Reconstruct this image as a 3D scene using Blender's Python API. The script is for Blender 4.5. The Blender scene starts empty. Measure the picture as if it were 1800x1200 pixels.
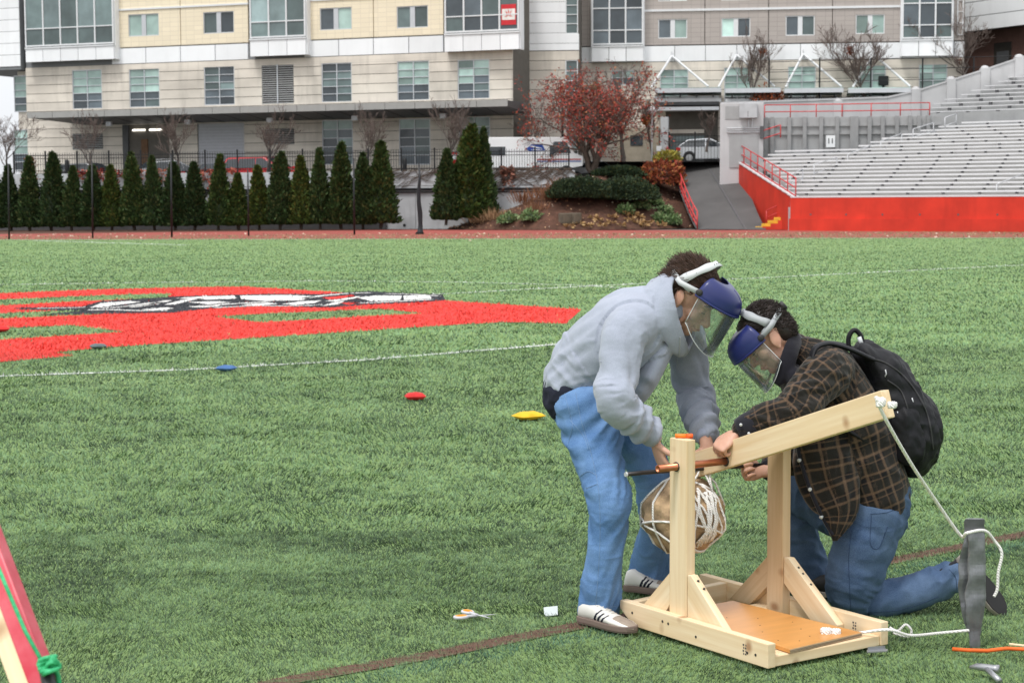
import bpy, bmesh, math, random
import numpy as np
from mathutils import Vector, Matrix, Euler, Quaternion
from mathutils.geometry import tessellate_polygon
random.seed(11); RNG = np.random.default_rng(11)
SC = bpy.context.scene
COL = SC.collection
R = math.radians

# ---------------------------------------------------------------- camera
F, HY, CH, ROLL = 3100.0, 352.0, 1.70, 0.005
PITCH = math.atan((600 - HY) / F)
_f = Vector((0, math.cos(PITCH), -math.sin(PITCH)))
_U = Vector((0, math.sin(PITCH), math.cos(PITCH)))
_X = Vector((1, 0, 0))
_r = _X * math.cos(ROLL) - _U * math.sin(ROLL)
_u = _X * math.sin(ROLL) + _U * math.cos(ROLL)
CAM = Vector((0, 0, CH))
cd = bpy.data.cameras.new('camera'); cam = bpy.data.objects.new('camera', cd); COL.objects.link(cam)
cd.sensor_width = 36; cd.lens = F / 1800 * 36; cd.clip_start = 0.1; cd.clip_end = 6000
m3 = Matrix((_r, _u, -_f)).transposed()
cam.matrix_world = Matrix.Translation(CAM) @ m3.to_4x4()
cd.dof.use_dof = True; cd.dof.focus_distance = 7.0; cd.dof.aperture_fstop = 11
SC.camera = cam

# ---------------------------------------------------------------- sky, sun, exposure (overcast)
SUN_EL, SUN_ROT = R(58), R(200)
w = bpy.data.worlds.new('World'); SC.world = w; w.use_nodes = True
nt = w.node_tree; nt.nodes.clear()
sky = nt.nodes.new('ShaderNodeTexSky'); sky.sky_type = 'NISHITA'; sky.sun_disc = False
sky.sun_elevation = SUN_EL; sky.sun_rotation = SUN_ROT; sky.air_density = 1.0; sky.dust_density = 3.0; sky.altitude = 0
hs = nt.nodes.new('ShaderNodeHueSaturation'); hs.inputs['Saturation'].default_value = 0.18; hs.inputs['Value'].default_value = 1.0
mx = nt.nodes.new('ShaderNodeMix'); mx.data_type = 'RGBA'; mx.inputs[0].default_value = 0.62
bg = nt.nodes.new('ShaderNodeBackground'); bg.inputs['Strength'].default_value = 0.105
wo = nt.nodes.new('ShaderNodeOutputWorld')
# overcast cloud deck: brighter overhead than at the horizon (CIE overcast distribution)
tcw = nt.nodes.new('ShaderNodeTexCoord'); sx = nt.nodes.new('ShaderNodeSeparateXYZ'); rmp = nt.nodes.new('ShaderNodeValToRGB')
nt.links.new(tcw.outputs['Generated'], sx.inputs[0]); nt.links.new(sx.outputs[2], rmp.inputs[0])
rmp.color_ramp.elements[0].color = (.58,.60,.63,1); rmp.color_ramp.elements[1].color = (1,1,1,1)
mul = nt.nodes.new('ShaderNodeVectorMath'); mul.operation = 'SCALE'; mul.inputs['Scale'].default_value = 14.0
nt.links.new(rmp.outputs[0], mul.inputs[0]); nt.links.new(mul.outputs[0], mx.inputs[7])
nt.links.new(sky.outputs[0], hs.inputs['Color']); nt.links.new(hs.outputs[0], mx.inputs[6])
nt.links.new(mx.outputs[2], bg.inputs['Color']); nt.links.new(bg.outputs[0], wo.inputs[0])
sl = bpy.data.lights.new('sun', 'SUN'); sl.energy = 1.5; sl.angle = R(10); sl.color = (1, 0.97, 0.93)
so = bpy.data.objects.new('sun', sl); COL.objects.link(so)
# light comes from high up, a little behind and to the left of the camera
sdir = Vector((-0.32, -0.36, 1.0)).normalized()
so.rotation_euler = sdir.to_track_quat('Z', 'Y').to_euler(); so.location = (0, 0, 60)
SC.view_settings.view_transform = 'Standard'; SC.view_settings.look = 'None'
SC.view_settings.gamma = 1; SC.view_settings.exposure = 0.5; SC.view_settings.use_curve_mapping = False

# ---------------------------------------------------------------- projection helpers (pixel of the 1800x1200 view -> world)
def ray(px, py): return _f + _r * ((px - 900) / F) + _u * ((600 - py) / F)
def P(px, py, Y):
    d = ray(px, py); return CAM + d * (Y / d.y)
def G(px, py, z=0.0):
    d = ray(px, py); return CAM + d * ((z - CH) / d.z)

# ---------------------------------------------------------------- mesh helpers
class MB:
    def __init__(s): s.v = []; s.f = []; s.mi = []
    def add(s, vs, fs, mi=0):
        o = len(s.v); s.v += [tuple(v) for v in vs]
        for f in fs: s.f.append(tuple(i + o for i in f)); s.mi.append(mi)
    def box(s, x0, x1, y0, y1, z0, z1, mi=0, M=None):
        vs = [Vector(p) for p in ((x0,y0,z0),(x1,y0,z0),(x1,y1,z0),(x0,y1,z0),(x0,y0,z1),(x1,y0,z1),(x1,y1,z1),(x0,y1,z1))]
        if M: vs = [M @ v for v in vs]
        s.add(vs, ((0,3,2,1),(4,5,6,7),(0,1,5,4),(1,2,6,5),(2,3,7,6),(3,0,4,7)), mi); return s
    def prism(s, poly, a, b, mi=0, fn=None):
        """poly: 2D points, extruded from a to b; fn maps (p,q,t) to 3D"""
        fn = fn or (lambda p, q, t: (p, t, q)); n = len(poly)
        vs = [fn(p[0], p[1], a) for p in poly] + [fn(p[0], p[1], b) for p in poly]
        s.add(vs, [tuple(range(n))[::-1], tuple(range(n, 2*n))] + [(i, (i+1) % n, n + (i+1) % n, n + i) for i in range(n)], mi); return s
    def tube(s, pts, r, n=8, cap=True, mi=0):
        pts = [Vector(p) for p in pts]; k = len(pts)
        rs = list(r) if hasattr(r, '__len__') else [r] * k
        ref = None; rings = []
        for i in range(k):
            t = (pts[min(i+1, k-1)] - pts[max(i-1, 0)])
            if t.length < 1e-9: t = Vector((0, 0, 1))
            t.normalize()
            if ref is None: ref = t.orthogonal().normalized()
            ref = (ref - t * ref.dot(t))
            if ref.length < 1e-6: ref = t.orthogonal()
            ref.normalize(); b = t.cross(ref)
            rings += [pts[i] + (ref * math.cos(2*math.pi*j/n) + b * math.sin(2*math.pi*j/n)) * rs[i] for j in range(n)]
        fs = [(i*n + j, i*n + (j+1) % n, (i+1)*n + (j+1) % n, (i+1)*n + j) for i in range(k-1) for j in range(n)]
        if cap: fs += [tuple(range(n))[::-1], tuple((k-1)*n + j for j in range(n))]
        s.add(rings, fs, mi); return s
    def loft(s, rings, cap=True, mi=0):
        n = len(rings[0]); k = len(rings)
        fs = [(i*n + j, i*n + (j+1) % n, (i+1)*n + (j+1) % n, (i+1)*n + j) for i in range(k-1) for j in range(n)]
        if cap: fs += [tuple(range(n))[::-1], tuple((k-1)*n + j for j in range(n))]
        s.add([p for r in rings for p in r], fs, mi); return s
    def mesh(s, name, mats, smooth=False):
        me = bpy.data.meshes.new(name); me.from_pydata(s.v, [], s.f)
        for m in (mats if isinstance(mats, (list, tuple)) else [mats]): me.materials.append(m)
        if any(s.mi): me.polygons.foreach_set('material_index', s.mi)
        if smooth: me.polygons.foreach_set('use_smooth', [True] * len(s.f))
        me.update(); return me
    def build(s, name, mats, parent=None, smooth=False, bevel=0, segs=2, fixn=False):
        me = s.mesh(name, mats, smooth)
        if bevel or fixn:
            bm = bmesh.new(); bm.from_mesh(me)
            if fixn: bmesh.ops.recalc_face_normals(bm, faces=bm.faces)
            if bevel: bmesh.ops.bevel(bm, geom=list(bm.edges), offset=bevel, segments=segs, affect='EDGES', profile=0.6, clamp_overlap=True)
            bm.to_mesh(me); bm.free()
        return link(name, me, parent)
def link(name, me, parent=None, M=None):
    o = bpy.data.objects.new(name, me); COL.objects.link(o)
    if parent: o.parent = parent
    if M is not None: o.matrix_basis = M
    return o
def npmesh(name, V, Fc, mat, smooth=False, attr=None):
    """V (n,3) array, Fc (m,k) int array with constant k"""
    V = np.asarray(V, np.float32); Fc = np.asarray(Fc, np.int32); k = Fc.shape[1]
    me = bpy.data.meshes.new(name); me.vertices.add(len(V)); me.vertices.foreach_set('co', V.ravel())
    me.loops.add(Fc.size); me.loops.foreach_set('vertex_index', Fc.ravel())
    me.polygons.add(len(Fc)); me.polygons.foreach_set('loop_start', np.arange(len(Fc), dtype=np.int32) * k)
    try: me.polygons.foreach_set('loop_total', np.full(len(Fc), k, np.int32))
    except Exception: pass
    me.update(calc_edges=True)
    for m in (mat if isinstance(mat, (list, tuple)) else [mat]): me.materials.append(m)
    if smooth: me.polygons.foreach_set('use_smooth', np.ones(len(Fc), bool))
    if attr is not None:
        a = me.attributes.new('tint', 'FLOAT_COLOR', 'POINT'); c = np.ones((len(V), 4), np.float32); c[:, :3] = attr
        a.data.foreach_set('color', c.ravel())
    return me
def tag(o, label=None, cat=None, group=None, kind=None):
    if label: o['label'] = label
    if cat: o['category'] = cat
    if group: o['group'] = group
    if kind: o['kind'] = kind
    return o
def empty(name, loc=(0, 0, 0), rz=0.0, M=None, label=None, cat=None, group=None, kind=None):
    o = bpy.data.objects.new(name, None); COL.objects.link(o)
    if M is not None: o.matrix_basis = M
    else: o.location = loc; o.rotation_euler = (0, 0, rz)
    return tag(o, label, cat, group, kind)
def bx(name, mat, parent, x0, x1, y0, y1, z0, z1, bevel=0):
    return MB().box(x0, x1, y0, y1, z0, z1).build(name, mat, parent, bevel=bevel)
def copy_tree(o, parent=None):
    c = o.copy(); COL.objects.link(c); c.parent = parent
    for ch in o.children: copy_tree(ch, c)
    return c

# smooth value noise, vectorised
_pt = RNG.random((256, 256)).astype(np.float32)
def vnoise(x, y):
    xi = np.floor(x).astype(int); yi = np.floor(y).astype(int); fx = x - xi; fy = y - yi
    fx = fx*fx*(3-2*fx); fy = fy*fy*(3-2*fy)
    g = lambda a, b: _pt[a & 255, b & 255]
    return (g(xi,yi)*(1-fx)+g(xi+1,yi)*fx)*(1-fy) + (g(xi,yi+1)*(1-fx)+g(xi+1,yi+1)*fx)*fy
def fbm(x, y, o=3):
    t = 0; a = 1; s = 0
    for i in range(o): t = t + a*vnoise(x*2**i + 17.3*i, y*2**i + 9.1*i); s += a; a *= .5
    return t / s

# ---------------------------------------------------------------- materials
class N:
    """tiny node builder"""
    def __init__(s, name):
        s.m = bpy.data.materials.new(name); s.m.use_nodes = True; s.t = s.m.node_tree; s.t.nodes.clear()
        s.o = s.t.nodes.new('ShaderNodeOutputMaterial'); s.b = s.t.nodes.new('ShaderNodeBsdfPrincipled')
        s.t.links.new(s.b.outputs[0], s.o.inputs[0])
    def n(s, k, **kw):
        nd = s.t.nodes.new('ShaderNode' + k)
        for a, v in kw.items(): setattr(nd, a, v)
        return nd
    def l(s, a, b): s.t.links.new(a, b)
    def coord(s, scale=(1, 1, 1), kind='Object', rot=(0, 0, 0)):
        t = s.n('TexCoord'); mp = s.n('Mapping'); mp.inputs['Scale'].default_value = scale; mp.inputs['Rotation'].default_value = rot
        s.l(t.outputs[kind], mp.inputs[0]); return mp.outputs[0]
    def noise(s, vec, scale, detail=4, rough=.55):
        nz = s.n('TexNoise'); nz.inputs['Scale'].default_value = scale; nz.inputs['Detail'].default_value = detail
        nz.inputs['Roughness'].default_value = rough; s.l(vec, nz.inputs['Vector']); return nz.outputs['Fac']
    def ramp(s, fac, stops, interp='LINEAR'):
        r = s.n('ValToRGB'); r.color_ramp.interpolation = interp; e = r.color_ramp.elements
        while len(e) < len(stops): e.new(0.5)
        for i, (p, c) in enumerate(stops):
            e[i].position = p; e[i].color = (c[0], c[1], c[2], 1) if hasattr(c, '__len__') else (c, c, c, 1)
        s.l(fac, r.inputs[0]); return r.outputs[0]
    def mix(s, fac, a, b, mode='MIX'):
        x = s.n('Mix'); x.data_type = 'RGBA'; x.blend_type = mode
        for v, i in ((fac, 0), (a, 6), (b, 7)):
            if hasattr(v, 'is_linked') or hasattr(v, 'links'): s.l(v, x.inputs[i])
            elif i == 0: x.inputs[0].default_value = v
            else: x.inputs[i].default_value = (v[0], v[1], v[2], 1)
        return x.outputs[2]
    def math(s, op, a, b=None, clamp=False):
        x = s.n('Math'); x.operation = op; x.use_clamp = clamp
        for v, i in ((a, 0), (b, 1)):
            if v is None: continue
            if hasattr(v, 'links'): s.l(v, x.inputs[i])
            else: x.inputs[i].default_value = v
        return x.outputs[0]
    def bump(s, h, strength=.3, dist=.01):
        b = s.n('Bump'); b.inputs['Strength'].default_value = strength; b.inputs['Distance'].default_value = dist
        s.l(h, b.inputs['Height']); s.l(b.outputs[0], s.b.inputs['Normal'])
    def base(s, c):
        if hasattr(c, 'links'): s.l(c, s.b.inputs['Base Color'])
        else: s.b.inputs['Base Color'].default_value = (c[0], c[1], c[2], 1)
    def set(s, rough=.6, metal=0, spec=.4, **kw):
        s.b.inputs['Roughness'].default_value = rough; s.b.inputs['Metallic'].default_value = metal
        s.b.inputs['Specular IOR Level'].default_value = spec
        for k, v in kw.items(): s.b.inputs[k.replace('_', ' ')].default_value = v
        return s.m
def mk(name, c, rough=.6, var=.12, scale=3., detail=4, bump=0, bscale=60., bdist=.005, metal=0, spec=.35, stretch=(1,1,1), rnd=0, streak=0, **kw):
    """plain surface: colour with soft uneven wear, fine relief, and a per-piece tint"""
    n = N(name); v = n.coord(stretch)
    f = n.noise(v, scale, detail)
    a = [max(0, x*(1-var)) for x in c]; b = [min(1, x*(1+var)) for x in c]
    col = n.ramp(f, [(.3, a), (.7, b)])
    if rnd:
        oi = n.n('ObjectInfo'); t = n.ramp(oi.outputs['Random'], [(0, (1-rnd,)*3), (1, (1+rnd,)*3)])
        col = n.mix(1.0, col, t, 'MULTIPLY')
    if streak:   # rain streaks and grime running down
        st = n.ramp(n.noise(n.coord((1.3, 1.3, .16)), 1.0, 5, .65), [(.50, 0.0), (.72, 1.0)]); col = n.mix(n.math('MULTIPLY', st, streak), col, [x*.42 for x in c])
    n.base(col)
    if bump: n.bump(n.noise(v, bscale, 3), bump, bdist)
    return n.set(rough, metal, spec, **kw)
M = {}
# ================================================================ ground, turf, track, paint
def turf_mat(name, dark, mid, light):
    n = N(name); v = n.coord()
    f1 = n.noise(n.coord((.35, 1.1, 1)), 1.0, 5, .6)
    f2 = n.noise(v, 28, 4, .7)
    f3 = n.noise(n.coord((.05, .22, 1)), 1.0, 3, .5)
    s = n.math('ADD', n.math('MULTIPLY', f1, .45), n.math('ADD', n.math('MULTIPLY', f2, .4), n.math('MULTIPLY', f3, .3)))
    n.base(n.ramp(s, [(.34, dark), (.57, mid), (.82, light)]))
    n.bump(f2, .9, .02)
    return n.set(.75, 0, .25)
M['turf'] = turf_mat('turf', (.070,.130,.038), (.16,.25,.085), (.27,.37,.15))
def paint_mat(name, c, wear=.3, g=(.12,.21,.08)):
    n = N(name); v = n.coord()
    f = n.noise(n.coord((1, 2.5, 1)), 9, 5, .7); f2 = n.noise(v, 1.2, 3)
    k = n.math('ADD', n.math('MULTIPLY', f, .75), n.math('MULTIPLY', f2, .25))
    fac = n.ramp(k, [(.20 + wear*.45, 0.0), (.36 + wear*.45, 1.0)])
    col = n.ramp(f, [(.3, [x*.72 for x in c]), (.7, [min(1, x*1.15) for x in c])])
    n.base(n.mix(fac, g, col)); n.bump(f, .8, .02)
    return n.set(.75, 0, .2)
M['paint_red'] = paint_mat('paint_red', (.62,.035,.028), .02)
M['paint_white'] = paint_mat('paint_white', (.66,.68,.66), .34)
M['paint_logo_white'] = paint_mat('paint_logo_white', (.72,.71,.69), .05)
M['paint_black'] = paint_mat('paint_black', (.022,.024,.032), .02)
M['paint_brown'] = paint_mat('paint_brown', (.13,.072,.05), .3, (.10,.17,.07))
M['track'] = mk('track', (.27,.060,.046), .85, .14, .6, 5, .3, 120)
M['dirt'] = mk('dirt', (.10,.095,.085), .95, .2, .3)
M['mulch'] = mk('mulch', (.085,.040,.026), .95, .45, 2.2, 6, .9, 14, .06)
M['asphalt'] = mk('asphalt', (.085,.083,.083), .9, .16, .5, 6, .3, 90)
M['lot'] = mk('lot', (.12,.118,.115), .9, .15, .4)

def sheet(name, pts, z, mat, parent=None, kind='structure', label=None, cat=None):
    tri = tessellate_polygon([[Vector((p[0], p[1], 0)) for p in L] for L in (pts if isinstance(pts[0][0], (list, tuple, Vector)) else [pts])])
    loops = pts if isinstance(pts[0][0], (list, tuple, Vector)) else [pts]
    vs = [(p[0], p[1], z) for L in loops for p in L]
    fs = []
    for t in tri:
        a, b, c = (Vector(vs[i]) for i in t)
        fs.append(t if (b - a).cross(c - a).z > 0 else t[::-1])
    mb = MB(); mb.add(vs, fs); o = mb.build(name, mat, parent)
    return tag(o, label, cat, None, kind)
sheet('ground', [(-2500, -300), (2500, -300), (2500, 3500), (-2500, 3500)], -.03, M['dirt'])
E0, E1 = G(0, 421), G(1800, 417.6)
ed = (E1 - E0); ed.normalize()
EL, ER = E0 - ed * 60, E1 + ed * 60
sheet('turf_field', [(-90, -12), (90, -12), tuple(ER[:2]), tuple(EL[:2])], 0.0, M['turf'])
TB = [G(px, py) for px, py in ((0, 411.5), (350, 407.5), (720, 404), (1000, 405), (1345, 404.5), (1800, 408.5))]
TBl = TB[0] + (TB[0] - TB[1]).normalized() * 60; TBr = TB[-1] + (TB[-1] - TB[-2]).normalized() * 60
sheet('running_track', [tuple(p[:2]) for p in [EL, E0, E1, ER, TBr] + TB[::-1] + [TBl]], .004, M['track'])
sheet('edge_line', [tuple((E0 - ed*50 - Vector((0,.9,0)))[:2]), tuple((E1 + ed*50 - Vector((0,.9,0)))[:2]), tuple((E1 + ed*50 - Vector((0,.62,0)))[:2]), tuple((E0 - ed*50 - Vector((0,.62,0)))[:2])], .006, M['paint_white'])

def strip(p, wd):
    L = []; Rr = []
    for i, a in enumerate(p):
        t = (p[min(i+1, len(p)-1)] - p[max(i-1, 0)]).normalized(); nn = Vector((-t.y, t.x, 0)) * wd / 2
        L.append(tuple((a + nn)[:2])); Rr.append(tuple((a - nn)[:2]))
    return L + Rr[::-1]
# painted emblem: a big red letter with green gaps, and a dark badge across it (pixel outline laid on the ground plane)
def c5(x, y): return tuple(G(x / 1.698, 400 + y / 1.698)[:2])
red_outer = [c5(*p) for p in ((-420,232),(0,197),(300,185),(600,178),(735,177),(985,192),(1325,218),(1735,245),(1690,287),(1500,283),(1370,290),(850,324),(330,357),(160,373),(220,383),(0,402),(-420,438))]
holes_px = [((-420,250),(-420,272),(0,234),(200,222),(500,210),(515,197),(350,201),(0,215)),
            ((-420,288),(-420,312),(0,272),(300,260),(240,245),(0,257)),
            ((-420,345),(-420,372),(0,336),(372,312),(215,292),(30,300),(0,304)),
            ((640,267),(780,284),(1100,265),(1270,257),(1130,243),(780,258))]
red_holes = [[c5(*p) for p in h] for h in holes_px]
badge = [[c5(*p) for p in ((40,241),(248,237),(300,221),(520,207),(800,199),(960,200),(1100,191),(1322,202),(1330,218),(1230,226),(1100,231),(985,240),(780,236),(620,243),(520,255),(300,259),(110,262),(246,250),(60,246))]]
whites_px = [((268,241),(300,228),(385,221),(420,224),(340,234),(300,240)), ((352,239),(430,228),(492,223),(470,231),(400,240)), ((420,247),(500,240),(520,243),(470,250)),
             ((524,213),(610,207),(700,205),(705,214),(620,217)), ((716,205),(850,203),(940,207),(900,219),(790,221),(720,215)), ((560,224),(640,222),(690,225),(620,231)),
             ((1066,211),(1120,205),(1200,205),(1195,218),(1110,222)), ((1204,205),(1282,204),(1288,213),(1206,218)),
             ((720,232),(800,226),(830,230),(770,235)), ((840,230),(900,222),(960,219),(940,227),(880,233)), ((960,236),(1000,224),(1030,220),(1010,231)),
             ((560,238),(640,233),(660,236),(600,241))]
whites = [[c5(*p) for p in h] for h in whites_px]
for pl_, wd_ in ((((262,248),(330,247),(420,250),(500,249)),.16), (((300,243),(380,238),(450,231),(505,219)),.14), (((505,232),(560,218),(600,213)),.18), (((600,236),(700,229),(800,223)),.16), (((640,241),(740,236),(860,236),(960,233)),.14), (((900,214),(960,205),(1040,198),(1110,196)),.16), (((985,222),(1040,214),(1060,207)),.2), (((1040,228),(1110,226),(1200,221),(1290,216)),.16), (((1150,199),(1230,201),(1310,206)),.12), (((110,243),(180,242),(250,240)),.10)):
    whites.append(strip([Vector((*c5(*p), 0)) for p in pl_], wd_))
reds2_px = [((960,211),(1050,203),(1060,209),(985,217)), ((1010,226),(1080,226),(1040,233))]
reds2 = [[c5(*p) for p in h] for h in reds2_px]
sheet('letter_marking', [red_outer] + red_holes, .004, M['paint_red'])
sheet('badge_marking', badge[0], .008, M['paint_black'])
for h in whites: sheet('badge_streak_marking', h, .012, M['paint_logo_white'])
for h in reds2: sheet('badge_accent_marking', h, .012, M['paint_red'])
lines_white = [strip([G(*p) for p in ((-260,674),(0,661.5),(330,650),(640,633),(960,607),(1200,586))], .11),
               strip([G(*p) for p in ((760,518),(900,510),(1350,488),(1800,466),(1960,457))], .12),
               strip([G(*p) for p in ((-200,505),(0,500.5),(250,497),(560,494),(800,496),(1000,501),(1130,508))], .12),
               strip([G(*p) for p in ((60,423),(160,426),(330,431))], .25)]
for L in lines_white: sheet('line_marking', L, .0045, M['paint_white'])
brown = strip([G(*p) for p in ((380,1228),(500,1198),(760,1152),(1010,1102),(1290,1050),(1540,992),(1800,940),(1990,904))], .10)
sheet('line_marking', brown, .0045, M['paint_brown'])
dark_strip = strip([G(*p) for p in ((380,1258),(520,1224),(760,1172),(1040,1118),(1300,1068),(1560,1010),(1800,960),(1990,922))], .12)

# ---------------------------------------------------------------- turf blades: denser and shorter near, sparser and broader far
def inpoly(x, y, poly):
    r = np.zeros(len(x), bool); n = len(poly)
    for i in range(n):
        x0, y0 = poly[i]; x1, y1 = poly[(i+1) % n]
        c = ((y0 > y) != (y1 > y)); xs = (x1-x0) * (y - y0) / ((y1 - y0) if y1 != y0 else 1e-9) + x0
        r ^= c & (x < xs)
    return r
def blades(nb, d0, d1, h, wd, root, gain, rnd):
    d = np.sqrt(rnd.random(nb) * (d1*d1 - d0*d0) + d0*d0) if d1 < 12 else np.exp(rnd.random(nb) * np.log(d1/d0)) * d0
    x = (rnd.random(nb) * 2 - 1) * (.45 * d + .5); y = d
    k = d / 7.0
    lean = fbm(x * 2.2 + y*.25, y * 2.9, 3); patch = .6*fbm(x * 1.5 + 40, y * 2.2 + 13, 4) + .4*fbm(x*5 + 7, y*6, 2); fine = fbm(x*16+3, y*19, 2)
    ang = np.pi * .5 + (lean - .5) * 6 + rnd.normal(0, 1.0, nb)
    tilt = .45 + .75 * rnd.random(nb)
    hh = h * (.6 + .7 * rnd.random(nb)) * (1 + .0 * k) * np.clip(k, 1, 3)**.35
    ww = wd * (.7 + .6 * rnd.random(nb)) * np.clip(k, .8, 6)**.8
    base = np.stack([x, y, np.zeros(nb)], 1)
    tip = base + np.stack([np.cos(ang)*np.sin(tilt)*hh, np.sin(ang)*np.sin(tilt)*hh, np.cos(tilt)*hh], 1)
    sa = rnd.random(nb) * np.pi
    side = np.stack([np.cos(sa)*ww, np.sin(sa)*ww, np.zeros(nb)], 1)
    V = np.empty((nb, 3, 3), np.float32); V[:,0] = base - side; V[:,1] = base + side; V[:,2] = tip
    # blade colour: two yarn tones mixed; light and shade of the blade lay painted in patches
    t = np.clip(.5 + (patch - .5) * 1.55 + (fine - .5) * 1.1 + rnd.normal(0, .24, nb), 0, 1)[:, None]
    c = np.array([.013,.046,.014]) * (1 - t) + np.array([.222,.378,.176]) * t
    yarn = (rnd.random(nb) < .25)[:, None]; c = np.where(yarn, c * np.array([1.18, 1.02, .72]), c)
    def paint(mask, col, keep):
        m = mask & (rnd.random(nb) < keep); c[m] = np.array(col) * (.7 + .55 * rnd.random((m.sum(), 1)))
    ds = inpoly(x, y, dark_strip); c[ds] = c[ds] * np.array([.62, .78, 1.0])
    red = inpoly(x, y, red_outer)
    for hpoly in red_holes: red &= ~inpoly(x, y, hpoly)
    paint(red, (.62,.042,.026), .99)
    b = inpoly(x, y, badge[0]); paint(b, (.022,.024,.032), .99)
    for hpoly in whites: paint(inpoly(x, y, hpoly), (.58,.58,.57), .9)
    for hpoly in reds2: paint(inpoly(x, y, hpoly), (.62,.04,.03), .95)
    for L in lines_white: paint(inpoly(x, y, L), (.66,.68,.66), .5)
    paint(inpoly(x, y, brown), (.13,.075,.052), .82)
    c3 = np.repeat(c[:, None, :], 3, 1); c3[:, :2] *= root; c3[:, 2] *= gain   # shade between blades painted dark at the root, lit tips painted brighter
    return V.reshape(-1, 3), c3.reshape(-1, 3)
rb = np.random.default_rng(5)
A = [blades(*a, rb) for a in ((480000, 4.2, 9.0, .020, .0020, .30, 1.06), (300000, 9.0, 20, .026, .0028, .42, 1.2), (320000, 20, 90, .030, .0036, .75, 1.32))]  # painted root shade weaker, painted tips brighter in the farther ranges
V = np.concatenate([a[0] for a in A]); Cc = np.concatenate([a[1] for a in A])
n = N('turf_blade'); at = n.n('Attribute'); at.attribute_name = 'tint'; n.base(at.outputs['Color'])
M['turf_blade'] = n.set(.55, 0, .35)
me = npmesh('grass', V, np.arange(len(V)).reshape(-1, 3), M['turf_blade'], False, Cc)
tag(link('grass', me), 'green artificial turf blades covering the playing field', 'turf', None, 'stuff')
# ================================================================ the building behind
class Fac:
    """vertical plane through two plan points; local x along it, y into depth, z up"""
    def __init__(s, px0, Y0, px1, Y1):
        a = Vector(((px0-900)/F*Y0, Y0, 0)); b = Vector(((px1-900)/F*Y1, Y1, 0))
        s.o = a; s.u = (b - a).normalized(); s.n = Vector((-s.u.y, s.u.x, 0)); s.len = (b - a).length
        s.M = Matrix.Translation(a) @ Matrix.Rotation(math.atan2(s.u.y, s.u.x), 4, 'Z')
    def uz(s, px, py, d=0.0):
        r = ray(px, py); o = s.o + s.n * d
        t = (o - CAM).dot(s.n) / r.dot(s.n); p = CAM + r * t - s.o
        return p.dot(s.u), p.z
    def rect(s, x0, x1, y0, y1, d=0.0):
        ym = (y0+y1)/2; xm = (x0+x1)/2
        return s.uz(x0, ym, d)[0], s.uz(x1, ym, d)[0], s.uz(xm, y1, d)[1], s.uz(xm, y0, d)[1]
M['precast'] = mk('precast', (.645,.595,.525), .85, .18, .55, 6, .25, 25, streak=.38, rnd=.07, stretch=(.5,1,1.2))
M['precast_dark'] = mk('precast_joint', (.13,.12,.105), .9, .1)
M['white_panel'] = mk('white_panel', (.82,.84,.86), .45, .05, .3, streak=.12, rnd=.05)
M['panel_joint'] = mk('panel_joint', (.20,.21,.22), .6, .05)
def tile_mat(name, c, g):
    n = N(name); t = n.n('TexCoord'); mp = n.n('Mapping'); mp.inputs['Rotation'].default_value = (R(90), 0, 0); n.l(t.outputs['Object'], mp.inputs[0])
    b = n.n('TexBrick'); b.offset = 0; b.inputs['Scale'].default_value = 1.0
    b.inputs['Brick Width'].default_value = .62; b.inputs['Row Height'].default_value = .30; b.inputs['Mortar Size'].default_value = .012
    b.inputs['Color1'].default_value = (*c, 1); b.inputs['Color2'].default_value = (*[x*.93 for x in c], 1); b.inputs['Mortar'].default_value = (*g, 1)
    n.l(mp.outputs[0], b.inputs['Vector']); n.base(b.outputs['Color']); return n.set(.7)
M['tile_yellow'] = tile_mat('tile_yellow', (.83,.74,.565), (.64,.565,.44))
M['tile_brown'] = tile_mat('tile_brown', (.42,.38,.355), (.29,.265,.25))
M['alu'] = mk('alu', (.55,.57,.60), .4, .05, metal=.3)
M['alu_white'] = mk('alu_white', (.70,.72,.74), .4, .04)
def pane_mat(name, c, rough=.08):
    n = N(name); oi = n.n('ObjectInfo'); k = n.ramp(oi.outputs['Random'], [(0, [x*.5 for x in c]), (.6, c), (1, [min(1, x*1.7) for x in c])])
    f = n.noise(n.coord(), .8, 3); n.base(n.mix(1.0, k, n.ramp(f, [(.3, .75), (.7, 1.2)]), 'MULTIPLY'))
    return n.set(rough, 0, .6)
M['pane_blind'] = pane_mat('pane_blind', (.36,.50,.46), .15)
M['pane_dark'] = pane_mat('pane_dark', (.075,.095,.11))
M['pane_mid'] = pane_mat('pane_mid', (.19,.255,.26))
M['louver_alu'] = mk('louver_alu', (.42,.43,.43), .5, .06)
M['pane_teal'] = pane_mat('pane_teal', (.13,.18,.18))
M['dark_metal'] = mk('dark_metal', (.075,.078,.082), .5, .1)
M['soffit'] = mk('soffit', (.10,.10,.102), .6, .08)
M['fascia'] = mk('fascia', (.32,.32,.31), .5, .06)
M['black_iron'] = mk('black_iron', (.014,.015,.017), .5, .1)
M['interior'] = mk('interior', (.03,.026,.022), .9, .2)
M['roller'] = mk('roller', (.50,.51,.55), .5, .04)
n = N('tube_light'); n.base((.9,.9,.9)); n.b.inputs['Emission Color'].default_value = (1,.95,.85,1); n.b.inputs['Emission Strength'].default_value = 2.5; M['tube_light'] = n.set(.4)

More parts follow.
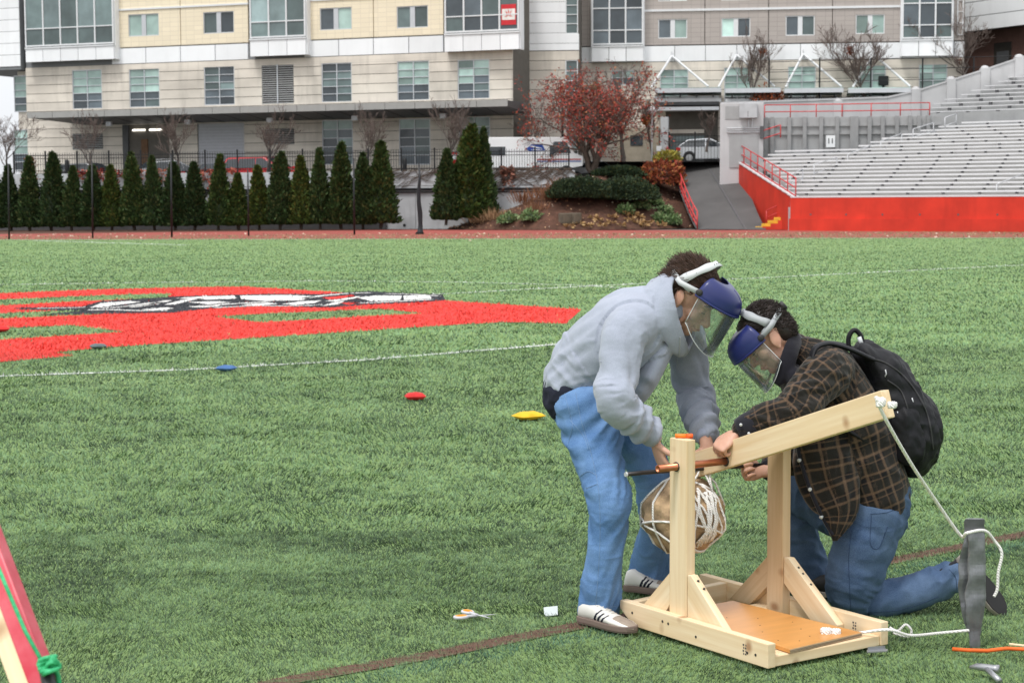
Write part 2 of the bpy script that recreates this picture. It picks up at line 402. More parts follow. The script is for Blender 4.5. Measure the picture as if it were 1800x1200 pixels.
def window(par, f, x0, x1, y0, y1, cols, rows, blind=0, d=0.0, name='window', fr=.06, mullw=None, dark='pane_dark', frm='alu'):
    """window set in the wall: frame with mullions, each pane its own piece, reveal behind the wall face"""
    u0, u1, z0, z1 = f.rect(x0, x1, y0, y1, d)
    w0 = mullw or fr
    mb = MB(); yA, yB = d - .03, d + .10
    mb.box(u0, u1, yA, yB, z0, z0+fr).box(u0, u1, yA, yB, z1-fr, z1).box(u0, u0+fr, yA, yB, z0+fr, z1-fr).box(u1-fr, u1, yA, yB, z0+fr, z1-fr)
    cs = cols if hasattr(cols, '__len__') else [i/cols for i in range(cols+1)]
    rs = rows if hasattr(rows, '__len__') else [i/rows for i in range(rows+1)]
    iu = lambda t: u0+fr + (u1-u0-2*fr)*t; iz = lambda t: z0+fr + (z1-z0-2*fr)*t
    for c in cs[1:-1]: mb.box(iu(c)-w0/2, iu(c)+w0/2, yA+.004, yB, z0+fr, z1-fr)
    for r in rs[1:-1]: mb.box(u0+fr, u1-fr, yA+.008, yB-.004, iz(r)-fr*.35, iz(r)+fr*.35)
    wo_ = mb.build(name, M[frm], par)
    nr = len(rs)-1
    for i in range(len(cs)-1):
        b = blind if not hasattr(blind, '__len__') else blind[i]
        for j in range(nr):
            lo, hi = rs[j], rs[j+1]
            k = 'pane_blind' if lo >= 1 - b - 1e-6 else ('pane_teal' if random.random() < .35 else dark)
            bx('pane', M[k], wo_, iu(cs[i]), iu(cs[i+1]), d+.035, d+.05, iz(lo), iz(hi))
    return wo_, (u0, u1, z0, z1)

def courses(par, f, segs, ztop, zbot, hgt, d, mat, name='panel', gap=.035, lengths=None, thick=.12):
    """stacked facing panels between openings. segs(z0,z1) -> list of (u0,u1) free spans"""
    z = ztop; hz = sorted({q for h in segs.holes for q in h[2:]})
    while z > zbot + .05:
      z0 = max(zbot, z - hgt); cuts = [z0 + gap] + [q for q in hz if z0 + gap + .05 < q < z - .05] + [z]
      for za, zb in zip(cuts[:-1], cuts[1:]):
        for (a, b) in segs(za, zb):
            if b - a < .12: continue
            nn = max(1, round((b - a) / lengths)) if lengths else 1
            for i in range(nn):
                bx(name, mat, par, a + (b-a)*i/nn + (gap/2 if i else 0), a + (b-a)*(i+1)/nn - (gap/2 if i < nn-1 else 0), d - thick, d, za, zb)
      z -= hgt
def spans(u0, u1, holes):
    def fn(za, zb):
        s = [(u0, u1)]
        for (a, b, c, e) in holes:
            if c < zb - .03 and e > za + .03:
                t = []
                for (p, q) in s:
                    if b <= p or a >= q: t.append((p, q)); continue
                    if a > p: t.append((p, a))
                    if b < q: t.append((b, q))
                s = t
        return s
    fn.holes = holes; return fn

FL = Fac(57, 125, 902, 112)
LOT = 2.7
# --- wing with yellow tile
BL = empty('apartment_building', M=FL.M, label='long beige and yellow tiled apartment block with loading dock canopy behind the evergreens', cat='building')
uR = FL.uz(902, 150)[0]; uL = 0.0
bx('wall', M['precast_dark'], BL, uL, uR, .0, 14, LOT-.5, 17)
# storeys' windows (set proud in the facing)
hol = []
for (x0,x1,y0,y1,b) in ((128,180,123,192,.6),(228,281,121,189,.6),(359.5,413,117,185,0),(566,619,111,180,0),(699,755,107.5,177,(.6,.6)),(805,861,105,174.5,(.6,.4))):
    _, r = window(BL, FL, x0, x1, y0, y1, 2, 5, b, -.06); hol.append(r)
for (x0,x1,y0,y1) in ((567,621,211,290),(702,757,209,290),(807,862,205,290)):
    _, r = window(BL, FL, x0, x1, y0, y1, 2, 5, .2, -.06, dark='pane_dark'); hol.append(r)
def louver(x0, x1, y0, y1, cols, ns):
    u0, u1, z0, z1 = FL.rect(x0, x1, y0, y1, -.06); hol.append((u0, u1, z0, z1))
    v = bx('louver', M['interior'], BL, u0, u1, -.05, .05, z0, z1)
    for i in range(ns):
        z = z0 + (z1-z0)*(i+.5)/ns; h = (z1-z0)/ns
        mb = MB(); mb.add([(u0,-.14,z-h*.30),(u1,-.14,z-h*.30),(u1,-.05,z-h*.05),(u0,-.05,z-h*.05),(u0,-.14,z-h*.02),(u1,-.14,z-h*.02),(u1,-.05,z+h*.16),(u0,-.05,z+h*.16)],
            ((0,1,2,3),(7,6,5,4),(0,4,5,1),(3,2,6,7),(0,3,7,4),(1,5,6,2)))
        mb.build('slat', M['louver_alu'], v)
    for c in range(1, cols): bx('mullion', M['alu'], v, u0+(u1-u0)*c/cols-.04, u0+(u1-u0)*c/cols+.04, -.17, -.145, z0, z1)
louver(461, 517, 114, 183, 2, 18); louver(128, 182, 235, 263, 1, 9); louver(466, 518, 226, 254, 1, 9)
# dock opening, lit inside
u0, u1, z0, z1 = FL.rect(217, 299, 219, 305, -.06); hol.append((u0, u1, z0, z1))
MB().box(u0, u1, .05, .3, z0, z1).build('dock_recess', M['interior'], BL)
bx('dock_frame', M['dark_metal'], BL, u0, u0+.45, -.16, .04, z0, z1)
bx('dock_crate', mk('crate', (.16,.09,.05), .8, .2), BL, u0+1.45, u0+1.95, -.1, .04, z0, z1-1.0)
for k in (.10, .50): bx('tube_lamp', M['tube_light'], BL, u0+.45+(u1-u0)*k*.9, u0+.45+(u1-u0)*(k*.9+.26), -.1, -.02, z1-.42, z1-.32)
# roller door made of slats
u0, u1, z0, z1 = FL.rect(348, 430, 217, 305, -.06); hol.append((u0, u1, z0, z1))
rd = bx('roller_door', M['panel_joint'], BL, u0, u1, -.02, .04, z0, z1)
for i in range(16): bx('slat', M['roller'], rd, u0+.06, u1-.02, -.05, -.021, z0+(z1-z0)*i/16, z0+(z1-z0)*(i+1)/16-.012)
ztop = FL.uz(480, 104)[1]
courses(BL, FL, spans(uL, uR, hol), ztop, LOT-.3, .615, 0, M['precast'], 'precast_panel')
# pale band above, slim joints
hb = FL.uz(480, 74)[1]
bx('band_joint', M['panel_joint'], BL, 0, uR, -.05, -.002, ztop+.02, hb-.02)
for a, b in ((198,258),(258,319),(319,380),(380,438),(536,597),(597,658),(658,720),(720,781)):
    bx('band_panel', M['white_panel'], BL, FL.uz(a, 90)[0]+.03, FL.uz(b, 90)[0]-.03, -.14, -.051, ztop+.04, hb-.05)
# tile fields with punched windows
holT = []
for (x0,x1,y0,y1,b) in ((226.5,280,25,64,(1,1)),(358,412,21,59,(0,0)),(563,619,14,53,(0,1)),(698,753,11,49.5,(0,0))):
    _, r = window(BL, FL, x0, x1, y0, y1, 2, 1, b, -.06, mullw=.34, frm='alu'); holT.append(r)
for a, b in ((198,319),(319,438),(536,658),(658,781)):
    A0, B0 = FL.uz(a, 40)[0]+.03, FL.uz(b, 40)[0]-.03
    zs = sorted({hb+.03, 17.0} | {z for h in holT if A0 < h[0] < B0 for z in h[2:]})
    for za, zb in zip(zs[:-1], zs[1:]):
        for (p, q) in spans(A0, B0, holT)(za, zb): bx('tile_panel', M['tile_yellow'], BL, p, q, -.13, -.002, za, zb)
zc = FL.uz(480, 5)[1]
for a, b in ((198,438),(536,781)): bx('string_course', M['alu_white'], BL, FL.uz(a,5)[0], FL.uz(b,5)[0], -.2, -.131, zc-.06, zc+.06)
# projecting glazed bays
def bay(par, f, x0, x1, ytop, yglass, ybase, cols, rows, d=-.75, blind=0, back=-.02, dark='pane_dark'):
    u0, u1, z0, z1 = f.rect(x0, x1, ytop, yglass, d); zb = f.uz((x0+x1)/2, ybase, d)[1]
    zsplit = f.uz((x0+x1)/2, yglass+3, d)[1]
    b = bx('bay', M['panel_joint'], par, u0+.05, u1-.05, d+.11, back, zb+.03, 17)
    window(b, f, x0, x1, ytop, yglass, cols, rows, blind, d, 'bay_window', .10, frm='alu_white', dark=dark)
    for i in range(cols): bx('bay_panel', M['white_panel'], b, u0+(u1-u0)*i/cols+.02, u0+(u1-u0)*(i+1)/cols-.02, d-.02, d+.1, zb, zsplit-.04)
    bx('bay_sill', M['alu_white'], b, u0-.03, u1+.03, d-.08, d+.1, zsplit-.03, zsplit+.06)
    for s in (u0, u1): bx('bay_side', M['white_panel'], b, s-.06 if s == u0 else s-.04, s+.04 if s == u0 else s+.06, d+.105, back-.003, zb+.001, 17)
bay(BL, FL, 42, 198, -120, 80, 107, 5, [0,.15,.55,.62,.70,.75,1], dark='pane_mid')
bay(BL, FL, 438, 536, -110, 66, 98, 3, [0,.15,.40,.47,.55,1], dark='pane_mid')
bay(BL, FL, 781, 912, -110, 56, 89, 4, [0,.16,.43,.48,.53,1], blind=(0,0,0,0))
# flag hanging in the corner bay
u0, u1, z0, z1 = FL.rect(881, 907, 8, 44, -.75)
fl = bx('window_flag', mk('flag_red', (.55,.03,.04), .7), BL, u0, u1, -.755, -.72, z0, z1)
fw = bx('flag_field', mk('flag_white', (.75,.73,.7), .7), fl, u0+.06, u1-.06, -.762, -.756, z0+(z1-z0)*.24, z1-(z1-z0)*.22)
mb = MB(); cu, cz = (u0+u1)/2, z0+(z1-z0)*.44
for k in range(7):
    a = R(90 + (k-3)*34); L = .42 if k in (2,3,4) else .30; s = .045
    mb.add([(cu,-.765,cz),(cu+math.cos(a+.16)*L*.55,-.765,cz+math.sin(a+.16)*L*.55),(cu+math.cos(a)*L,-.765,cz+math.sin(a)*L),(cu+math.cos(a-.16)*L*.55,-.765,cz+math.sin(a-.16)*L*.55)], ((0,3,2,1),))
mb.build('flag_leaf', M['paint_red'], fl)
# left end: overhanging upper storey with white cladding, glass corner strip below
uo = FL.uz(-70, 50)[0]
ov = bx('overhang', M['panel_joint'], BL, uo, -.03 + FL.uz(42, 50)[0], -.4, 13.5, FL.uz(10, 124)[1], 17)
zz = FL.uz(20, 118)[1]
while zz < 16.9:
    bx('white_panel', M['white_panel'], ov, uo, FL.uz(42, 50)[0]-.05, -.46, -.402, zz, min(zz+.78, 17)); zz += .81
ue = FL.uz(25, 200)[0]
st = bx('stair_block', M['precast'], BL, ue, -.01, .5, 13, LOT-.4, FL.uz(40,124)[1]-.02)
window(st, FL, 25, 56, 133, 197, 1, 5, .7, .44, 'stair_window'); window(st, FL, 25, 56, 228, 300, 1, 5, .7, .44, 'stair_window')
# canopy over the dock
ca = [FL.uz(48, 198, -4.2), FL.uz(893, 177.5, -4.2)]; zt = (ca[0][1] + ca[1][1]) / 2; cz0 = FL.uz(480, 213)[1]
c0, c1 = ca[0][0], ca[1][0]
cn = MB(); cn.add([(c0,-4.2,zt-.34),(c1,-4.2,zt-.34),(c1,-.13,cz0),(c0+2.0,-.13,cz0),(c0,-4.2,zt),(c1,-4.2,zt),(c1,-.13,zt),(c0+.6,-.13,zt)],
    ((0,3,2,1),(4,5,6,7),(0,1,5,4),(1,2,6,5),(2,3,7,6),(3,0,4,7)))
can = cn.build('canopy', M['soffit'], BL)
nf = 17
for i in range(nf): bx('fascia_panel', M['fascia'], can, c0+(c1-c0)*i/nf+.015, c0+(c1-c0)*(i+1)/nf-.015, -4.26, -4.203, zt-.36, zt+.04)
for i in range(1, 20):
    u = c0 + 1.5 + (c1-c0-1.5)*i/20
    MB().tube([(u,-4.15,zt-.35),(u-.3,-.2,cz0-.012)], .018, 4).build('soffit_joint', M['black_iron'], can)
for i in (2,5,8,11,14): bx('downlight', M['alu'], can, c0+(c1-c0)*(i+.5)/17-.2, c0+(c1-c0)*(i+.5)/17+.2, -2.3, -2.1, zt-.9, zt-.6)

# --- recessed end bay with white cladding and glass corner strip
FM = Fac(900, 115, 1018, 114.6)
uM = FM.uz(1018, 100)[0]
bx('wall', M['precast_dark'], (BM := empty('end_pavilion', M=FM.M, label='white clad end bay with glass corner strip between yellow and brown wings', cat='building')), 0, uM, 0, 12, LOT-.5, 17)
w0 = FM.uz(994, 100)[0]
holM = []
for (y0, y1, rr) in ((-90, 60, 9), (106, 300, 11)):
    _, r = window(BM, FM, 994, 1016, y0, y1, 1, rr, 0, -.06, dark='pane_mid', frm='alu_white'); holM.append(r)
zw = FM.uz(950, 90)[1]
courses(BM, FM, spans(0, uM, holM), 17.0, zw, .66, 0, M['white_panel'], 'white_panel', .025)
courses(BM, FM, spans(0, uM, holM), zw-.03, LOT-.3, .615, 0, M['precast'], 'precast_panel')

# --- wing with brown tile
FR = Fac(1018, 118, 1695, 115)
BR = empty('apartment_building', M=FR.M, label='brown tiled apartment wing with white V struts and glass canopies above the gate', cat='building')
uE = FR.uz(1695, 80)[0]
bx('wall', M['precast_dark'], BR, 0, uE, 0, 14, LOT-.5, 17)
holR = []
for (x0,x1,y0,y1,b) in ((1157,1208,34,68,(0,1)),(1268,1319,32,65,(1,0)),(1381,1432,28,63,(0,0)),(1504,1555,26,60,(1,1))):
    _, r = window(BR, FR, x0, x1, y0, y1, 2, 1, b, -.06, mullw=.30, frm='alu_white'); holR.append(r)
for (x0,x1,y0,y1,b) in ((1157,1208,-80,2.5,(0,1)),(1268,1319,-80,1,(1,0))):
    _, r = window(BR, FR, x0, x1, y0, y1, 2, 1, b, -.06, mullw=.30, frm='alu_white'); holR.append(r)
for (x0,x1,y0,y1) in ((1160,1210,122,184),(1273,1319,119,184),(1385,1434,117,184),(1509,1557,115,184),(1615,1665,113,184),(1075,1115,124,150)):
    _, r = window(BR, FR, x0, x1, y0, y1, 2, 5 if y1 > 160 else 2, .8, -.06, frm='alu'); holR.append(r)
ztR, hbR = FR.uz(1350, 107)[1], FR.uz(1350, 77.5)[1]
u0, u1, z0, z1 = FR.rect(1170, 1262, 196, 300, -.06); holR.append((u0, u1, z0, z1))
rec = MB().box(u0, u1, .02, .3, z0, z1).build('entrance_recess', M['interior'], BR)
bx('entrance_glass', M['pane_mid'], rec, u0+.3, u1-.9, -.06, .0, z0, z0+2.3)
bx('entrance_lintel', M['precast'], rec, u0, u1-.9, -.08, .0, z0+2.45, z0+2.7)
courses(BR, FR, spans(0, uE, holR), ztR, LOT-.3, .62, 0, M['precast'], 'precast_panel')
bx('band_joint', M['panel_joint'], BR, 0, uE, -.05, -.002, ztR+.02, hbR-.02)
eb = [1018,1040,1131,1186,1240,1295,1351,1407,1463,1518,1586,1676,1695]
for a, b in zip(eb[:-1], eb[1:]):
    bx('band_panel', M['white_panel'], BR, FR.uz(a,90)[0]+.02, FR.uz(b,90)[0]-.02, -.14, -.051, ztR+.04, hbR-.05)
for a, b in ((1018,1040),(1131,1239),(1239,1351),(1351,1463),(1463,1586),(1676,1695)):
    A0, B0 = FR.uz(a, 40)[0]+.025, FR.uz(b, 40)[0]-.025
    zs = sorted({hbR+.03, 17.0} | {z for h in holR if A0 < h[0] < B0 and h[2] > hbR for z in h[2:]})
    for za, zb in zip(zs[:-1], zs[1:]):
        if zb - za < .05: continue
        for (p, q) in spans(A0, B0, holR)(za, zb): bx('tile_panel', M['tile_brown'], BR, p, q, -.13, -.002, za, zb)
zc = FR.uz(1350, 16)[1]; bx('string_course', M['alu_white'], BR, FR.uz(1131,16)[0], FR.uz(1586,16)[0], -.2, -.131, zc-.07, zc+.07)
bay(BR, FR, 1040, 1131, -70, 79, 108, 3, [0,.16,.43,.62,.68,.74,.82,1])
bay(BR, FR, 1586, 1676, -70, 68, 98.5, 3, [0,.16,.45,.66,.73,.82,1])
window(BR, FR, 1683, 1694, -60, 62, 1, 6, 0, -.16, 'strip_window', frm='alu_white')
# V struts and glass canopies
M['strut'] = mk('strut', (.66,.68,.70), .35, .04)
for ax, ay, l, r_ in ((1181,98.5,1145,1245),(1295,97,1263,1362),(1412,95,1381,1479),(1536,96,1499,1600)):
    ap = FR.uz(ax, ay, -.25); zf = FR.uz((l+r_)/2, 153, -1.4)[1]
    v = MB(); v.tube([(ap[0], -.2, ap[1]), (FR.uz(l,153,-1.4)[0], -1.4, zf)], .075, 8); v.tube([(ap[0], -.2, ap[1]), (FR.uz(r_,153,-1.4)[0], -1.4, zf)], .075, 8)
    so_ = v.build('strut', M['strut'], BR); MB().tube([(ap[0],-.2,ap[1]-.3),(ap[0],-.2,ap[1]+.28)], .04, 6).build('strut_pin', M['strut'], so_)
M['glass_green'] = pane_mat('glass_green', (.30,.40,.37), .12)
for l, r_ in ((1152,1268),(1275,1372),(1378,1482),(1490,1600)):
    a, b = FR.uz(l,158,-1.5)[0], FR.uz(r_,158,-1.5)[0]; z = FR.uz(l,160,-1.5)[1]
    c = MB(); c.add([(a,-1.9,z+.12),(b,-1.9,z+.12),(b,-.14,z-.25),(a,-.14,z-.25),(a,-1.9,z+.16),(b,-1.9,z+.16),(b,-.14,z-.21),(a,-.14,z-.21)], ((0,3,2,1),(4,5,6,7),(0,1,5,4),(1,2,6,5),(2,3,7,6),(3,0,4,7)))
    g = c.build('glass_canopy', M['glass_green'], BR)
    bx('canopy_beam', M['alu'], g, a, b, -1.98, -1.901, z-.16, z+.12); bx('canopy_rail', M['alu_white'], g, a, b, -1.3, -1.15, z-.75, z-.5)
    for k in range(4): bx('canopy_rib', M['dark_metal'], g, a+(b-a)*(k+.5)/4-.05, a+(b-a)*(k+.5)/4+.05, -1.7, -.2, z-.42, z-.26)
# stepped beams over the entrance
for i, yy in enumerate((172, 182, 191)):
    u0, u1, z0, z1 = FR.rect(1150, 1264, yy-3, yy+3, -1.0-.3*i); bx('entrance_beam', M['alu'] if i != 1 else M['dark_metal'], BR, u0, u1, -1.0-.3*i, -.15, z0, z1)

# --- corner building far right: pale upper cladding over brown brick
FC = Fac(1660, 127, 1850, 118)
BC = empty('corner_building', M=FC.M, label='white clad building with dark brown brick base behind the upper stand', cat='building')
M['brick_brown'] = mk('brick_brown', (.115,.062,.05), .85, .2, 2, rnd=.1)
a0 = FC.uz(1690, 60)[0]
bx('wall', M['brick_brown'], BC, a0-3, FC.uz(1850, 60)[0], 0, 10, 3, FC.uz(1770, 50)[1])
zb = FC.uz(1770, 50)[1]
bx('upper_storey', M['panel_joint'], BC, a0-.2, FC.uz(1850, 20)[0], -.7, 10, zb+.02, 18.5)
k = 0; z = zb
while z < 18.3:
    bx('white_panel', M['white_panel'], BC, a0-.25, FC.uz(1850, 20)[0], -.8, -.702, z, z+.95); z += 1.0
u0, u1, z0, z1 = FC.rect(1748, 1778, 75, 135); hb_ = bx('doorway', M['interior'], BC, u0, u1, -.06, -.002, z0, z1)
bx('door', M['dark_metal'], hb_, u0+.3, u1-.2, -.1, -.061, z0, z1-.6)
# ================================================================ terrace, retaining wall, fences, ramp, grandstand
M['concrete'] = mk('concrete', (.51,.53,.55), .85, .18, .9, 6, .3, 12, streak=.4)
M['concrete_grey'] = mk('concrete_grey', (.36,.365,.37), .85, .12, .8, 6, .2, 12, streak=.3, rnd=.03)
M['concrete_pale'] = mk('concrete_pale', (.50,.50,.51), .8, .09, .7, 6, .2, 12, streak=.2)
M['red_paint'] = mk('red_paint', (.56,.036,.017), .6, .16, .8, 6, .15, 20, streak=.25)
M['red_rail'] = mk('red_rail', (.50,.05,.05), .45, .1)
M['yellow_paint'] = mk('yellow_paint', (.70,.40,.035), .6, .12, 3)
M['bench_alu'] = mk('bench_alu', (.66,.66,.675), .45, .05, 1.5, metal=.1, rnd=.04)
M['tread'] = mk('tread', (.40,.395,.39), .7, .08, 1.2, rnd=.05)
M['bracket'] = mk('bracket', (.09,.09,.095), .6, .1)
M['galv'] = mk('galv', (.48,.49,.51), .45, .08, metal=.3)
FW = Fac(-200, 110, 1010, 105)
WT = FW.uz(740, 301)[1]
wu = FW.uz(1010, 350)[0]
RW = empty('retaining_wall', M=FW.M, label='pale concrete retaining wall behind the evergreen row, vines across its face', cat='wall')
nP = 9
for i in range(-9, nP): bx('wall_panel', M['concrete'], RW, wu*i/nP+.012, wu*(i+1)/nP-.012, 0, .5, -.2, WT-.9+.006*(i % 2))
bx('coping', M['concrete'], RW, -wu, wu, .02, .45, WT-.86, WT)
bx('back_fill', M['concrete_grey'], RW, -wu, wu, .5, .6, -.2, WT-1)
zp = FW.uz(740, 333.5)[1]
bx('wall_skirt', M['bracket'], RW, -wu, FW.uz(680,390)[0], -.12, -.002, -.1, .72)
MB().tube([(-wu,-.1,zp+.10),(wu,-.1,zp+.02)], .075, 8).build('pipe', M['black_iron'], RW, True)
MB().tube([(-wu,-.08,zp-.09),(wu,-.08,zp-.15)], .035, 6).build('pipe', M['black_iron'], RW, True)
bx('notice_plate', M['white_panel'], RW, FW.uz(891,322)[0], FW.uz(901,322)[0], -.06, -.001, FW.uz(896,327)[1], FW.uz(896,318)[1])
MB().tube([(FW.uz(711,396)[0],-.02,FW.uz(711,396)[1]),(FW.uz(711,396)[0],.05,FW.uz(711,396)[1])], .09, 10).build('drain_hole', M['black_iron'], RW)
# the terrace that carries the parking lane and the buildings
wl = FW.o + FW.n * .55; wr = wl + FW.u * wu
gate_z = 4.05
wm = wl + FW.u * FW.uz(730, 320)[0]
sheet('parking_lane', [tuple((wl - FW.u*60)[:2]), tuple(wm[:2]), (wm.x, 200), (-140, 260)], LOT, M['lot'])
mb = MB(); mb.add([(wm.x, wm.y, LOT), (wr.x+1, wr.y, LOT+.6), (wr.x+1, 200, LOT+.6), (wm.x, 200, LOT)], ((0,1,2,3),)); tag(mb.build('parking_ramp_road', M['lot']), kind='structure')
# planting strip at the wall foot
sheet('planting_strip', [tuple(p[:2]) for p in ([TBl, TB[0], TB[1], TB[2]] + [FW.o + FW.u*FW.uz(800,402)[0] + FW.n*.02, FW.o - FW.u*60 + FW.n*.02])], .008, M['mulch'])
# upper drive behind the gate
gA = P(1150, 290, 113); gB = P(1300, 287, 113)
sheet('upper_drive', [(wr.x+1.02, 108.2), (gB.x+3, 112.5), (40, 112.5), (40, 200), (wr.x+1.02, 200)], gate_z - .02, M['lot'])
# ramp
RB = [G(1224, 403.2), G(1347, 404)]; RT = [P(1172, 290, 113.5), P(1293, 288.5, 112.5)]
mb = MB(); nR = 14; nC = 10; vs = []
for i in range(nR+1):
    t = i/nR; s = t*t*(3-2*t)*.35 + t*.65
    for j in range(nC+1):
        k = j/nC; a = RB[0].lerp(RB[1], k); b = RT[0].lerp(RT[1], k); p = a.lerp(b, t)
        vs.append((p.x, p.y, .012 + s*gate_z))
mb.add(vs, [(i*(nC+1)+j, i*(nC+1)+j+1, (i+1)*(nC+1)+j+1, (i+1)*(nC+1)+j) for i in range(nR) for j in range(nC)])
tag(mb.build('ramp_path', M['asphalt'], None, True), kind='structure')
def ramp_z(t): return .012 + (t*t*(3-2*t)*.35 + t*.65) * gate_z
mb = MB(); pc = []
for i in range(9):
    t = i/8; p = RB[0].lerp(RB[1], .72+.1*math.sin(t*5)*.3).lerp(RT[0].lerp(RT[1], .55), t); pc.append((p.x, p.y, ramp_z(t)+.006))
for a, b in zip(pc[:-1], pc[1:]): mb.add([(a[0]-.05,a[1],a[2]),(a[0]+.05,a[1],a[2]),(b[0]+.05,b[1],b[2]),(b[0]-.05,b[1],b[2])], ((0,1,2,3),))
tag(mb.build('ramp_crack', M['bracket']), kind='structure')
# mulch bed on the slope
bot = [G(*p) for p in ((786,403.5),(860,404),(950,405),(1050,404.5),(1150,403),(1229,401))]
top = [P(790,402,106.5), P(893,372,105.2), P(985,330,105), P(1060,300,108), P(1120,289,111.5), P(1176,290,113.4)]
vs = []; nu, nv = 50, 22
def crv(L, t):
    k = min(int(t*(len(L)-1)), len(L)-2); return L[k].lerp(L[k+1], t*(len(L)-1)-k)
def bedpt(a, b):
    p, q = crv(bot, a), crv(top, a); r_ = p.lerp(q, b)
    e = math.sin(math.pi*b) * .5 * math.sin(math.pi*min(1, a*1.1))
    return Vector((r_.x, r_.y, .015 + r_.z + e))
for i in range(nv+1):
    for j in range(nu+1):
        p = bedpt(j/nu, i/nv); p.z += (float(fbm(np.array([p.x*1.7]), np.array([p.y*1.7]))[0])-.5)*.25*math.sin(math.pi*i/nv); vs.append(p)
mb = MB(); mb.add(vs, [(i*(nu+1)+j, i*(nu+1)+j+1, (i+1)*(nu+1)+j+1, (i+1)*(nu+1)+j) for i in range(nv) for j in range(nu)])
tag(mb.build('mulch_bed_ground', M['mulch'], None, True), kind='structure')

# ---- iron picket fence along the wall top; panels of fine pickets between posts
def picket_fence(f, px0, px1, ytop, ybase, d, name, label, posts, group=None, sp=.15):
    u0, u1 = f.uz(px0, ybase, d)[0], f.uz(px1, ybase, d)[0]
    z0, z1 = f.uz((px0+px1)/2, ybase, d)[1], f.uz((px0+px1)/2, ytop, d)[1]
    r_ = empty(name, M=f.M, label=label, cat='fence', group=group)
    us = [u0 + (u1-u0)*i/posts for i in range(posts+1)]
    for u in us: bx('post', M['black_iron'], r_, u-.045, u+.045, d-.045, d+.045, z0, z1+.1)
    for a, b in zip(us[:-1], us[1:]):
        for z in (z0+.18, z0+.72*(z1-z0), z1-.16): bx('rail', M['black_iron'], r_, a+.045, b-.045, d-.02, d+.02, z-.02, z+.02)
        mb = MB(); k = int((b-a)/sp)
        for i in range(1, k):
            u = a + (b-a)*i/k; mb.box(u-.011, u+.011, d-.011, d+.011, z0+.05, z1-.06)
            mb.add([(u-.014,d-.012,z1-.06),(u+.014,d-.012,z1-.06),(u+.014,d+.012,z1-.06),(u-.014,d+.012,z1-.06),(u,d,z1+.03)], ((0,1,4),(1,2,4),(2,3,4),(3,0,4)))
        tag(mb.build('pickets', M['black_iron'], r_), kind='stuff')
    return r_
picket_fence(FW, 25, 1000, 265, 303, .25, 'picket_fence', 'black iron picket fence on top of the retaining wall', 17)
FG = Fac(1172, 112.6, 1267, 112.4)
gt = picket_fence(FG, 1176, 1267, 235, 288, 0, 'gate', 'black iron picket gate at the top of the ramp', 2, sp=.19)
gt['category'] = 'gate'
# net poles along the far field edge
M['pole_black'] = mk('pole_black', (.012,.013,.016), .45, .1)
for i, (px, py, yt, rr) in enumerate(((16,421,288,.035),(163,418.8,283,.035),(302,417,272,.04),(437,414.8,298,.035),(623,412.5,278,.04))):
    b = G(px, py); t = P(px-1.5, yt, b.y)
    o = MB().tube([b, t], [rr*1.25, rr], 8).build('net_pole', M['pole_black'], None, True)
    tag(o, 'thin black net pole, %s of six along the far track edge' % ('first from the photo edge','second','third','fourth','fifth')[i], 'pole', 'net poles')
b = G(738, 411.8); t = P(736.5, 286, b.y); r0 = empty('net_pole', loc=b, label='thick black net pole with gathered netting beside the bare concrete wall', cat='pole', group='net poles')
T = t - b
MB().tube([(0,0,0), T], [.05,.04], 8).build('pole', M['pole_black'], r0, True)
mb = MB(); mb.tube([(0.0,-.02,0),(.02,-.03,.15),(.03,0,.5)] + [T*k + Vector((.045*math.sin(k*9),-.02,0)) for k in (.3,.45,.6,.75,.9)], [.26,.15,.11,.13,.11,.10,.075,.03], 9); mb.build('gathered_net', M['pole_black'], r0, True)

# ---- grandstand -------------------------------------------------
sL, sR = G(1389, 405.3), G(1800, 408)
FS = Fac(900, 1, 901, 1); FS.o = Vector((sL.x, sL.y, 0)); FS.u = Vector((sR.x-sL.x, sR.y-sL.y, 0)).normalized(); FS.n = Vector((-FS.u.y, FS.u.x, 0))
FS.M = Matrix.Translation(FS.o) @ Matrix.Rotation(math.atan2(FS.u.y, FS.u.x), 4, 'Z')
GS = empty('grandstand', M=FS.M, label='stadium stand with silver bench rows above a bright red front wall', cat='grandstand')
ux = FS.uz(1800, 380)[0]; UX = ux + 9
zt_ = FS.uz(1600, 346.5)[1]
wallF = bx('front_wall', M['red_paint'], GS, 0, UX, 0, .3, 0, zt_)
bx('plinth', M['red_paint'], wallF, .0, UX, -.16, -.003, 0, .64)
bx('coping', M['bench_alu'], wallF, 0, UX, -.02, .32, zt_+.002, zt_+.05)
for i in range(14): MB().tube([(1.2+i*2.05,-.006,.86),(1.2+i*2.05,.05,.86)], .055, 8).build('weep_hole', M['bracket'], wallF)
rows = []
DY, DZ, Y0s, Z0s = .76, .228, .75, zt_ - .14
starts = [1394,1390,1386,1381,1376,1371,1365,1359,1353,1347,1341,1350,1362,1509,1530,1550,1585,1618,1650,1690]
for i, spx in enumerate(starts):
    y = Y0s + DY*i; z = Z0s + DZ*i
    a = FS.uz(spx, 349 - 6*i, y)[0]; b = UX
    r_ = bx('bench_seat', M['bench_alu'], GS, a, b, y, y+.26, z+.19, z+.235)
    bx('bench_lip', M['bench_alu'], r_, a, b, y-.02, y-.001, z+.15, z+.236)
    bx('tread', M['tread'], GS, a+.02, b, y-.36, y+DY-.36-.004, z-.32, z)
    rows.append((a, b, y, z))
    st_ = 1.95; k = 0; off = (i*.47) % st_
    while a + .4 + off + k*st_ < ux + .8:
        u = a + .4 + off + k*st_
        bx('bracket', M['bracket'], GS, u-.05, u+.06, y+.04, y+.2, z+.06, z+.187); k += 1
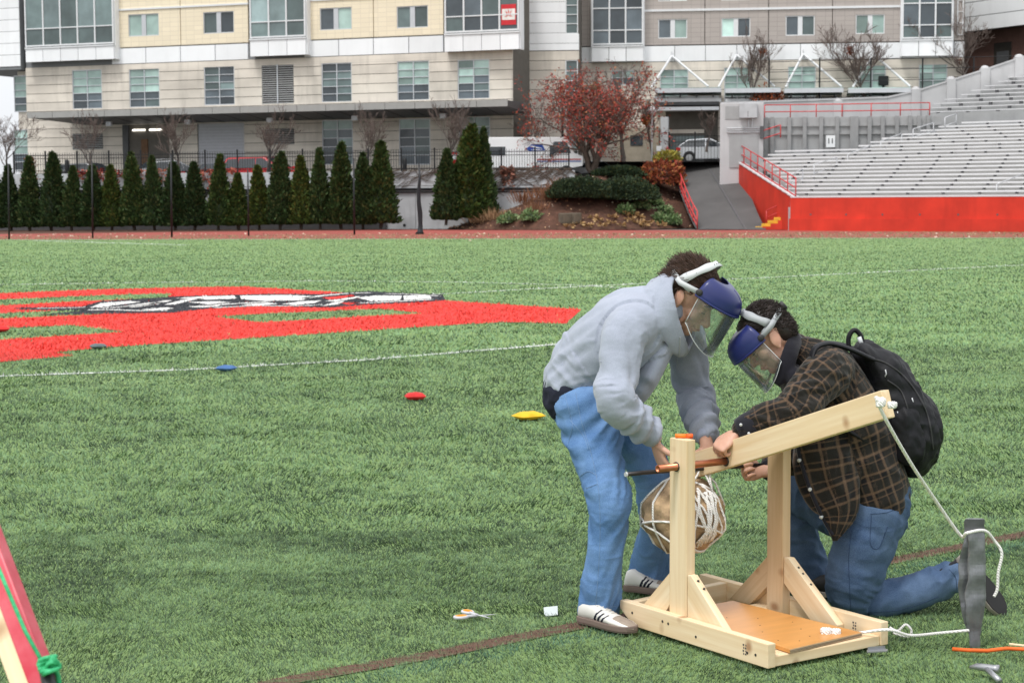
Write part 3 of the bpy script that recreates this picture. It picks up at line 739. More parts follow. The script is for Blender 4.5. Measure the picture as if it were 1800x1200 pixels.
bx('stand_base', M['concrete_grey'], GS, -.3, UX, .35, Y0s+DY*13, -.1, Z0s-.36)
# upper tier
Zu = FS.uz(1800, 195, Y0s+DY*20+2.2)[1]; Yu = Y0s + DY*20 + 2.2
bx('tier_wall', M['concrete_grey'], GS, FS.uz(1632, 210, Yu-.6)[0], UX, Yu-.6, Yu-.3, 3.5, Zu+.0)
ust = [1633,1637,1641,1660,1690,1707,1730,1755,1772]
for i, spx in enumerate(ust):
    y = Yu + DY*i; z = Zu - .1 + .29*i
    a = FS.uz(spx, 200-7*i, y)[0]
    r_ = bx('bench_seat', M['bench_alu'], GS, a, UX, y, y+.26, z+.2, z+.245)
    bx('tread', M['concrete_grey'], GS, a-.1, UX, y-.36, y+DY-.364, z-.4, z)
    u = a + .5 + (i*.6) % 1.9
    while u < ux + .6: bx('bracket', M['bracket'], GS, u-.06, u+.12, y+.03, y+.2, z+.003, z+.197); u += 1.9
# walls at the back
FB = Fac(1265, 108.5, 1640, 107)
SB = empty('stand_back_wall', M=FB.M, label='grey panelled concrete wall with ribs behind the bench rows', cat='wall')
u0 = FB.uz(1340, 230)[0]; u1 = FB.uz(1655, 220)[0]; zt2 = FB.uz(1480, 206)[1]
bx('wall', M['concrete_grey'], SB, u0, u1, 0, .3, 0, zt2)
M['rib'] = mk('rib', (.30,.305,.31), .8, .08)
for px in (1347,1358,1388,1415,1444,1472,1503,1529,1552,1577,1600,1616,1632):
    u = FB.uz(px, 230)[0]; wd = .14 if px != 1503 else .3
    bx('rib', M['rib'], SB, u-wd, u+wd*.6, -.22, -.002, 2.5, zt2+.03)
for zq in (zt2-.55, zt2-1.05): bx('ledge', M['concrete_grey'], SB, u0, u1, -.1, -.003, zq, zq+.10)
# sign with the section number
u0s, u1s, z0s_, z1s = FB.rect(1452, 1468, 238, 259, -.3)
sg = empty('section_sign', M=FB.M, label='small white square sign with number 11 on the grey ribbed wall', cat='sign')
bx('board', M['white_panel'], sg, u0s, u1s, -.3, -.26, z0s_, z1s)
def text(s, size, mat, parent, M4, name='lettering', ex=.004, bold=0.0):
    cu = bpy.data.curves.new('t', 'FONT'); cu.body = s; cu.size = size; cu.align_x = 'CENTER'; cu.align_y = 'CENTER'; cu.extrude = ex; cu.offset = bold; cu.resolution_u = 3
    o = bpy.data.objects.new('t', cu); COL.objects.link(o); dg = bpy.context.evaluated_depsgraph_get()
    me = bpy.data.meshes.new_from_object(o.evaluated_get(dg)); bpy.data.objects.remove(o); me.materials.clear(); me.materials.append(mat)
    return link(name, me, parent, M4)
text('11', .42, M['black_iron'], sg, Matrix.Translation(((u0s+u1s)/2, -.306, (z0s_+z1s)/2)) @ Matrix.Rotation(R(90), 4, 'X'), bold=.008)
# upper boundary wall: level, then climbing with rounded piers
FU = Fac(1265, 114, 1800, 113)
UW = empty('boundary_wall', M=FU.M, label='pale grey boundary wall climbing with round-topped piers beside the upper benches', cat='wall')
pts = [(1267,183),(1420,178),(1560,173),(1610,162),(1672,143),(1732,124),(1792,104),(1860,84)]
for (xa, ya), (xb, yb) in zip(pts[:-1], pts[1:]):
    a, za = FU.uz(xa, ya); b, zb = FU.uz(xb, yb)
    MB().prism([(a+.004,1),(b-.004,1),(b-.004,zb),(a+.004,za)], 0, .35).build('wall_panel', M['concrete_pale'], UW)
    MB().prism([(a+.004,za+.003),(b-.004,zb+.003),(b-.004,zb+.12),(a+.004,za+.12)], -.05, .4).build('coping', M['concrete_pale'], UW)
for px, py in ((1473,174),(1610,154),(1672,136),(1732,117),(1792,97)):
    a, za = FU.uz(px, py)
    MB().box(a-.28,a+.28,-.12,.42,2,za-.12).tube([(a,.15,za-.12),(a,.15,za),(a,.15,za+.06)], [.28,.22,.1], 12).build('pier', M['concrete_pale'], UW)
# concrete block house at the ramp head
FH = Fac(1265, 107.4, 1345, 107)
HB = empty('concrete_hut', M=FH.M, label='grey concrete block with wall-mounted electrical cabinet at the ramp head', cat='hut')
a0, a1 = 0, FH.uz(1342, 240)[0]
bx('wall', M['concrete_pale'], HB, a0, a1, 0, 4, 2, FH.uz(1300,181)[1], bevel=.04)
bx('recess', M['concrete_grey'], HB, FH.uz(1275,200)[0], FH.uz(1300,200)[0], -.03, -.002, FH.uz(1290,210)[1], FH.uz(1290,187)[1])
cb = bx('cabinet', M['galv'], HB, FH.uz(1300,195)[0], FH.uz(1331,195)[0], -.5, -.002, FH.uz(1315,208)[1], FH.uz(1315,182)[1], bevel=.02)
bx('cabinet_seam', M['bracket'], cb, FH.uz(1315,195)[0]-.012, FH.uz(1315,195)[0]+.012, -.508, -.501, FH.uz(1315,206)[1], FH.uz(1315,196)[1])
for yy in (226, 229.5, 233): z = FH.uz(1300,yy)[1]; MB().tube([(FH.uz(1278,yy)[0],-.08,z),(FH.uz(1338,yy)[0],-.08,z)], .05, 6).build('conduit', M['galv'], HB)
for px in (1316, 1322): MB().tube([(FH.uz(px,208)[0],-.08,FH.uz(px,208)[1]),(FH.uz(px,226)[0],-.08,FH.uz(px,226)[1])], .04, 6).build('conduit', M['galv'], HB)
bx('hut_door', M['concrete_grey'], HB, FH.uz(1282,260)[0], FH.uz(1333,260)[0], -.05, -.003, 3.6, FH.uz(1300,239)[1])
bx('junction_box', M['bracket'], HB, FH.uz(1336,240)[0], FH.uz(1342,240)[0], -.15, -.002, FH.uz(1339,244)[1], FH.uz(1339,222)[1])
# red side wall along the ramp with white stepped cap, yellow steps
A0 = G(1345, 403.5); A1 = P(1292, 286, 108.2)
sw = empty('ramp_side_wall', label='sloping red wall with white edge between ramp and benches', cat='wall')
B_ = FS.o + FS.n*.3
pA = [Vector((B_.x, B_.y, 0)), Vector((A1.x, A1.y, 0))]
mb = MB(); tops = [zt_, P(1292, 283, 108.2).z]; nn = Vector((pA[1].y-pA[0].y, -(pA[1].x-pA[0].x), 0)).normalized()
n_s = 12
for i in range(n_s):
    t0, t1 = i/n_s, (i+1)/n_s
    p, q = pA[0].lerp(pA[1], t0), pA[0].lerp(pA[1], t1); z0, z1 = tops[0]+(tops[1]-tops[0])*t0, tops[0]+(tops[1]-tops[0])*t1
    mb2 = MB(); W_ = nn*.3
    mb2.add([p, q, q+W_, p+W_, p+Vector((0,0,z0)), q+Vector((0,0,z1)), q+W_+Vector((0,0,z1)), p+W_+Vector((0,0,z0))], ((0,3,2,1),(4,5,6,7),(0,1,5,4),(1,2,6,5),(2,3,7,6),(3,0,4,7)))
    if i == 0 or True: mb.add(mb2.v, mb2.f)
    c = MB(); zz = z1 + .02
    vs_ = [p-W_*.1+Vector((0,0,z0+.01)), q-W_*.1+Vector((0,0,z1-.02)), q+W_*1.1+Vector((0,0,z1-.02)), p+W_*1.1+Vector((0,0,z0+.01))]
    c.add([v for v in vs_] + [Vector((v.x, v.y, v.z + .075)) for v in vs_], ((0,3,2,1),(4,5,6,7),(0,1,5,4),(1,2,6,5),(2,3,7,6),(3,0,4,7)))
    c.build('cap_stone', M['bench_alu'], sw, fixn=True)
mb.build('wall', M['red_paint'], sw, fixn=True)
# yellow steps at the corner
S0 = G(1340, 403)
ys = empty('corner_steps', M=Matrix.Translation((S0.x, S0.y-.2, 0)) @ Matrix.Rotation(math.atan2(FS.u.y, FS.u.x), 4, 'Z'), label='yellow painted concrete steps at the red wall corner', cat='steps')
for i in range(4): bx('step', M['yellow_paint'], ys, i*.38, 1.9, -.9, .1, .17*i+.002*i, .17*(i+1), bevel=.012)
MB().prism([(.55,0),(3,0),(3,.7),(1.95,.7),(1.95,.52),(1.5,.52),(1.5,.34),(1.05,.34),(1.05,.17),(.55,.17)], -1.1, -.905).build('stringer', M['red_paint'], ys, fixn=True)
# rails
def rail(name, pts, zs, posts, mat, label, r=.035, group=None, mids=(.5,), cat='handrail'):
    o = empty(name, label=label, cat=cat, group=group)
    for hgt in (1.0,) + tuple(mids):
        MB().tube([Vector((p.x, p.y, p.z + zs*hgt)) for p in pts], r, 7).build('rail', mat, o, True)
    for k in range(posts):
        t = k/(posts-1) if posts > 1 else 0; p = crv(pts, min(t, .9999)); MB().tube([p, p + Vector((0,0,zs))], r, 7).build('post', mat, o, True)
    return o
hp = []
for i in range(7):
    t = i/6; p = RB[0].lerp(RT[0], t) ; hp.append(Vector((p.x + .05, p.y, ramp_z(t))))
hp[-1] = Vector((P(1172,270,113.5).x, 113.3, gate_z))
rail('ramp_handrail', hp, 1.0, 9, M['red_rail'], 'long red handrail climbing between the mulch bed and the ramp', .04, mids=(.5,.2))
q0, q1 = pA[0]+nn*.15, pA[1]+nn*.15; q0.z, q1.z = tops[0], tops[1]
rail('stand_handrail', [q0.lerp(q1, t) for t in (0,.25,.5,.75,1)], 1.05, 9, M['red_rail'], 'red railing on top of the sloping red wall by the benches', .035, mids=(.5,.1))
r0 = P(1292, 262, 108); r1 = P(1372, 236, 106.8); r0.z -= .0
rail('stand_handrail', [Vector((r0.x,r0.y,r0.z-.2)), Vector((r1.x,r1.y,r1.z-.2))], .75, 2, M['red_rail'], 'short red double rail in front of the concrete block', .035, mids=(.35,))
rail('wall_handrail', [P(1344,207,106.4), P(1480,205.5,106.2), P(1634,203,105.8)], .75, 7, M['red_rail'], 'level red railing on top of the grey ribbed wall', .032, mids=(.45,))
s0 = S0 + Vector((.1,-.9,.15)); rail('step_rail', [s0, s0 + Vector((1.6,-.35,.75))], .9, 2, M['red_rail'], 'red stair rail beside the yellow steps', .035, mids=(.55,))
# silver aisle rails
def aisle(pairs, label):
    for i, (p, q) in enumerate(pairs):
        pa = [P(*p), P(*q)]
        rail('aisle_rail', [Vector((v.x, v.y, v.z-.9)) for v in pa], .9, 2, M['galv'], label % ('lowest','second lowest','third lowest','fourth lowest','second highest','highest')[i], .028, 'aisle rails', mids=(.45,))
aisle([((1389,308,98.2),(1411,297,99)), ((1431,289,99.6),(1471,277,101.5)), ((1490,272,102),(1530,256,103.4)), ((1548,248,103.4),(1585,235,104)), ((1605,227,104.0),(1641,216,104.6)), ((1661,207,105.0),(1681,200,105.6))], 'silver aisle handrail on the bench steps, %s of the diagonal row')
pa = [P(1752,324,90.5), P(1800,305,92.3)]
rail('aisle_rail', [Vector((v.x, v.y, v.z-.9)) for v in pa], .9, 2, M['galv'], 'silver aisle handrail close above the red front wall', .028, 'aisle rails', mids=(.45,))
# mast fence behind the boundary wall (thin black posts with wires)
cf = empty('wire_fence', M=FU.M, label='tall thin black post and wire fence behind the pale wall', cat='fence')
for px in (1352,1441,1531,1622,1712,1800):
    u, z = FU.uz(px, 102, 1.2); MB().tube([(u,1.2,4),(u,1.2,z)], .05, 6).build('post', M['black_iron'], cf)
ua, ub = FU.uz(1352,102,1.2)[0], FU.uz(1800,102,1.2)[0]
for yy in (108, 126, 145, 163):
    z = FU.uz(1500, yy, 1.2)[1]; MB().tube([(ua,1.2,z),(ub,1.2,z+.25)], .022, 5).build('wire', M['black_iron'], cf)
# ================================================================ plants
def tint_mat(name, rough=.7, trans=0.0):
    n = N(name); at = n.n('Attribute'); at.attribute_name = 'tint'; n.base(at.outputs['Color']); m = n.set(rough, 0, .25)
    return m
M['leaf'] = tint_mat('leaf'); M['leaf_gloss'] = tint_mat('leaf_gloss', .45)
n = N('leaf_evergreen'); at = n.n('Attribute'); at.attribute_name = 'tint'; oi = n.n('ObjectInfo')
n.base(n.mix(1.0, at.outputs['Color'], n.ramp(oi.outputs['Random'], [(0, (.72,.78,.8)), (.45, (1,1,1)), (.8, (1.15,1.1,.8)), (1, (1.5,1.25,.8))]), 'MULTIPLY')); M['leaf_evergreen'] = n.set(.7, 0, .25)
M['bark'] = mk('bark', (.10,.075,.06), .9, .3, 6, 5, .5, 40)
M['bark_grey'] = mk('bark_grey', (.12,.10,.09), .9, .25, 6, 5, .4, 40)
M['twig'] = mk('twig', (.15,.115,.10), .9, .25, 5)
rp = np.random.default_rng(3)
def leaves(pos, out, size, cols, rnd, up=.3, aspect=.45, jitter=.7):
    """one small pointed quad per position, facing roughly along `out`"""
    n_ = len(pos); d = out + rnd.normal(0, jitter, (n_, 3)) + np.array([0, 0, up]); d /= np.linalg.norm(d, axis=1)[:, None] + 1e-9
    s = np.cross(d, rnd.normal(0, 1, (n_, 3))); s /= np.linalg.norm(s, axis=1)[:, None] + 1e-9
    L = size * (.6 + .8 * rnd.random(n_))[:, None]
    V = np.empty((n_, 4, 3)); V[:,0] = pos; V[:,1] = pos + d*L*.5 + s*L*aspect*.5; V[:,2] = pos + d*L; V[:,3] = pos + d*L*.5 - s*L*aspect*.5
    a, b = np.array(cols[0]), np.array(cols[1]); t = rnd.random((n_, 1))
    c = a*(1-t) + b*t
    if len(cols) > 2:
        m = rnd.random(n_) < .18; c[m] = np.array(cols[2])
    return V.reshape(-1, 3), np.arange(n_*4).reshape(-1, 4), np.repeat(c, 4, 0)
def merge(parts):
    V, Fc, C = [], [], []; o = 0
    for v, f, c in parts: V.append(v); Fc.append(f + o); C.append(c); o += len(v)
    return np.concatenate(V), np.concatenate(Fc), np.concatenate(C)

# --- arborvitae -----------------------------------------------------------
def arbor_mesh(seed, twin=0.0, n_=5200):
    rnd = np.random.default_rng(seed)
    def cone(cx, cy, h, rad, n_):
        t = rnd.random(n_)**1.25; th = rnd.random(n_)*2*np.pi
        prof = lambda t: rad * np.minimum(1, (t+.06)/.12)**.5 * (1-t)**.80 * (1.04 + .06*np.sin(t*19+seed))
        lob = 1 + .34*(fbm(th*2.2+seed*7, t*7.0, 2)-.5)*2 + .22*(vnoise(th*5+seed, t*19)-.5)*2
        r_ = prof(t)*lob*(.80+.22*rnd.random(n_))
        pos = np.stack([cx + np.cos(th)*r_, cy + np.sin(th)*r_, t*h + .10], 1)
        out = np.stack([np.cos(th)*.8, np.sin(th)*.8, np.full(n_, 1.1)], 1)
        dep = (r_/(prof(t)*lob+1e-6)-.80)/.22
        V, Fc, C = leaves(pos, out, .17, ((.020,.042,.014),(.050,.092,.026),(.085,.10,.035)), rnd, .35, .5, .45)
        cl = .72 + .56*fbm(th*4+3*seed, t*13, 2)
        C *= np.repeat(cl, 4)[:, None]
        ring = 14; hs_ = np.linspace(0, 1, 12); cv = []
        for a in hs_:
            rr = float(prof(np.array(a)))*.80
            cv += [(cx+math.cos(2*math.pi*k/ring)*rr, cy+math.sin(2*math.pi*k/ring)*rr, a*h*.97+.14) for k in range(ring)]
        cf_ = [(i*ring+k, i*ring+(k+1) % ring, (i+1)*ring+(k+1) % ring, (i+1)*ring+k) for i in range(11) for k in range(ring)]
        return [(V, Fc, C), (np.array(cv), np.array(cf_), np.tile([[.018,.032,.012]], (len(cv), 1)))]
    p = cone(0, 0, 1.0*4, .60, n_)
    if twin: p += cone(.22*twin, .05, 4*(.93 if twin > 0 else .9), .42, n_//2)
    V, Fc, C = merge(p)
    return npmesh('crown', V, Fc, M['leaf_evergreen'], False, C)
arb = [arbor_mesh(s, t) for s, t in ((1,0),(2,.6),(3,0),(4,-.7),(5,0),(6,.9))]
trk = MB().tube([(0,0,-.1),(.02,0,.35),(0,.02,.9)], [.09,.07,.05], 7).tube([(.05,0,-.1),(.16,.03,.4),(.2,0,.8)], [.05,.04,.03], 6).mesh('trunk', M['bark'], True)
arbs = [(-6,300,36,406,0),(20,294,33,406,0),(53,280,35,405,2),(91,272,37,405,3),(126,296,32,404,4),(163,295,37,404,1),(197,294,33,404,2),(237,272,37,403,5),(272,278,31,403,0),(308,289,38,403,1),
 (342,289,36,402,4),(384,276,35,402,2),(420,308,33,402,0),(456,295,35,401,4),(492,271,37,401,5),(529,278,35,400,1),(563,265,33,400,0),(600,255,39,400,3),(638,273,37,400,5),(669,253,46,399,2),(784,266,38,393,4),(826,224,52,390,5),(850,229,32,386,0)]
desc = ['partly cut off at the photo edge','with blunt top by the photo edge','with a browned orange tip','with two tips, third from the photo edge','short and blunt, left of the black estate car','in front of the black estate car','right below the dock opening','tall with bright tip below the lit dock','slender, just right of the lit dock','in front of the silver car',
 'before the pale roller door','tall, just before the red minivan','shortest of the row','blunt and wide before the red minivan','twin-tipped, right of the red minivan','with a lower second tip','with a slim pointed tip, sixth from the bare wall','tall and pointed, third from the bare wall','with two tips, next to last before the bare wall','wide and last before the bare wall','short one of the trio beyond the bare wall','tallest and widest of the trio by the mail truck','thin one tucked against the mail truck']
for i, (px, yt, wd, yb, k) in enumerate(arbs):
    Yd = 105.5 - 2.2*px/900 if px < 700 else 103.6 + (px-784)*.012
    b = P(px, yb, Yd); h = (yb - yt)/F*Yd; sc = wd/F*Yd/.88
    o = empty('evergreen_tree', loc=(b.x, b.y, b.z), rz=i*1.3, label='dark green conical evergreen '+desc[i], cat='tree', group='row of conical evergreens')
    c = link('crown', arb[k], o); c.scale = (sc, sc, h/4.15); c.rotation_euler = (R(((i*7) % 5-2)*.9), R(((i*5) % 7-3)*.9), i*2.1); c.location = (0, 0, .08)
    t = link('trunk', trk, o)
    if i == 2:   # browned tip
        cl = link('dead_tip', arb[0], o); 
        V, Fc, C = leaves(np.stack([rp.normal(0,.17,900)*np.linspace(1.25,.5,900), rp.normal(0,.17,900)*np.linspace(1.25,.5,900), np.linspace(0,1.35,900)],1), np.tile([[0,0,1.]],(900,1)), .15, ((.10,.035,.015),(.20,.075,.03)), rp)
        cl.data = npmesh('dead_tip', V, Fc, M['leaf'], False, C); cl.location = (0, -.12, h-1.3)

# --- branching trees --------------------------------------------------------
def branch_tree(seed, height, spread, levels=5, up=.5, r0=.12, trunk=.3, kids=(3,5), wig=.16, lean=(0,0), droop=0.0):
    """trunk, then limbs, branches and twigs; every order shorter and thinner than the one before"""
    rnd = random.Random(seed); big = MB(); fine = MB(); tips = []
    ratio = {0:1, 1:.95, 2:.62, 3:.55, 4:.5, 5:.5, 6:.5}
    def grow(p, d, L, r_, lv):
        n_ = 5 if lv <= 1 else (4 if lv == 2 else 3); pts = [p]; q = p; dd = d.copy()
        for i in range(n_):
            dd = (dd + Vector((rnd.gauss(0,wig), rnd.gauss(0,wig), rnd.gauss(0,wig)*.5)) + Vector((0,0,up*.14 - droop*.05*lv))).normalized(); q = q + dd*L/n_; pts.append(q)
        rs = [max(.008, r_*(1-.6*i/n_)) for i in range(n_+1)]
        (big if lv <= 1 else fine).tube(pts, rs, 6 if lv <= 1 else 3, cap=False)
        if lv >= levels-2: tips.extend([(pts[k], dd.copy()) for k in range(1, n_+1)])
        if lv >= levels: return
        nk = rnd.randint(*kids) + (4 if lv == 0 else (3 if lv == 1 else 1))
        for k in range(nk):
            t = (rnd.uniform(.55, 1.0) if lv == 0 else rnd.uniform(.2, 1.0)); j = min(int(t*n_), n_-1); b = pts[j].lerp(pts[j+1], t*n_-j)
            az = 2*math.pi*(k + rnd.random()*.8)/nk; s = spread*rnd.uniform(.7, 1.25)*(1.0 if lv == 0 else .85)
            o1 = dd.orthogonal().normalized(); o2 = dd.cross(o1)
            nd = (dd + (o1*math.cos(az) + o2*math.sin(az))*s + Vector((0,0,up*.25))).normalized()
            L2 = (height*(1-trunk)*.62 if lv == 0 else L*ratio[lv+1])*rnd.uniform(.65, 1.05)
            grow(b, nd, L2, max(.009, rs[min(j+1, n_)]*.56), lv+1)
    grow(Vector((0,0,-.15)), Vector((lean[0], lean[1], 1)).normalized(), height*trunk, r0, 0)
    return big, fine, tips
def fit(mbs, height, extra=None):
    zm = max(v[2] for m in mbs for v in m.v); k = height/zm
    for m in mbs: m.v = [(v[0]*k, v[1]*k, v[2]*k) for v in m.v]
    return k
def bare_tree(seed, px, py, Yd, htpx, label, spread=.55, up=.6, widen=1.0, group='bare trees', levels=4, r0=.11, leafcol=None, nleaf=0, trunk=.36, kids=(2,4)):
    b = P(px, py, Yd); h = htpx/F*Yd
    big, fine, tips = branch_tree(seed, h, spread, levels, up, r0, trunk, kids)
    k = fit((big, fine), h)
    if widen != 1.0:
        for m in (big, fine): m.v = [(v[0]*widen, v[1]*widen, v[2]) for v in m.v]
    o = empty('bare_tree', loc=b, label=label, cat='tree', group=group)
    big.build('trunk', M['bark_grey'], o, True); cr = fine.build('crown', M['twig'], o, True)
    if nleaf:
        idx = [random.Random(seed+7).randrange(len(tips)) for _ in range(nleaf)]
        pos = np.array([[tips[i][0].x*k*widen, tips[i][0].y*k*widen, tips[i][0].z*k] for i in idx]) + rp.normal(0, .12, (nleaf, 3))
        V, Fc, C = leaves(pos, rp.normal(0, 1, (nleaf, 3)), .13, leafcol, rp, -.2, .6)
        link('leaves', npmesh('leaves', V, Fc, M['leaf'], False, C), cr)
    return o
bare_tree(21, 156, 318, 111.5, 128, 'bare vase-shaped tree above the black estate car', .65, .6)
bare_tree(22, 312, 312, 110.5, 122, 'bare vase-shaped tree beside the lit dock', .65, .6)
bare_tree(23, 467, 310, 109, 130, 'bare vase-shaped tree in front of the red minivan', .65, .6)
bare_tree(24, 632, 306, 108, 128, 'bare vase-shaped tree between the two tall windows', .65, .6)
bare_tree(25, 795, 306, 107.2, 140, 'bare silvery tree behind the shortest evergreen of the trio', .7, .6)
bare_tree(26, 8, 330, 112, 150, 'bare tree against the white sky at the photo edge', .8, .5)
bare_tree(27, 940, 306, 110, 140, 'thin bare tree behind the mail truck', .8, .6)
bare_tree(28, 1322, 184, 115.0, 150, 'tall bare tree behind the concrete block', .55, .9, r0=.13, trunk=.22, levels=4, kids=(3,5), leafcol=((.20,.06,.04),(.30,.11,.05)), nleaf=160)
bare_tree(29, 1522, 178, 114.7, 140, 'bare tree with a few rust leaves before the third V strut', .75, .6, r0=.12, trunk=.2, levels=4, kids=(3,5), leafcol=((.17,.05,.035),(.25,.09,.05)), nleaf=200, widen=1.2)
bare_tree(30, 1700, 152, 114.3, 165, 'large bare tree at the corner of the white clad building', .75, .6, r0=.14, trunk=.2, levels=4, kids=(3,5), leafcol=((.17,.05,.035),(.25,.09,.05)), nleaf=150, widen=1.25)
bare_tree(31, 1242, 262, 113.5, 72, 'small bare tree beside the gate', .5, .6, r0=.07)

# --- red tree on the bed ------------------------------------------------------
rb_ = P(1057, 300, 108.5)
RTr = empty('red_tree', loc=rb_, label='broad spreading red-leaved tree above the dark clipped junipers', cat='tree')
big, fine, tips = MB(), MB(), []
for s, ln in ((41,(-.75,-.1)),(42,(.35,.2)),(43,(-.15,-.3)),(44,(.8,-.15)),(45,(-.4,.3)),(46,(.05,.1))):
    a, b, t = branch_tree(s, 6.0, .8, 4, .30, .15, .30, (2,3), .24, ln, .5); big.v, big.f, big.mi = (big.v + a.v, big.f + [tuple(i+len(big.v) for i in f) for f in a.f], big.mi + a.mi)
    fine.add(b.v, b.f); tips += t
zmx = max(v[2] for m in (big, fine) for v in m.v); xmn = min(v[0] for v in fine.v); xmx = max(v[0] for v in fine.v)
kz = 188/F*108.5/zmx; kx = 10.2/(xmx-xmn)
tf = lambda v: (v[0]*kx - (xmx+xmn)/2*kx*.8 - .35, v[1]*kx*.8, v[2]*kz)
for m in (big, fine): m.v = [tf(v) for v in m.v]
big.build('trunk', M['bark'], RTr, True); cr = fine.build('crown', M['twig'], RTr, True)
nl = 9500; idx = rp.integers(0, len(tips), nl); tp = np.array([tf(t[0]) for t in tips])
pos = tp[idx] + rp.normal(0, .16, (nl, 3)); V, Fc, C = leaves(pos, rp.normal(0, 1, (nl, 3)), .14, ((.20,.034,.026),(.44,.078,.055),(.36,.14,.06)), rp, -.2, .6)
link('leaves', npmesh('leaves', V, Fc, M['leaf'], False, C), cr)
# yellowing tree just behind it
o = bare_tree(52, 1095, 285, 112, 182, 'yellow-leaved tree peeking out above the red tree', .5, .5, r0=.12, trunk=.3, levels=4, leafcol=((.28,.20,.05),(.42,.30,.09)), nleaf=1500, widen=1.25)
o.name = 'yellow_tree'
o = bare_tree(53, 1150, 280, 111.5, 110, 'small orange-leaved tree at the edge of the red tree', .5, .5, r0=.08, levels=4, leafcol=((.30,.10,.03),(.42,.18,.04)), nleaf=900)
o.name = 'orange_tree'
# --- leafy shrubs ---------------------------------------------------------------
def shrub(name, c, rad, n_, size, cols, label, cat='shrub', group=None, fl=1.0, mat='leaf', up=.4, core=None, lump=.25, seed=0, stems=True):
    rnd = np.random.default_rng(seed + int(abs(c.x*97)+abs(c.z*31)))
    d = rnd.normal(0, 1, (n_, 3)); d[:,2] = np.abs(d[:,2])*fl; d /= np.linalg.norm(d, axis=1)[:, None]
    th = np.arctan2(d[:,1], d[:,0]); ph = d[:,2]
    lb = 1 + lump*(fbm(th*1.9+seed, ph*4+seed*3, 3)-.5)*2.6
    r_ = (.72 + .3*rnd.random(n_))*lb
    pos = d*r_[:, None]*np.array(rad)
    V, Fc, C = leaves(pos, d, size, cols, rnd, up, .55, .6)
    sh = np.repeat(.75 + .5*fbm(th*3+5, ph*6, 2), 4)[:, None]; C = C*sh
    parts = [(V, Fc, C)]
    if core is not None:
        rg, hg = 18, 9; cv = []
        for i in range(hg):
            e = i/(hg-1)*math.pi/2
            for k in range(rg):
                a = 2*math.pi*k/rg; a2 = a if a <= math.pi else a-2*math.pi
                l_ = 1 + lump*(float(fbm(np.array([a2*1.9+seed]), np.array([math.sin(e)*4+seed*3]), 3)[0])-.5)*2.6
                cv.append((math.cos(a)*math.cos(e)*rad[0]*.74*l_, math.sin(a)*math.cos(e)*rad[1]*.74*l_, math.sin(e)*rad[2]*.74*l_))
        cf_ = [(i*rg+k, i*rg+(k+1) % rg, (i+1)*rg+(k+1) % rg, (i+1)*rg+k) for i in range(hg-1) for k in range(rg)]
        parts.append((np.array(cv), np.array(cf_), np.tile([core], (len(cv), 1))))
    V, Fc, C = merge(parts)
    o = empty(name, loc=c, label=label, cat=cat, group=group)
    link('foliage', npmesh('foliage', V, Fc, M[mat], False, C), o)
    if stems:
        mb = MB()
        for k in range(5):
            a = k*1.3+seed; mb.tube([(0,0,-.12),(math.cos(a)*rad[0]*.25,math.sin(a)*rad[1]*.25,rad[2]*.35),(math.cos(a)*rad[0]*.5,math.sin(a)*rad[1]*.5,rad[2]*.65)], [.03,.02,.01], 5)
        mb.build('stem', M['bark'], o)
    return o
GR = ((.09,.16,.06),(.19,.28,.12),(.28,.34,.17))
k = F
sh = [(893,382,100.9,20,14,'round green shrub nearest the bare wall on the bed'),(936,378,101.6,24,17,'larger round green shrub above the boulder'),(1095,369,102.9,17,13,'small green shrub in front of the clipped juniper'),(1128,362,103.8,18,11,'low green shrub, middle of the bed'),
      (1149,354,104.6,15,12,'green shrub highest on the bed by the juniper'),(1169,371,102.8,17,13,'pale green shrub near the red handrail'),(1162,381,101.6,15,12,'green shrub second from the handrail foot'),(1183,388,100.7,18,15,'bright green shrub at the handrail foot')]
def bed_at(px, py):
    """point of the mulch slope seen at a pixel"""
    best = None
    for i in range(61):
        for j in range(31):
            p = bedpt(i/60, j/30); v = p - CAM; d = v.dot(_f); x = 900 + F*v.dot(_r)/d; y = 600 - F*v.dot(_u)/d
            e = (x-px)**2 + (y-py)**2
            if best is None or e < best[0]: best = (e, p)
    return best[1]
for i, (px, py, Yd, wx, wz, lb) in enumerate(sh):
    c = bed_at(px, py+wz*.45); s = c.y/F
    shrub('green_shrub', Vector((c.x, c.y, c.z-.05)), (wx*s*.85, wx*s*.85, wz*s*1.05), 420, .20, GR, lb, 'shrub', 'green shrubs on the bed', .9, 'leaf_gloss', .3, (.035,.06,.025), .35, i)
JU = ((.012,.026,.014),(.034,.058,.024),(.055,.068,.022))
def clipped(px, py, wx, hz, label, seed):
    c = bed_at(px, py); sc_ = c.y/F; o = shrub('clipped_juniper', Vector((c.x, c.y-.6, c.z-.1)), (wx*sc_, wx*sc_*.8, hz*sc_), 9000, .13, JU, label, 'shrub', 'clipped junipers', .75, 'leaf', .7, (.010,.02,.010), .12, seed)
    return o
clipped(1016, 344, 58, 36, 'dark clipped juniper mound under the red tree trunk', 3)
clipped(1094, 348, 64, 38, 'flat-topped dark juniper mound next to the rust-red bush', 8)
clipped(1085, 306, 46, 16, 'low dark juniper behind the red tree trunk', 5)
c = P(1160, 322, 108); shrub('rust_bush', Vector((c.x, c.y, c.z)), (1.45,1.1,1.25), 1500, .24, ((.16,.035,.022),(.33,.09,.035),(.36,.16,.05)), 'rust-red leafy bush beside the top of the red handrail', 'shrub', None, .9, 'leaf', .2, (.07,.03,.02), .3, 2)
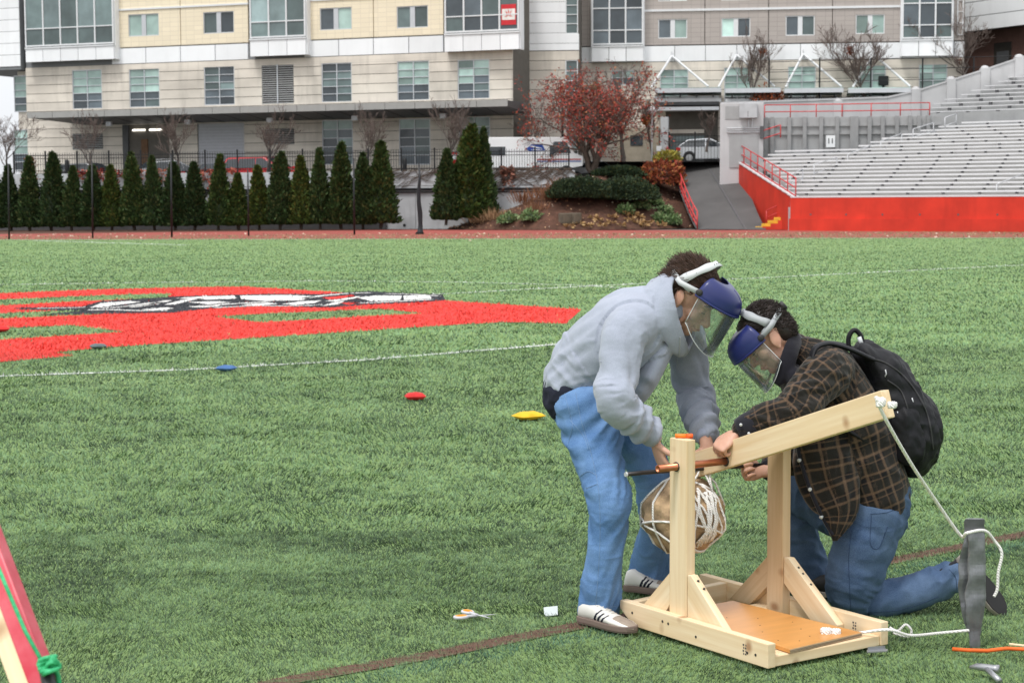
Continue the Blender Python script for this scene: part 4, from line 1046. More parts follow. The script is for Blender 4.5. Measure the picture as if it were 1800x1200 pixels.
c = P(1172, 282, 110.5); shrub('yellow_bush', Vector((c.x, c.y, c.z)), (.8,.6,.55), 420, .2, ((.30,.28,.05),(.42,.36,.07)), 'small yellow-green bush above the rust-red bush', 'shrub', None, .9, 'leaf', .2, (.12,.10,.03), .3, 2)
c = P(1350, 182, 115.2); shrub('orange_bush', Vector((c.x, c.y, c.z-.6)), (1.15,.8,1.55), 900, .2, ((.28,.07,.03),(.42,.13,.05)), 'orange-brown shrub behind the concrete block by the tall bare tree', 'shrub', None, .9, 'leaf', .2, (.12,.05,.03), .35, 4)
# dry plants: straw clumps, fallen hosta rosettes, wall ivy
def grass_clump(px, py, n_, h, cols, label, seed, spread=.5):
    c = bed_at(px, py); rnd = np.random.default_rng(seed)
    pos = np.stack([rnd.normal(0, spread*.4, n_), rnd.normal(0, spread*.3, n_), np.zeros(n_)], 1)
    V, Fc, C = leaves(pos, np.stack([pos[:,0]*1.2, pos[:,1]*1.2, np.full(n_, 1.)], 1), h, cols, rnd, .4, .05, .3)
    o = tag(link('dry_grass_clump', npmesh('dry_grass_clump', V, Fc, M['leaf'], False, C)), label, 'grass', 'dry grass clumps'); o.location = c; return o
ST = ((.26,.15,.08),(.40,.27,.15))
for i, (px, py, h, lb) in enumerate(((840,391,.8,'pale straw clump under the tall evergreen trio'),(868,388,.9,'straw clump between evergreen trio and first shrub'),(925,362,1.1,'dry brown grass clump above the first shrub'),(960,352,1.2,'tall dry grass clump against the wall end'),(985,340,1.2,'rusty dry grass clump left of the junipers'),(942,372,.7,'low dry clump between the two left shrubs'))):
    grass_clump(px, py, 170, h*.72, ST if i < 2 else ((.15,.065,.035),(.28,.14,.075)), lb, i, .8)
hos = [(1000,398),(1018,392),(1036,399),(1050,388),(1062,397),(1078,391),(1092,398),(1106,388),(1120,395),(1134,399),(1142,391),(1098,380),(1078,382),(1126,382),(1044,383),(1160,398),(1112,379)]
hn = ['lowest, just right of the stone blocks','second above the stone blocks','third from the stone blocks along the track','upper one above the track gap','fourth from the stone blocks along the track','midway up below the juniper','middle one closest to the track','upper one below the first small shrub','midway between shrub and track','near the track below the shrubs','beside the lowest pair of shrubs','topmost under the small shrub','topmost under the juniper','highest one near the paired shrubs','highest one near the stone blocks','last one before the handrail foot','topmost in the middle of the bed']
for i, (px, py) in enumerate(hos):
    c = bed_at(px, py); rnd = np.random.default_rng(100+i); n_ = 46
    a = rnd.random(n_)*2*np.pi; pos = np.stack([np.cos(a)*.12, np.sin(a)*.12, rnd.random(n_)*.12+.02], 1)
    V, Fc, C = leaves(pos, np.stack([np.cos(a), np.sin(a), np.full(n_, .15)], 1), .24, ((.36,.22,.09),(.50,.35,.18),(.25,.14,.06)), rnd, .1, .4, .35)
    o = tag(link('withered_plant', npmesh('withered_plant', V, Fc, M['leaf'], False, C)), 'withered straw-yellow plant on the mulch, '+hn[i], 'plant', 'withered plants on the mulch bed'); o.location = c
# boulder slabs on the bed
M['boulder'] = mk('boulder', (.11,.095,.07), .9, .35, 2, 6, .6, 8, .05)
for px, wd, lb in ((996,.62,'square dark stone block at the foot of the bed'),(1012,.55,'second dark stone block beside the square one')):
    c = bed_at(px, 391); mb = MB().box(-wd/2, wd/2, -.3, .3, -.1, .5); o = mb.build('stone_block', M['boulder'], None, bevel=.06); o.location = c; o.rotation_euler = (0, 0, px*.01); tag(o, lb, 'stone', 'stone blocks')
# litter of fallen leaves on bed and track edge
nlv = 900; pts_ = []
for i in range(nlv):
    p = bedpt(random.random(), random.random()**.8); pts_.append((p.x, p.y, p.z+.05))
V, Fc, C = leaves(np.array(pts_), rp.normal(0, 1, (nlv, 3))*[1,1,.1], .11, ((.25,.12,.06),(.45,.30,.18),(.6,.52,.42)), rp, 0, .7, .2)
tag(link('fallen_leaves', npmesh('fallen_leaves', V, Fc, M['leaf'], False, C)), 'scattered fallen leaves over the mulch slope', 'leaves', None, 'stuff')
nlv = 420; xs = rp.random(nlv)
pts_ = np.array([list(TB[0].lerp(TB[-1], x)) for x in xs]) + np.stack([rp.normal(0,.5,nlv), -np.abs(rp.normal(0,6,nlv)), np.full(nlv,.02)],1)
V, Fc, C = leaves(pts_, rp.normal(0, 1, (nlv, 3))*[1,1,.1], .12, ((.40,.26,.16),(.65,.55,.45)), rp, 0, .7, .1)
tag(link('track_leaves', npmesh('track_leaves', V, Fc, M['leaf'], False, C)), 'pale fallen leaves scattered over the red track', 'leaves', None, 'stuff')
# ivy: red leaves on the wall top, bare stems over its face
def ivy(x0, x1, n_, cols, label, zlo=-1.2):
    u0, u1 = FW.uz(x0, 300)[0], FW.uz(x1, 300)[0]; rnd = np.random.default_rng(int(x0))
    u = u0 + (u1-u0)*rnd.random(n_); z = WT + .25 - np.abs(rnd.normal(0, .5, n_))*(.5+fbm(u*1.4, u*0+2, 2))
    o3 = np.array(FW.o)[None]; pos = o3 + u[:,None]*np.array(FW.u)[None] + rnd.uniform(-.25,.1,n_)[:,None]*np.array(FW.n)[None]; pos[:,2] = z
    V, Fc, C = leaves(pos, np.tile(-np.array(FW.n)[None], (n_, 1)), .2, cols, rnd, -.2, .7, .7)
    tag(link('ivy', npmesh('ivy', V, Fc, M['leaf'], False, C)), label, 'ivy', None, 'stuff')
ivy(130, 222, 330, ((.20,.03,.03),(.36,.07,.05),(.40,.18,.10)), 'red ivy spilling over the wall below the black estate car')
ivy(222, 300, 260, ((.26,.07,.04),(.40,.15,.08)), 'orange ivy spilling over the wall before the dock')
ivy(335, 420, 260, ((.22,.05,.035),(.38,.11,.07)), 'rusty ivy spilling over the wall below the minivan')
ivy(880, 905, 260, ((.15,.08,.06),(.30,.13,.09)), 'brown dry vine on the wall by the mail truck')
def vines(x0, x1, n_, label, seed):
    rnd = random.Random(seed); mb = MB()
    for i in range(n_):
        u = FW.uz(rnd.uniform(x0, x1), 310)[0]; z = WT + .1; p = [(u, -.05, z)]; s = rnd.choice((-1,-1,1))
        for k in range(rnd.randint(4, 9)): u += s*rnd.uniform(.15,.55); z -= rnd.uniform(-.06,.36); p.append((u, -.03, max(.4, z)))
        mb.tube(p, [.022*(1-.8*j/len(p))+.005 for j in range(len(p))], 4)
    o = mb.build('vine', M['bark']); o.matrix_basis = FW.M; tag(o, label, 'vine', None, 'stuff')
vines(700, 800, 26, 'bare vine stems over the pale wall left of the evergreen trio', 1); vines(870, 1010, 60, 'tangle of bare vine stems over the wall right of the trio', 2)
# ================================================================ vehicles
def paint(name, c, metal=.0, rough=.28):
    m = mk(name, c, rough, .03, 1, metal=metal, spec=.5); b = m.node_tree.nodes.get('Principled BSDF'); b.inputs['Coat Weight'].default_value = .6; return m
M['tyre'] = mk('tyre', (.018,.018,.019), .85, .1); M['rim'] = mk('rim', (.45,.46,.47), .35, .05, metal=.7)
M['car_glass'] = mk('car_glass', (.025,.032,.038), .06, .1, spec=.8); M['tail'] = mk('tail', (.45,.02,.02), .2, .1)
M['head'] = mk('head', (.7,.72,.74), .15, .05); M['car_trim'] = mk('car_trim', (.03,.03,.032), .5, .1)
def car(name, loc, rz, prof, cab, W_, wheels, wr, colour, label, group='parked cars', chrome=None, pillars=(), rails=False, sill=None):
    """prof: side outline of the lower body (x,z); cab: side outline of the glasshouse; x=0 at the tail, forward positive"""
    L = max(p[0] for p in prof); o = empty(name, loc=loc, rz=rz, label=label, cat='van' if 'minivan' in label else 'car', group=group)
    def shell(poly, w0, w1, z0, z1, nm, mat, par, seg=5):
        rings = []
        for k in range(seg+1):
            s = -1 + 2*k/seg; edge = 1 - .045*abs(s)**6
            cx = sum(p[0] for p in poly)/len(poly); cz = sum(p[1] for p in poly)/len(poly); ring = []
            for (x, z) in poly:
                t = min(1, max(0, (z-z0)/max(.01, z1-z0))); w_ = w0 + (w1-w0)*t
                ring.append((cx+(x-cx)*edge - L/2, s*w_/2, cz+(z-cz)*edge))
            rings.append(ring)
        mb = MB(); mb.loft(rings); ob = mb.build(nm, mat, par, False, fixn=True)
        bm = bmesh.new(); bm.from_mesh(ob.data); bmesh.ops.bevel(bm, geom=[e for e in bm.edges if e.calc_face_angle(0) > .5], offset=.05, segments=2, affect='EDGES'); bm.to_mesh(ob.data); bm.free()
        return ob
    zs = [p[1] for p in cab]; z0, z1 = min(zs), max(zs)
    body = shell(prof, W_, W_, 0, 1, 'body', colour, o)
    roof = shell(cab, W_*.97, W_*.76, z0, z1, 'cabin', colour, o)
    # side glass, slightly proud, following the tumblehome
    cx = sum(p[0] for p in cab)/len(cab); cz = (z0+z1)/2
    inner = [(cx+(x-cx)*.90, z0+.04+(z-z0)*.80) for x, z in cab]
    for s in (-1, 1):
        cuts = [min(p[0] for p in inner)] + list(pillars) + [max(p[0] for p in inner)]
        for a, b in zip(cuts[:-1], cuts[1:]):
            poly = clip(inner, a+.03, b-.03)
            if len(poly) < 3: continue
            mb = MB(); fn = lambda x, z, t: (x - L/2, s*((W_*.97+(W_*.76-W_*.97)*(z-z0)/(z1-z0))/2 + t), z)
            mb.prism(poly, -.01, .012, fn=fn); mb.build('side_window', M['car_glass'], o, fixn=True)
        if chrome:
            mb = MB(); mb.tube([(x-L/2, s*((W_*.97+(W_*.76-W_*.97)*(z-z0)/(z1-z0))/2+.015), z) for x, z in inner+[inner[0]]], .022, 6); mb.build('window_trim', M['rim'], o)
        for wx in wheels:
            w_ = empty_child('wheel', o, (wx-L/2, s*(W_/2-.1), wr))
            MB().tube([(0,-.11*1,0),(0,-.09,0),(0,.09,0),(0,.11,0)], [wr*.9,wr,wr,wr*.9], 20).build('tyre', M['tyre'], w_, False)
            MB().tube([(0,s*.08,0),(0,s*.12,0),(0,s*.125,0)], [wr*.66,wr*.62,wr*.2], 14).build('rim', M['rim'], w_, False)
            MB().tube([(wx-L/2, s*(W_/2-.25), wr+.02), (wx-L/2, s*(W_/2+.006), wr+.02)], wr*1.16, 20).build('wheel_arch', M['car_trim'], o)
        MB().box(cab_front(cab)-L/2-.25, cab_front(cab)-L/2-.05, s*(W_/2+.02)-.09*(s < 0), s*(W_/2+.02)+.09*(s > 0), z0+.0, z0+.16).build('mirror', colour, o, bevel=.02)
        tl = [p for p in prof if p[0] < .12]; zt = max(p[1] for p in tl)
        MB().box(-L/2-.005, -L/2+.28, s*W_*.5-.02-(.1 if s > 0 else -.0), s*W_*.5+.012+(.1 if s < 0 else 0), zt-.26, zt-.06).build('tail_light', M['tail'], o, bevel=.02)
        MB().box(L/2-.35, L/2-.02, s*W_*.5-.03-(.2 if s > 0 else 0), s*W_*.5+.004+(.2 if s < 0 else 0), .62, .76).build('headlight', M['head'], o, bevel=.02)
        if rails: MB().tube([(cab[1][0]+.3-L/2, s*W_*.34, z1+.05), (cab[2][0]-.4-L/2, s*W_*.34, z1+.05)], .025, 6).build('roof_rail', M['rim'], o)
    # rear and front glass
    for (pa, pb), nm in (((cab[0], cab[1]), 'rear_window'), ((cab[-1], cab[-2]), 'windscreen')):
        a = Vector((pa[0], 0, pa[1])).lerp(Vector((pb[0], 0, pb[1])), .12); b = Vector((pa[0], 0, pa[1])).lerp(Vector((pb[0], 0, pb[1])), .9)
        off = -.012 if nm == 'rear_window' else .012
        mb = MB(); vs = []
        for q, wv in ((a, W_*.86), (b, W_*.68)):
            vs += [(q.x-L/2+off, -wv/2, q.z+.01), (q.x-L/2+off, wv/2, q.z+.01)]
        mb.add(vs + [(v[0]-off*2, v[1], v[2]-.01) for v in vs], ((0,1,3,2),(4,6,7,5),(0,4,5,1),(2,3,7,6),(0,2,6,4),(1,5,7,3))); mb.build(nm, M['car_glass'], o, fixn=True)
    bx('bumper', M['car_trim'], o, -L/2-.04, -L/2+.3, -W_*.47, W_*.47, .3, .5, bevel=.04)
    return o
def empty_child(name, par, loc):
    e = bpy.data.objects.new(name, None); COL.objects.link(e); e.parent = par; e.location = loc; return e
def cab_front(cab): return cab[-1][0]
def clip(poly, a, b):
    def half(P_, k, sgn):
        r_ = []
        for i in range(len(P_)):
            p, q = P_[i], P_[(i+1) % len(P_)]; ip, iq = sgn*(p[0]-k) >= 0, sgn*(q[0]-k) >= 0
            if ip: r_.append(p)
            if ip != iq: t = (k-p[0])/(q[0]-p[0]); r_.append((k, p[1]+(q[1]-p[1])*t))
        return r_
    return half(half(poly, a, 1), b, -1)
wagP = [(0.05,.35),(0,.75),(.05,1.0),(3.3,1.0),(4.55,.88),(4.8,.68),(4.78,.35),(4.6,.22),(.2,.22)]
wagC = [(.06,.98),(.55,1.45),(2.75,1.52),(3.75,.97)]
suvP = [(0.04,.4),(0,.8),(.03,1.08),(3.3,1.08),(4.3,.98),(4.52,.75),(4.5,.4),(4.35,.26),(.2,.26)]
suvC = [(.02,1.06),(.72,1.56),(2.2,1.64),(3.45,1.05)]
vanP = [(0.04,.35),(0,.85),(.03,1.05),(3.9,1.05),(4.75,.88),(5.0,.65),(4.95,.32),(4.8,.22),(.2,.22)]
vanC = [(.04,1.03),(.45,1.72),(3.1,1.78),(4.35,1.02)]
sedP = [(.05,.35),(0,.7),(.08,.95),(3.2,.95),(4.35,.82),(4.6,.62),(4.55,.32),(4.4,.2),(.2,.2)]
sedC = [(.75,.93),(1.5,1.38),(2.55,1.42),(3.45,.92)]
fa = math.atan2(FL.u.y, FL.u.x)
def at_lot(px, Yd, z=LOT+.002): return Vector(((px-900)/F*Yd, Yd, z))
car('parked_car', at_lot(163, 113.5), fa, wagP, wagC, 1.82, (.95,3.85), .33, paint('car_black', (.012,.013,.017)), 'black estate car with chrome window trim behind the picket fence', chrome=True, pillars=(1.5,2.6))
car('parked_car', at_lot(309, 113), fa+R(60), suvP, suvC, 1.82, (.85,3.6), .35, paint('car_silver', (.42,.43,.45), .4), 'silver car right of the lit dock behind the picket fence', pillars=(1.5,2.5), rails=True)
car('parked_car', at_lot(382, 112.6), fa+R(40), sedP, sedC, 1.78, (.85,3.6), .32, paint('car_blue', (.02,.035,.055)), 'dark blue low car beside the red minivan', pillars=(2.0,))
car('parked_car', at_lot(463, 110.2), fa, vanP, vanC, 1.95, (.95,4.0), .34, paint('car_red', (.48,.025,.03)), 'bright red minivan behind the picket fence', pillars=(1.35,2.55))
car('parked_car', Vector(((1252-900)/F*116, 116.6, gate_z+.0)), R(-8), suvP, suvC, 1.85, (.85,3.6), .36, paint('car_pearl', (.60,.62,.65), .3), 'silver crossover behind the iron gate at the ramp head', pillars=(1.9,))
car('parked_car', at_lot(1046, 111.5, 2.75), R(14), sedP, sedC, 1.8, (.85,3.6), .32, paint('car_white', (.70,.71,.73)), 'white low car glimpsed behind the red tree trunk', pillars=(2.0,))
# mail truck: step van
tx = at_lot(938, 109.2, LOT+.50); MT = empty('mail_truck', loc=tx, rz=R(2), label='white mail delivery truck with blue emblem behind the picket fence', cat='truck')
M['truck_white'] = paint('truck_white', (.78,.79,.80), 0, .35); M['post_blue'] = mk('post_blue', (.02,.07,.33), .5, .05)
MB().prism([(-2.9,.45),(2.4,.45),(3.0,.55),(3.05,1.15),(2.5,1.35),(2.15,2.2),(1.9,2.33),(-2.8,2.33),(-2.9,2.22)], -1.0, 1.0).build('body', M['truck_white'], MT, bevel=.05, fixn=True)
MB().prism([(1.25,1.35),(2.3,1.35),(2.0,2.05),(1.25,2.05)], -1.02, -1.004).build('door_window', M['car_glass'], MT, fixn=True)
bx('side_window', M['car_glass'], MT, -2.86, -1.72, -1.02, -1.004, 1.22, 1.75); bx('vent_window', M['car_glass'], MT, 1.3-.1, 1.3+.0, -1.03, -1.021, 1.3, 2.0)
bx('slot_window', M['car_glass'], MT, .98, 1.2, -1.02, -1.004, 1.12, 1.78)
em = MB().prism([(-.45,1.62),(-.10,1.90),(.55,1.86),(.72,1.52),(-.25,1.46)], -1.016, -1.004).build('emblem', M['post_blue'], MT, fixn=True)
MB().prism([(-.28,1.78),(-.05,1.80),(.62,1.62),(.1,1.66)], -1.022, -1.0165).build('emblem_wing', M['truck_white'], em, fixn=True)
MB().prism([(-.20,1.55),(.1,1.60),(.60,1.55),(.2,1.52)], -1.022, -1.0165).build('emblem_wing', M['truck_white'], em, fixn=True)
bx('stripe', M['tail'], MT, .2, 2.9, -1.016, -1.004, .93, 1.0); bx('stripe', M['post_blue'], MT, .2, 2.9, -1.016, -1.004, .82, .88)
for wx in (-1.9, 2.0):
    for s in (-1, 1):
        w_ = empty_child('wheel', MT, (wx, s*.9, .2)); MB().tube([(0,-.12,0),(0,.12,0)], .4, 18).build('tyre', M['tyre'], w_); MB().tube([(0,s*.10,0),(0,s*.13,0)], .24, 12).build('rim', M['rim'], w_)
# little things by the fence: red box, black bins, bollard
b = at_lot(801, 108.3); rbx = empty('red_box', loc=b, label='red box with white emblem standing by the wall beside the evergreen trio', cat='box')
bx('body', M['tail'], rbx, -.15, .15, -.2, .2, 0, 1.95, bevel=.03); bx('plate', M['white_panel'], rbx, -.1, .1, -.215, -.202, 1.5, 1.8)
for px, lb in ((714, 'black bollard behind the fence by the bare wall'), (123, 'black square bin post beside the black estate car')):
    b = at_lot(px, 109); o = MB().tube([(0,0,0),(0,0,1.5),(0,0,1.62)], [.14,.14,.08], 10).build('bollard', M['black_iron'], None, True); o.location = b; tag(o, lb, 'bollard')
# small gatehouse with notice, lamp post
gh = Fac(1062, 114.5, 1172, 113.8); GH = empty('gatehouse', M=gh.M, label='small beige gatehouse half hidden behind the red tree', cat='building')
bx('wall', mk('stucco', (.42,.37,.29), .85, .12), GH, gh.uz(1085,270)[0], gh.uz(1158,270)[0], 0, 3, 2.5, gh.uz(1120,225)[1]); bx('window', M['pane_dark'], GH, gh.uz(1108,250)[0], gh.uz(1130,250)[0], -.04, -.002, gh.uz(1120,256)[1], gh.uz(1120,238)[1])
bx('base_strip', M['dark_metal'], GH, gh.uz(1090,270)[0], gh.uz(1157,270)[0], -.06, -.003, gh.uz(1120,289)[1], gh.uz(1120,284)[1])
bx('gate_pier', M['concrete'], GH, gh.uz(1162,250)[0], gh.uz(1175,250)[0], -.4, .3, 2.5, gh.uz(1168,206)[1])
ns = bx('notice', M['white_panel'], GH, gh.uz(1155,260)[0], gh.uz(1164,260)[0], -.47, -.42, gh.uz(1160,266)[1], gh.uz(1160,257)[1])
lp = P(989, 300, 108.8); o = empty('lamp_post', loc=(lp.x, lp.y, 2.7), label='slim black lamp post rising beside the glass corner strip', cat='lamp post')
zt3 = P(989, 150, 108.8).z-2.7; MB().tube([(0,0,0),(0,0,zt3-.5)], [.09,.06], 8).build('pole', M['black_iron'], o, True); MB().tube([(0,0,zt3-.5),(0,0,zt3-.45),(0,0,zt3-.1),(0,0,zt3)], [.07,.16,.13,.03], 8).build('lantern', M['black_iron'], o, True)
lp = P(1573, 165, 112); o = empty('lamp_post', loc=(lp.x, lp.y+3.5, 3), label='short dark lamp post behind the boundary wall bend', cat='lamp post')
MB().tube([(0,0,0),(0,0,6.2)], .07, 8).build('pole', M['black_iron'], o); MB().box(-.3,.3,-.2,.2,6.0,6.6).build('lantern', M['black_iron'], o, bevel=.04)
# ball-like globe lamp near the red tree
gp = P(1146, 195, 111); o = empty('globe_lamp', loc=(gp.x, gp.y, 3.9), label='white globe lamp showing through the red tree', cat='lamp')
MB().tube([(0,0,0),(0,0,gp.z-3.9-.25)], .05, 8).build('pole', M['galv'], o); mb = MB(); mb.tube([(0,0,gp.z-3.9-.28+.56*(1-math.cos(a))/2) for a in np.linspace(0,math.pi,9)], [max(.02,.28*math.sin(a)) for a in np.linspace(0,math.pi,9)], 14); mb.build('globe', M['alu_white'], o, True)
# ================================================================ wooden trebuchet and what hangs on it
def pine_mat(name, base, dark, warm=1.0):
    n = N(name); tc = n.n('TexCoord'); oi = n.n('ObjectInfo')
    add = n.n('VectorMath'); add.operation = 'ADD'; sc = n.n('VectorMath'); sc.operation = 'SCALE'
    cmb = n.n('CombineXYZ'); n.l(oi.outputs['Random'], cmb.inputs[0]); n.l(oi.outputs['Random'], cmb.inputs[1])
    n.l(cmb.outputs[0], sc.inputs[0]); sc.inputs['Scale'].default_value = 7.3
    n.l(tc.outputs['Object'], add.inputs[0]); n.l(sc.outputs[0], add.inputs[1])
    mp = n.n('Mapping'); mp.inputs['Scale'].default_value = (1.6, 38, 38); n.l(add.outputs[0], mp.inputs[0])
    g = n.noise(mp.outputs[0], 1.0, 4, .6)
    mp3 = n.n('Mapping'); mp3.inputs['Scale'].default_value = (2.2, 6, 6); n.l(add.outputs[0], mp3.inputs[0]); big = n.noise(mp3.outputs[0], 1.0, 3)
    col = n.mix(n.math('MULTIPLY', n.ramp(g, [(.38, 0.0), (.66, 1.0)]), .8), base, dark)
    col = n.mix(n.ramp(big, [(.35, 0.0), (.75, .45)]), col, [x*y for x, y in zip(base, (.94,.86,.74))])
    mp2 = n.n('Mapping'); mp2.inputs['Scale'].default_value = (7.5, 5.5, 5.5); n.l(add.outputs[0], mp2.inputs[0])
    vo = n.n('TexVoronoi'); vo.inputs['Scale'].default_value = 1.0; n.l(mp2.outputs[0], vo.inputs['Vector'])
    k = n.ramp(vo.outputs['Distance'], [(.06, 1.0), (.12, .5), (.19, 0.0)])
    col = n.mix(n.math('MULTIPLY', k, .75), col, (.30,.13,.05)); n.base(col); n.bump(g, .12, .002)
    return n.set(.55, 0, .3)
M["pine"] = pine_mat("pine", (.80,.655,.455), (.68,.49,.28)); M["pine_worn"] = pine_mat("pine_worn", (.66,.50,.325), (.50,.335,.18))
M['plywood'] = mk('plywood', (.58,.27,.075), .32, .10, 3, 5, stretch=(1,6,1)); M['ply_edge'] = mk('ply_edge', (.50,.36,.22), .7, .35, 40, stretch=(.1,.1,5))
M['copper'] = mk('copper', (.52,.19,.10), .32, .18, 14, metal=.75); M['steel_dark'] = mk('steel_dark', (.05,.045,.045), .45, .2, 20, metal=.6)
M['screw'] = mk('screw', (.035,.03,.028), .5, .2); M['stamp'] = mk('stamp', (.10,.085,.08), .7, .1)
n = N('rope_white'); v = n.coord(kind='Object'); wv = n.n('TexWave'); wv.inputs['Scale'].default_value = 55; wv.bands_direction = 'DIAGONAL'; n.l(v, wv.inputs['Vector'])
n.base(n.ramp(wv.outputs['Fac'], [(0, (.74,.72,.69)), (1, (.90,.89,.88))])); n.bump(wv.outputs['Fac'], .6, .003); M['rope'] = n.set(.8)
TA = G(1349.5, 1183.5); TC = G(1561, 1140); LB = (TC - TA).length; bvec = (TC - TA).normalized(); avec = Vector((-bvec.y, bvec.x, 0))
TM = Matrix((( bvec.x, avec.x, 0, TA.x), (bvec.y, avec.y, 0, TA.y), (0, 0, 1, .018), (0, 0, 0, 1)))
TZ = .018
TR = empty('trebuchet', M=TM, label='small pine trebuchet with plywood trough and long throwing arm between the two men', cat='trebuchet')
def lumber(name, p, q, wdir, wd, th, mat='pine', ends=None, parent=None, label=None):
    """board from p to q (trebuchet space); wd across wdir, th across the other way; ends = polygon override in (x,w)"""
    p, q = Vector(p), Vector(q); x = (q - p).normalized(); w_ = Vector(wdir); w_ = (w_ - x*w_.dot(x)).normalized(); t = x.cross(w_)
    L = (q - p).length; poly = ends(L) if ends else [(0,-wd/2),(L,-wd/2),(L,wd/2),(0,wd/2)]
    mb = MB(); mb.prism(poly, -th/2, th/2, fn=lambda a, b, c: (a, b, c))
    o = mb.build(name, M[mat], parent or TR, bevel=.0035, segs=2, fixn=True)
    o.matrix_basis = Matrix(((x.x,w_.x,t.x,p.x),(x.y,w_.y,t.y,p.y),(x.z,w_.z,t.z,p.z),(0,0,0,1)))
    return o
T2, W2 = .038, .089
rail_n = lumber('side_rail', (T2/2, 0, W2/2), (T2/2, .872, W2/2), (0,0,1), W2, T2, ends=lambda L: [(0,-W2/2),(L-.085,-W2/2),(L,.012),(L,W2/2),(0,W2/2)])
rail_f = lumber('side_rail', (LB-T2/2, 0, W2/2), (LB-T2/2, 1.06, W2/2), (0,0,1), W2, T2)
cr1 = lumber('cross_piece', (T2+.001, .05, .0192), (LB-T2-.001, .05, .0192), (0,1,0), W2, T2)
cr2 = lumber('cross_piece', (T2+.001, .84, W2/2-.002), (LB-T2-.001, .90, W2/2-.002), (0,0,1), W2-.006, T2)
cr3 = lumber('cross_piece', (T2+.001, .63, .0195), (LB-T2-.001, .63, .0195), (0,1,0), W2, T2)
# plywood trough board with striped edge
pl = MB().prism([(.105,-.001),(.50,.030),(.455,.71),(.145,.70)], .041, .056, fn=lambda a, b, c: (a, b, c)).build('base_board', M['plywood'], TR, bevel=.001, segs=1, fixn=True)
for k in range(2): MB().prism([(.107,-.003),(.4995,.0278),(.4995,.0295),(.107,-.0013)], .0445+.0045*k, .0458+.0045*k, fn=lambda a, b, c: (a, b, c)).build('ply_layer', M['stamp'], pl, fixn=True)
MB().prism([(.1065,-.002),(.4997,.0288),(.4997,.0296),(.1065,-.0012)], .0415, .0555, fn=lambda a, b, c: (a, b, c)).build('ply_edge', M['ply_edge'], pl, fixn=True)
for i, (a, b) in enumerate(((.16,.12),(.22,.07),(.3,.1),(.42,.12),(.35,.2),(.2,.25),(.26,.33),(.40,.3),(.33,.42),(.24,.50))):
    MB().tube([(a,b,.0545),(a,b,.0567)], .0028, 6).build('nail', M['screw'], pl)
# uprights
pn = lumber('upright', (T2*1.5+.0015, .553, .002), (T2*1.5+.0015, .553, .768), (0,1,0), .104, .042)
pf = lumber('upright', (LB-T2*1.5-.0015, .545, .002), (LB-T2*1.5-.0015, .545, .70), (0,1,0), .092, .042, mat='pine_worn')
def gusset(poly, b0, b1, mat='pine'):
    """diagonal brace cut from the same stock; poly in (a,z)"""
    c = sum((Vector((p[0], p[1], 0)) for p in poly), Vector())/len(poly)
    e = max(((Vector(poly[(i+1) % len(poly)]) - Vector(poly[i])) for i in range(len(poly))), key=lambda v: v.length).normalized()
    x = Vector((0, e.x, e.y)); z = Vector((1, 0, 0)); y = z.cross(x)
    o0 = Vector(((b0+b1)/2, c.x, c.y)); mb = MB(); h = (b1-b0)/2
    loc = [((Vector((0, p[0]-c.x, p[1]-c.y))).dot(x), (Vector((0, p[0]-c.x, p[1]-c.y))).dot(y)) for p in poly]
    mb.prism(loc, -h, h, fn=lambda a, b, t: (a, b, t)); o = mb.build('brace', M[mat], TR, bevel=.003, segs=2, fixn=True)
    o.matrix_basis = Matrix(((x.x,y.x,z.x,o0.x),(x.y,y.y,z.y,o0.y),(x.z,y.z,z.z,o0.z),(0,0,0,1))); return o
g1 = gusset([(.607,.24),(.607,.115),(.655,.045),(.775,.045),(.775,.080)], T2+.002, T2*2-.002)
g2 = gusset([(.499,.25),(.478,.25),(.262,.06),(.262,.03),(.44,.03),(.499,.085)], T2+.002, T2*2-.002)
g3 = gusset([(.593,.25),(.593,.125),(.70,.03),(.825,.03)], LB-T2*2+.002, LB-T2-.002, 'pine_worn')
g4 = gusset([(.497,.26),(.472,.26),(.195,.045),(.195,.02),(.325,.02),(.497,.155)], LB-T2*2+.002, LB-T2-.002)
# throwing arm: in the plane midway between the uprights
bm_ = LB/2
arm = lumber('throwing_arm', (bm_, .86, .585), (bm_, -.278, .963), (0,0,1), .100, .040)
# copper axle pipe and the dark weight rod
ax0 = Vector((-.055, .562, .655)); ax1 = Vector((bm_+.03, .562, .655))
mb = MB(); N_ = 16
for r_ in (.0145, .0115):
    pass
ring = lambda b, r_: [(b, .562 + math.cos(2*math.pi*i/N_)*r_, .660 + math.sin(2*math.pi*i/N_)*r_) for i in range(N_)]
mb.loft([ring(.03,.0105), ring(-.055,.0105), ring(-.056,.0145), ring(bm_+.05,.0145), ring(bm_+.05,.0105)], cap=False); pipe = mb.build('axle_pipe', M['copper'], TR, True, fixn=True)
MB().tube([(.02,.562,.66),(.025,.562,.66)], .0105, 12).build('pipe_bore', M['screw'], pipe)
for b, rr in ((T2*1.0-.0045, .019), (T2*2+.0035, .019), (bm_-.0225, .0205)): MB().tube([(b,.562,.66),(b+.0015,.562,.66)], rr, 18).build('drill_hole', M['screw'], TR, True)
rod = MB().tube([(-.10,.70,.625),(-.02,.70,.625),(bm_+.36,.70,.598)], .0085, 10).build('weight_rod', M['steel_dark'], TR, True)
MB().tube([(-.1045,.70,.625),(-.099,.70,.625)], [.009,.011], 10).build('rod_tip', M['galv'], rod)
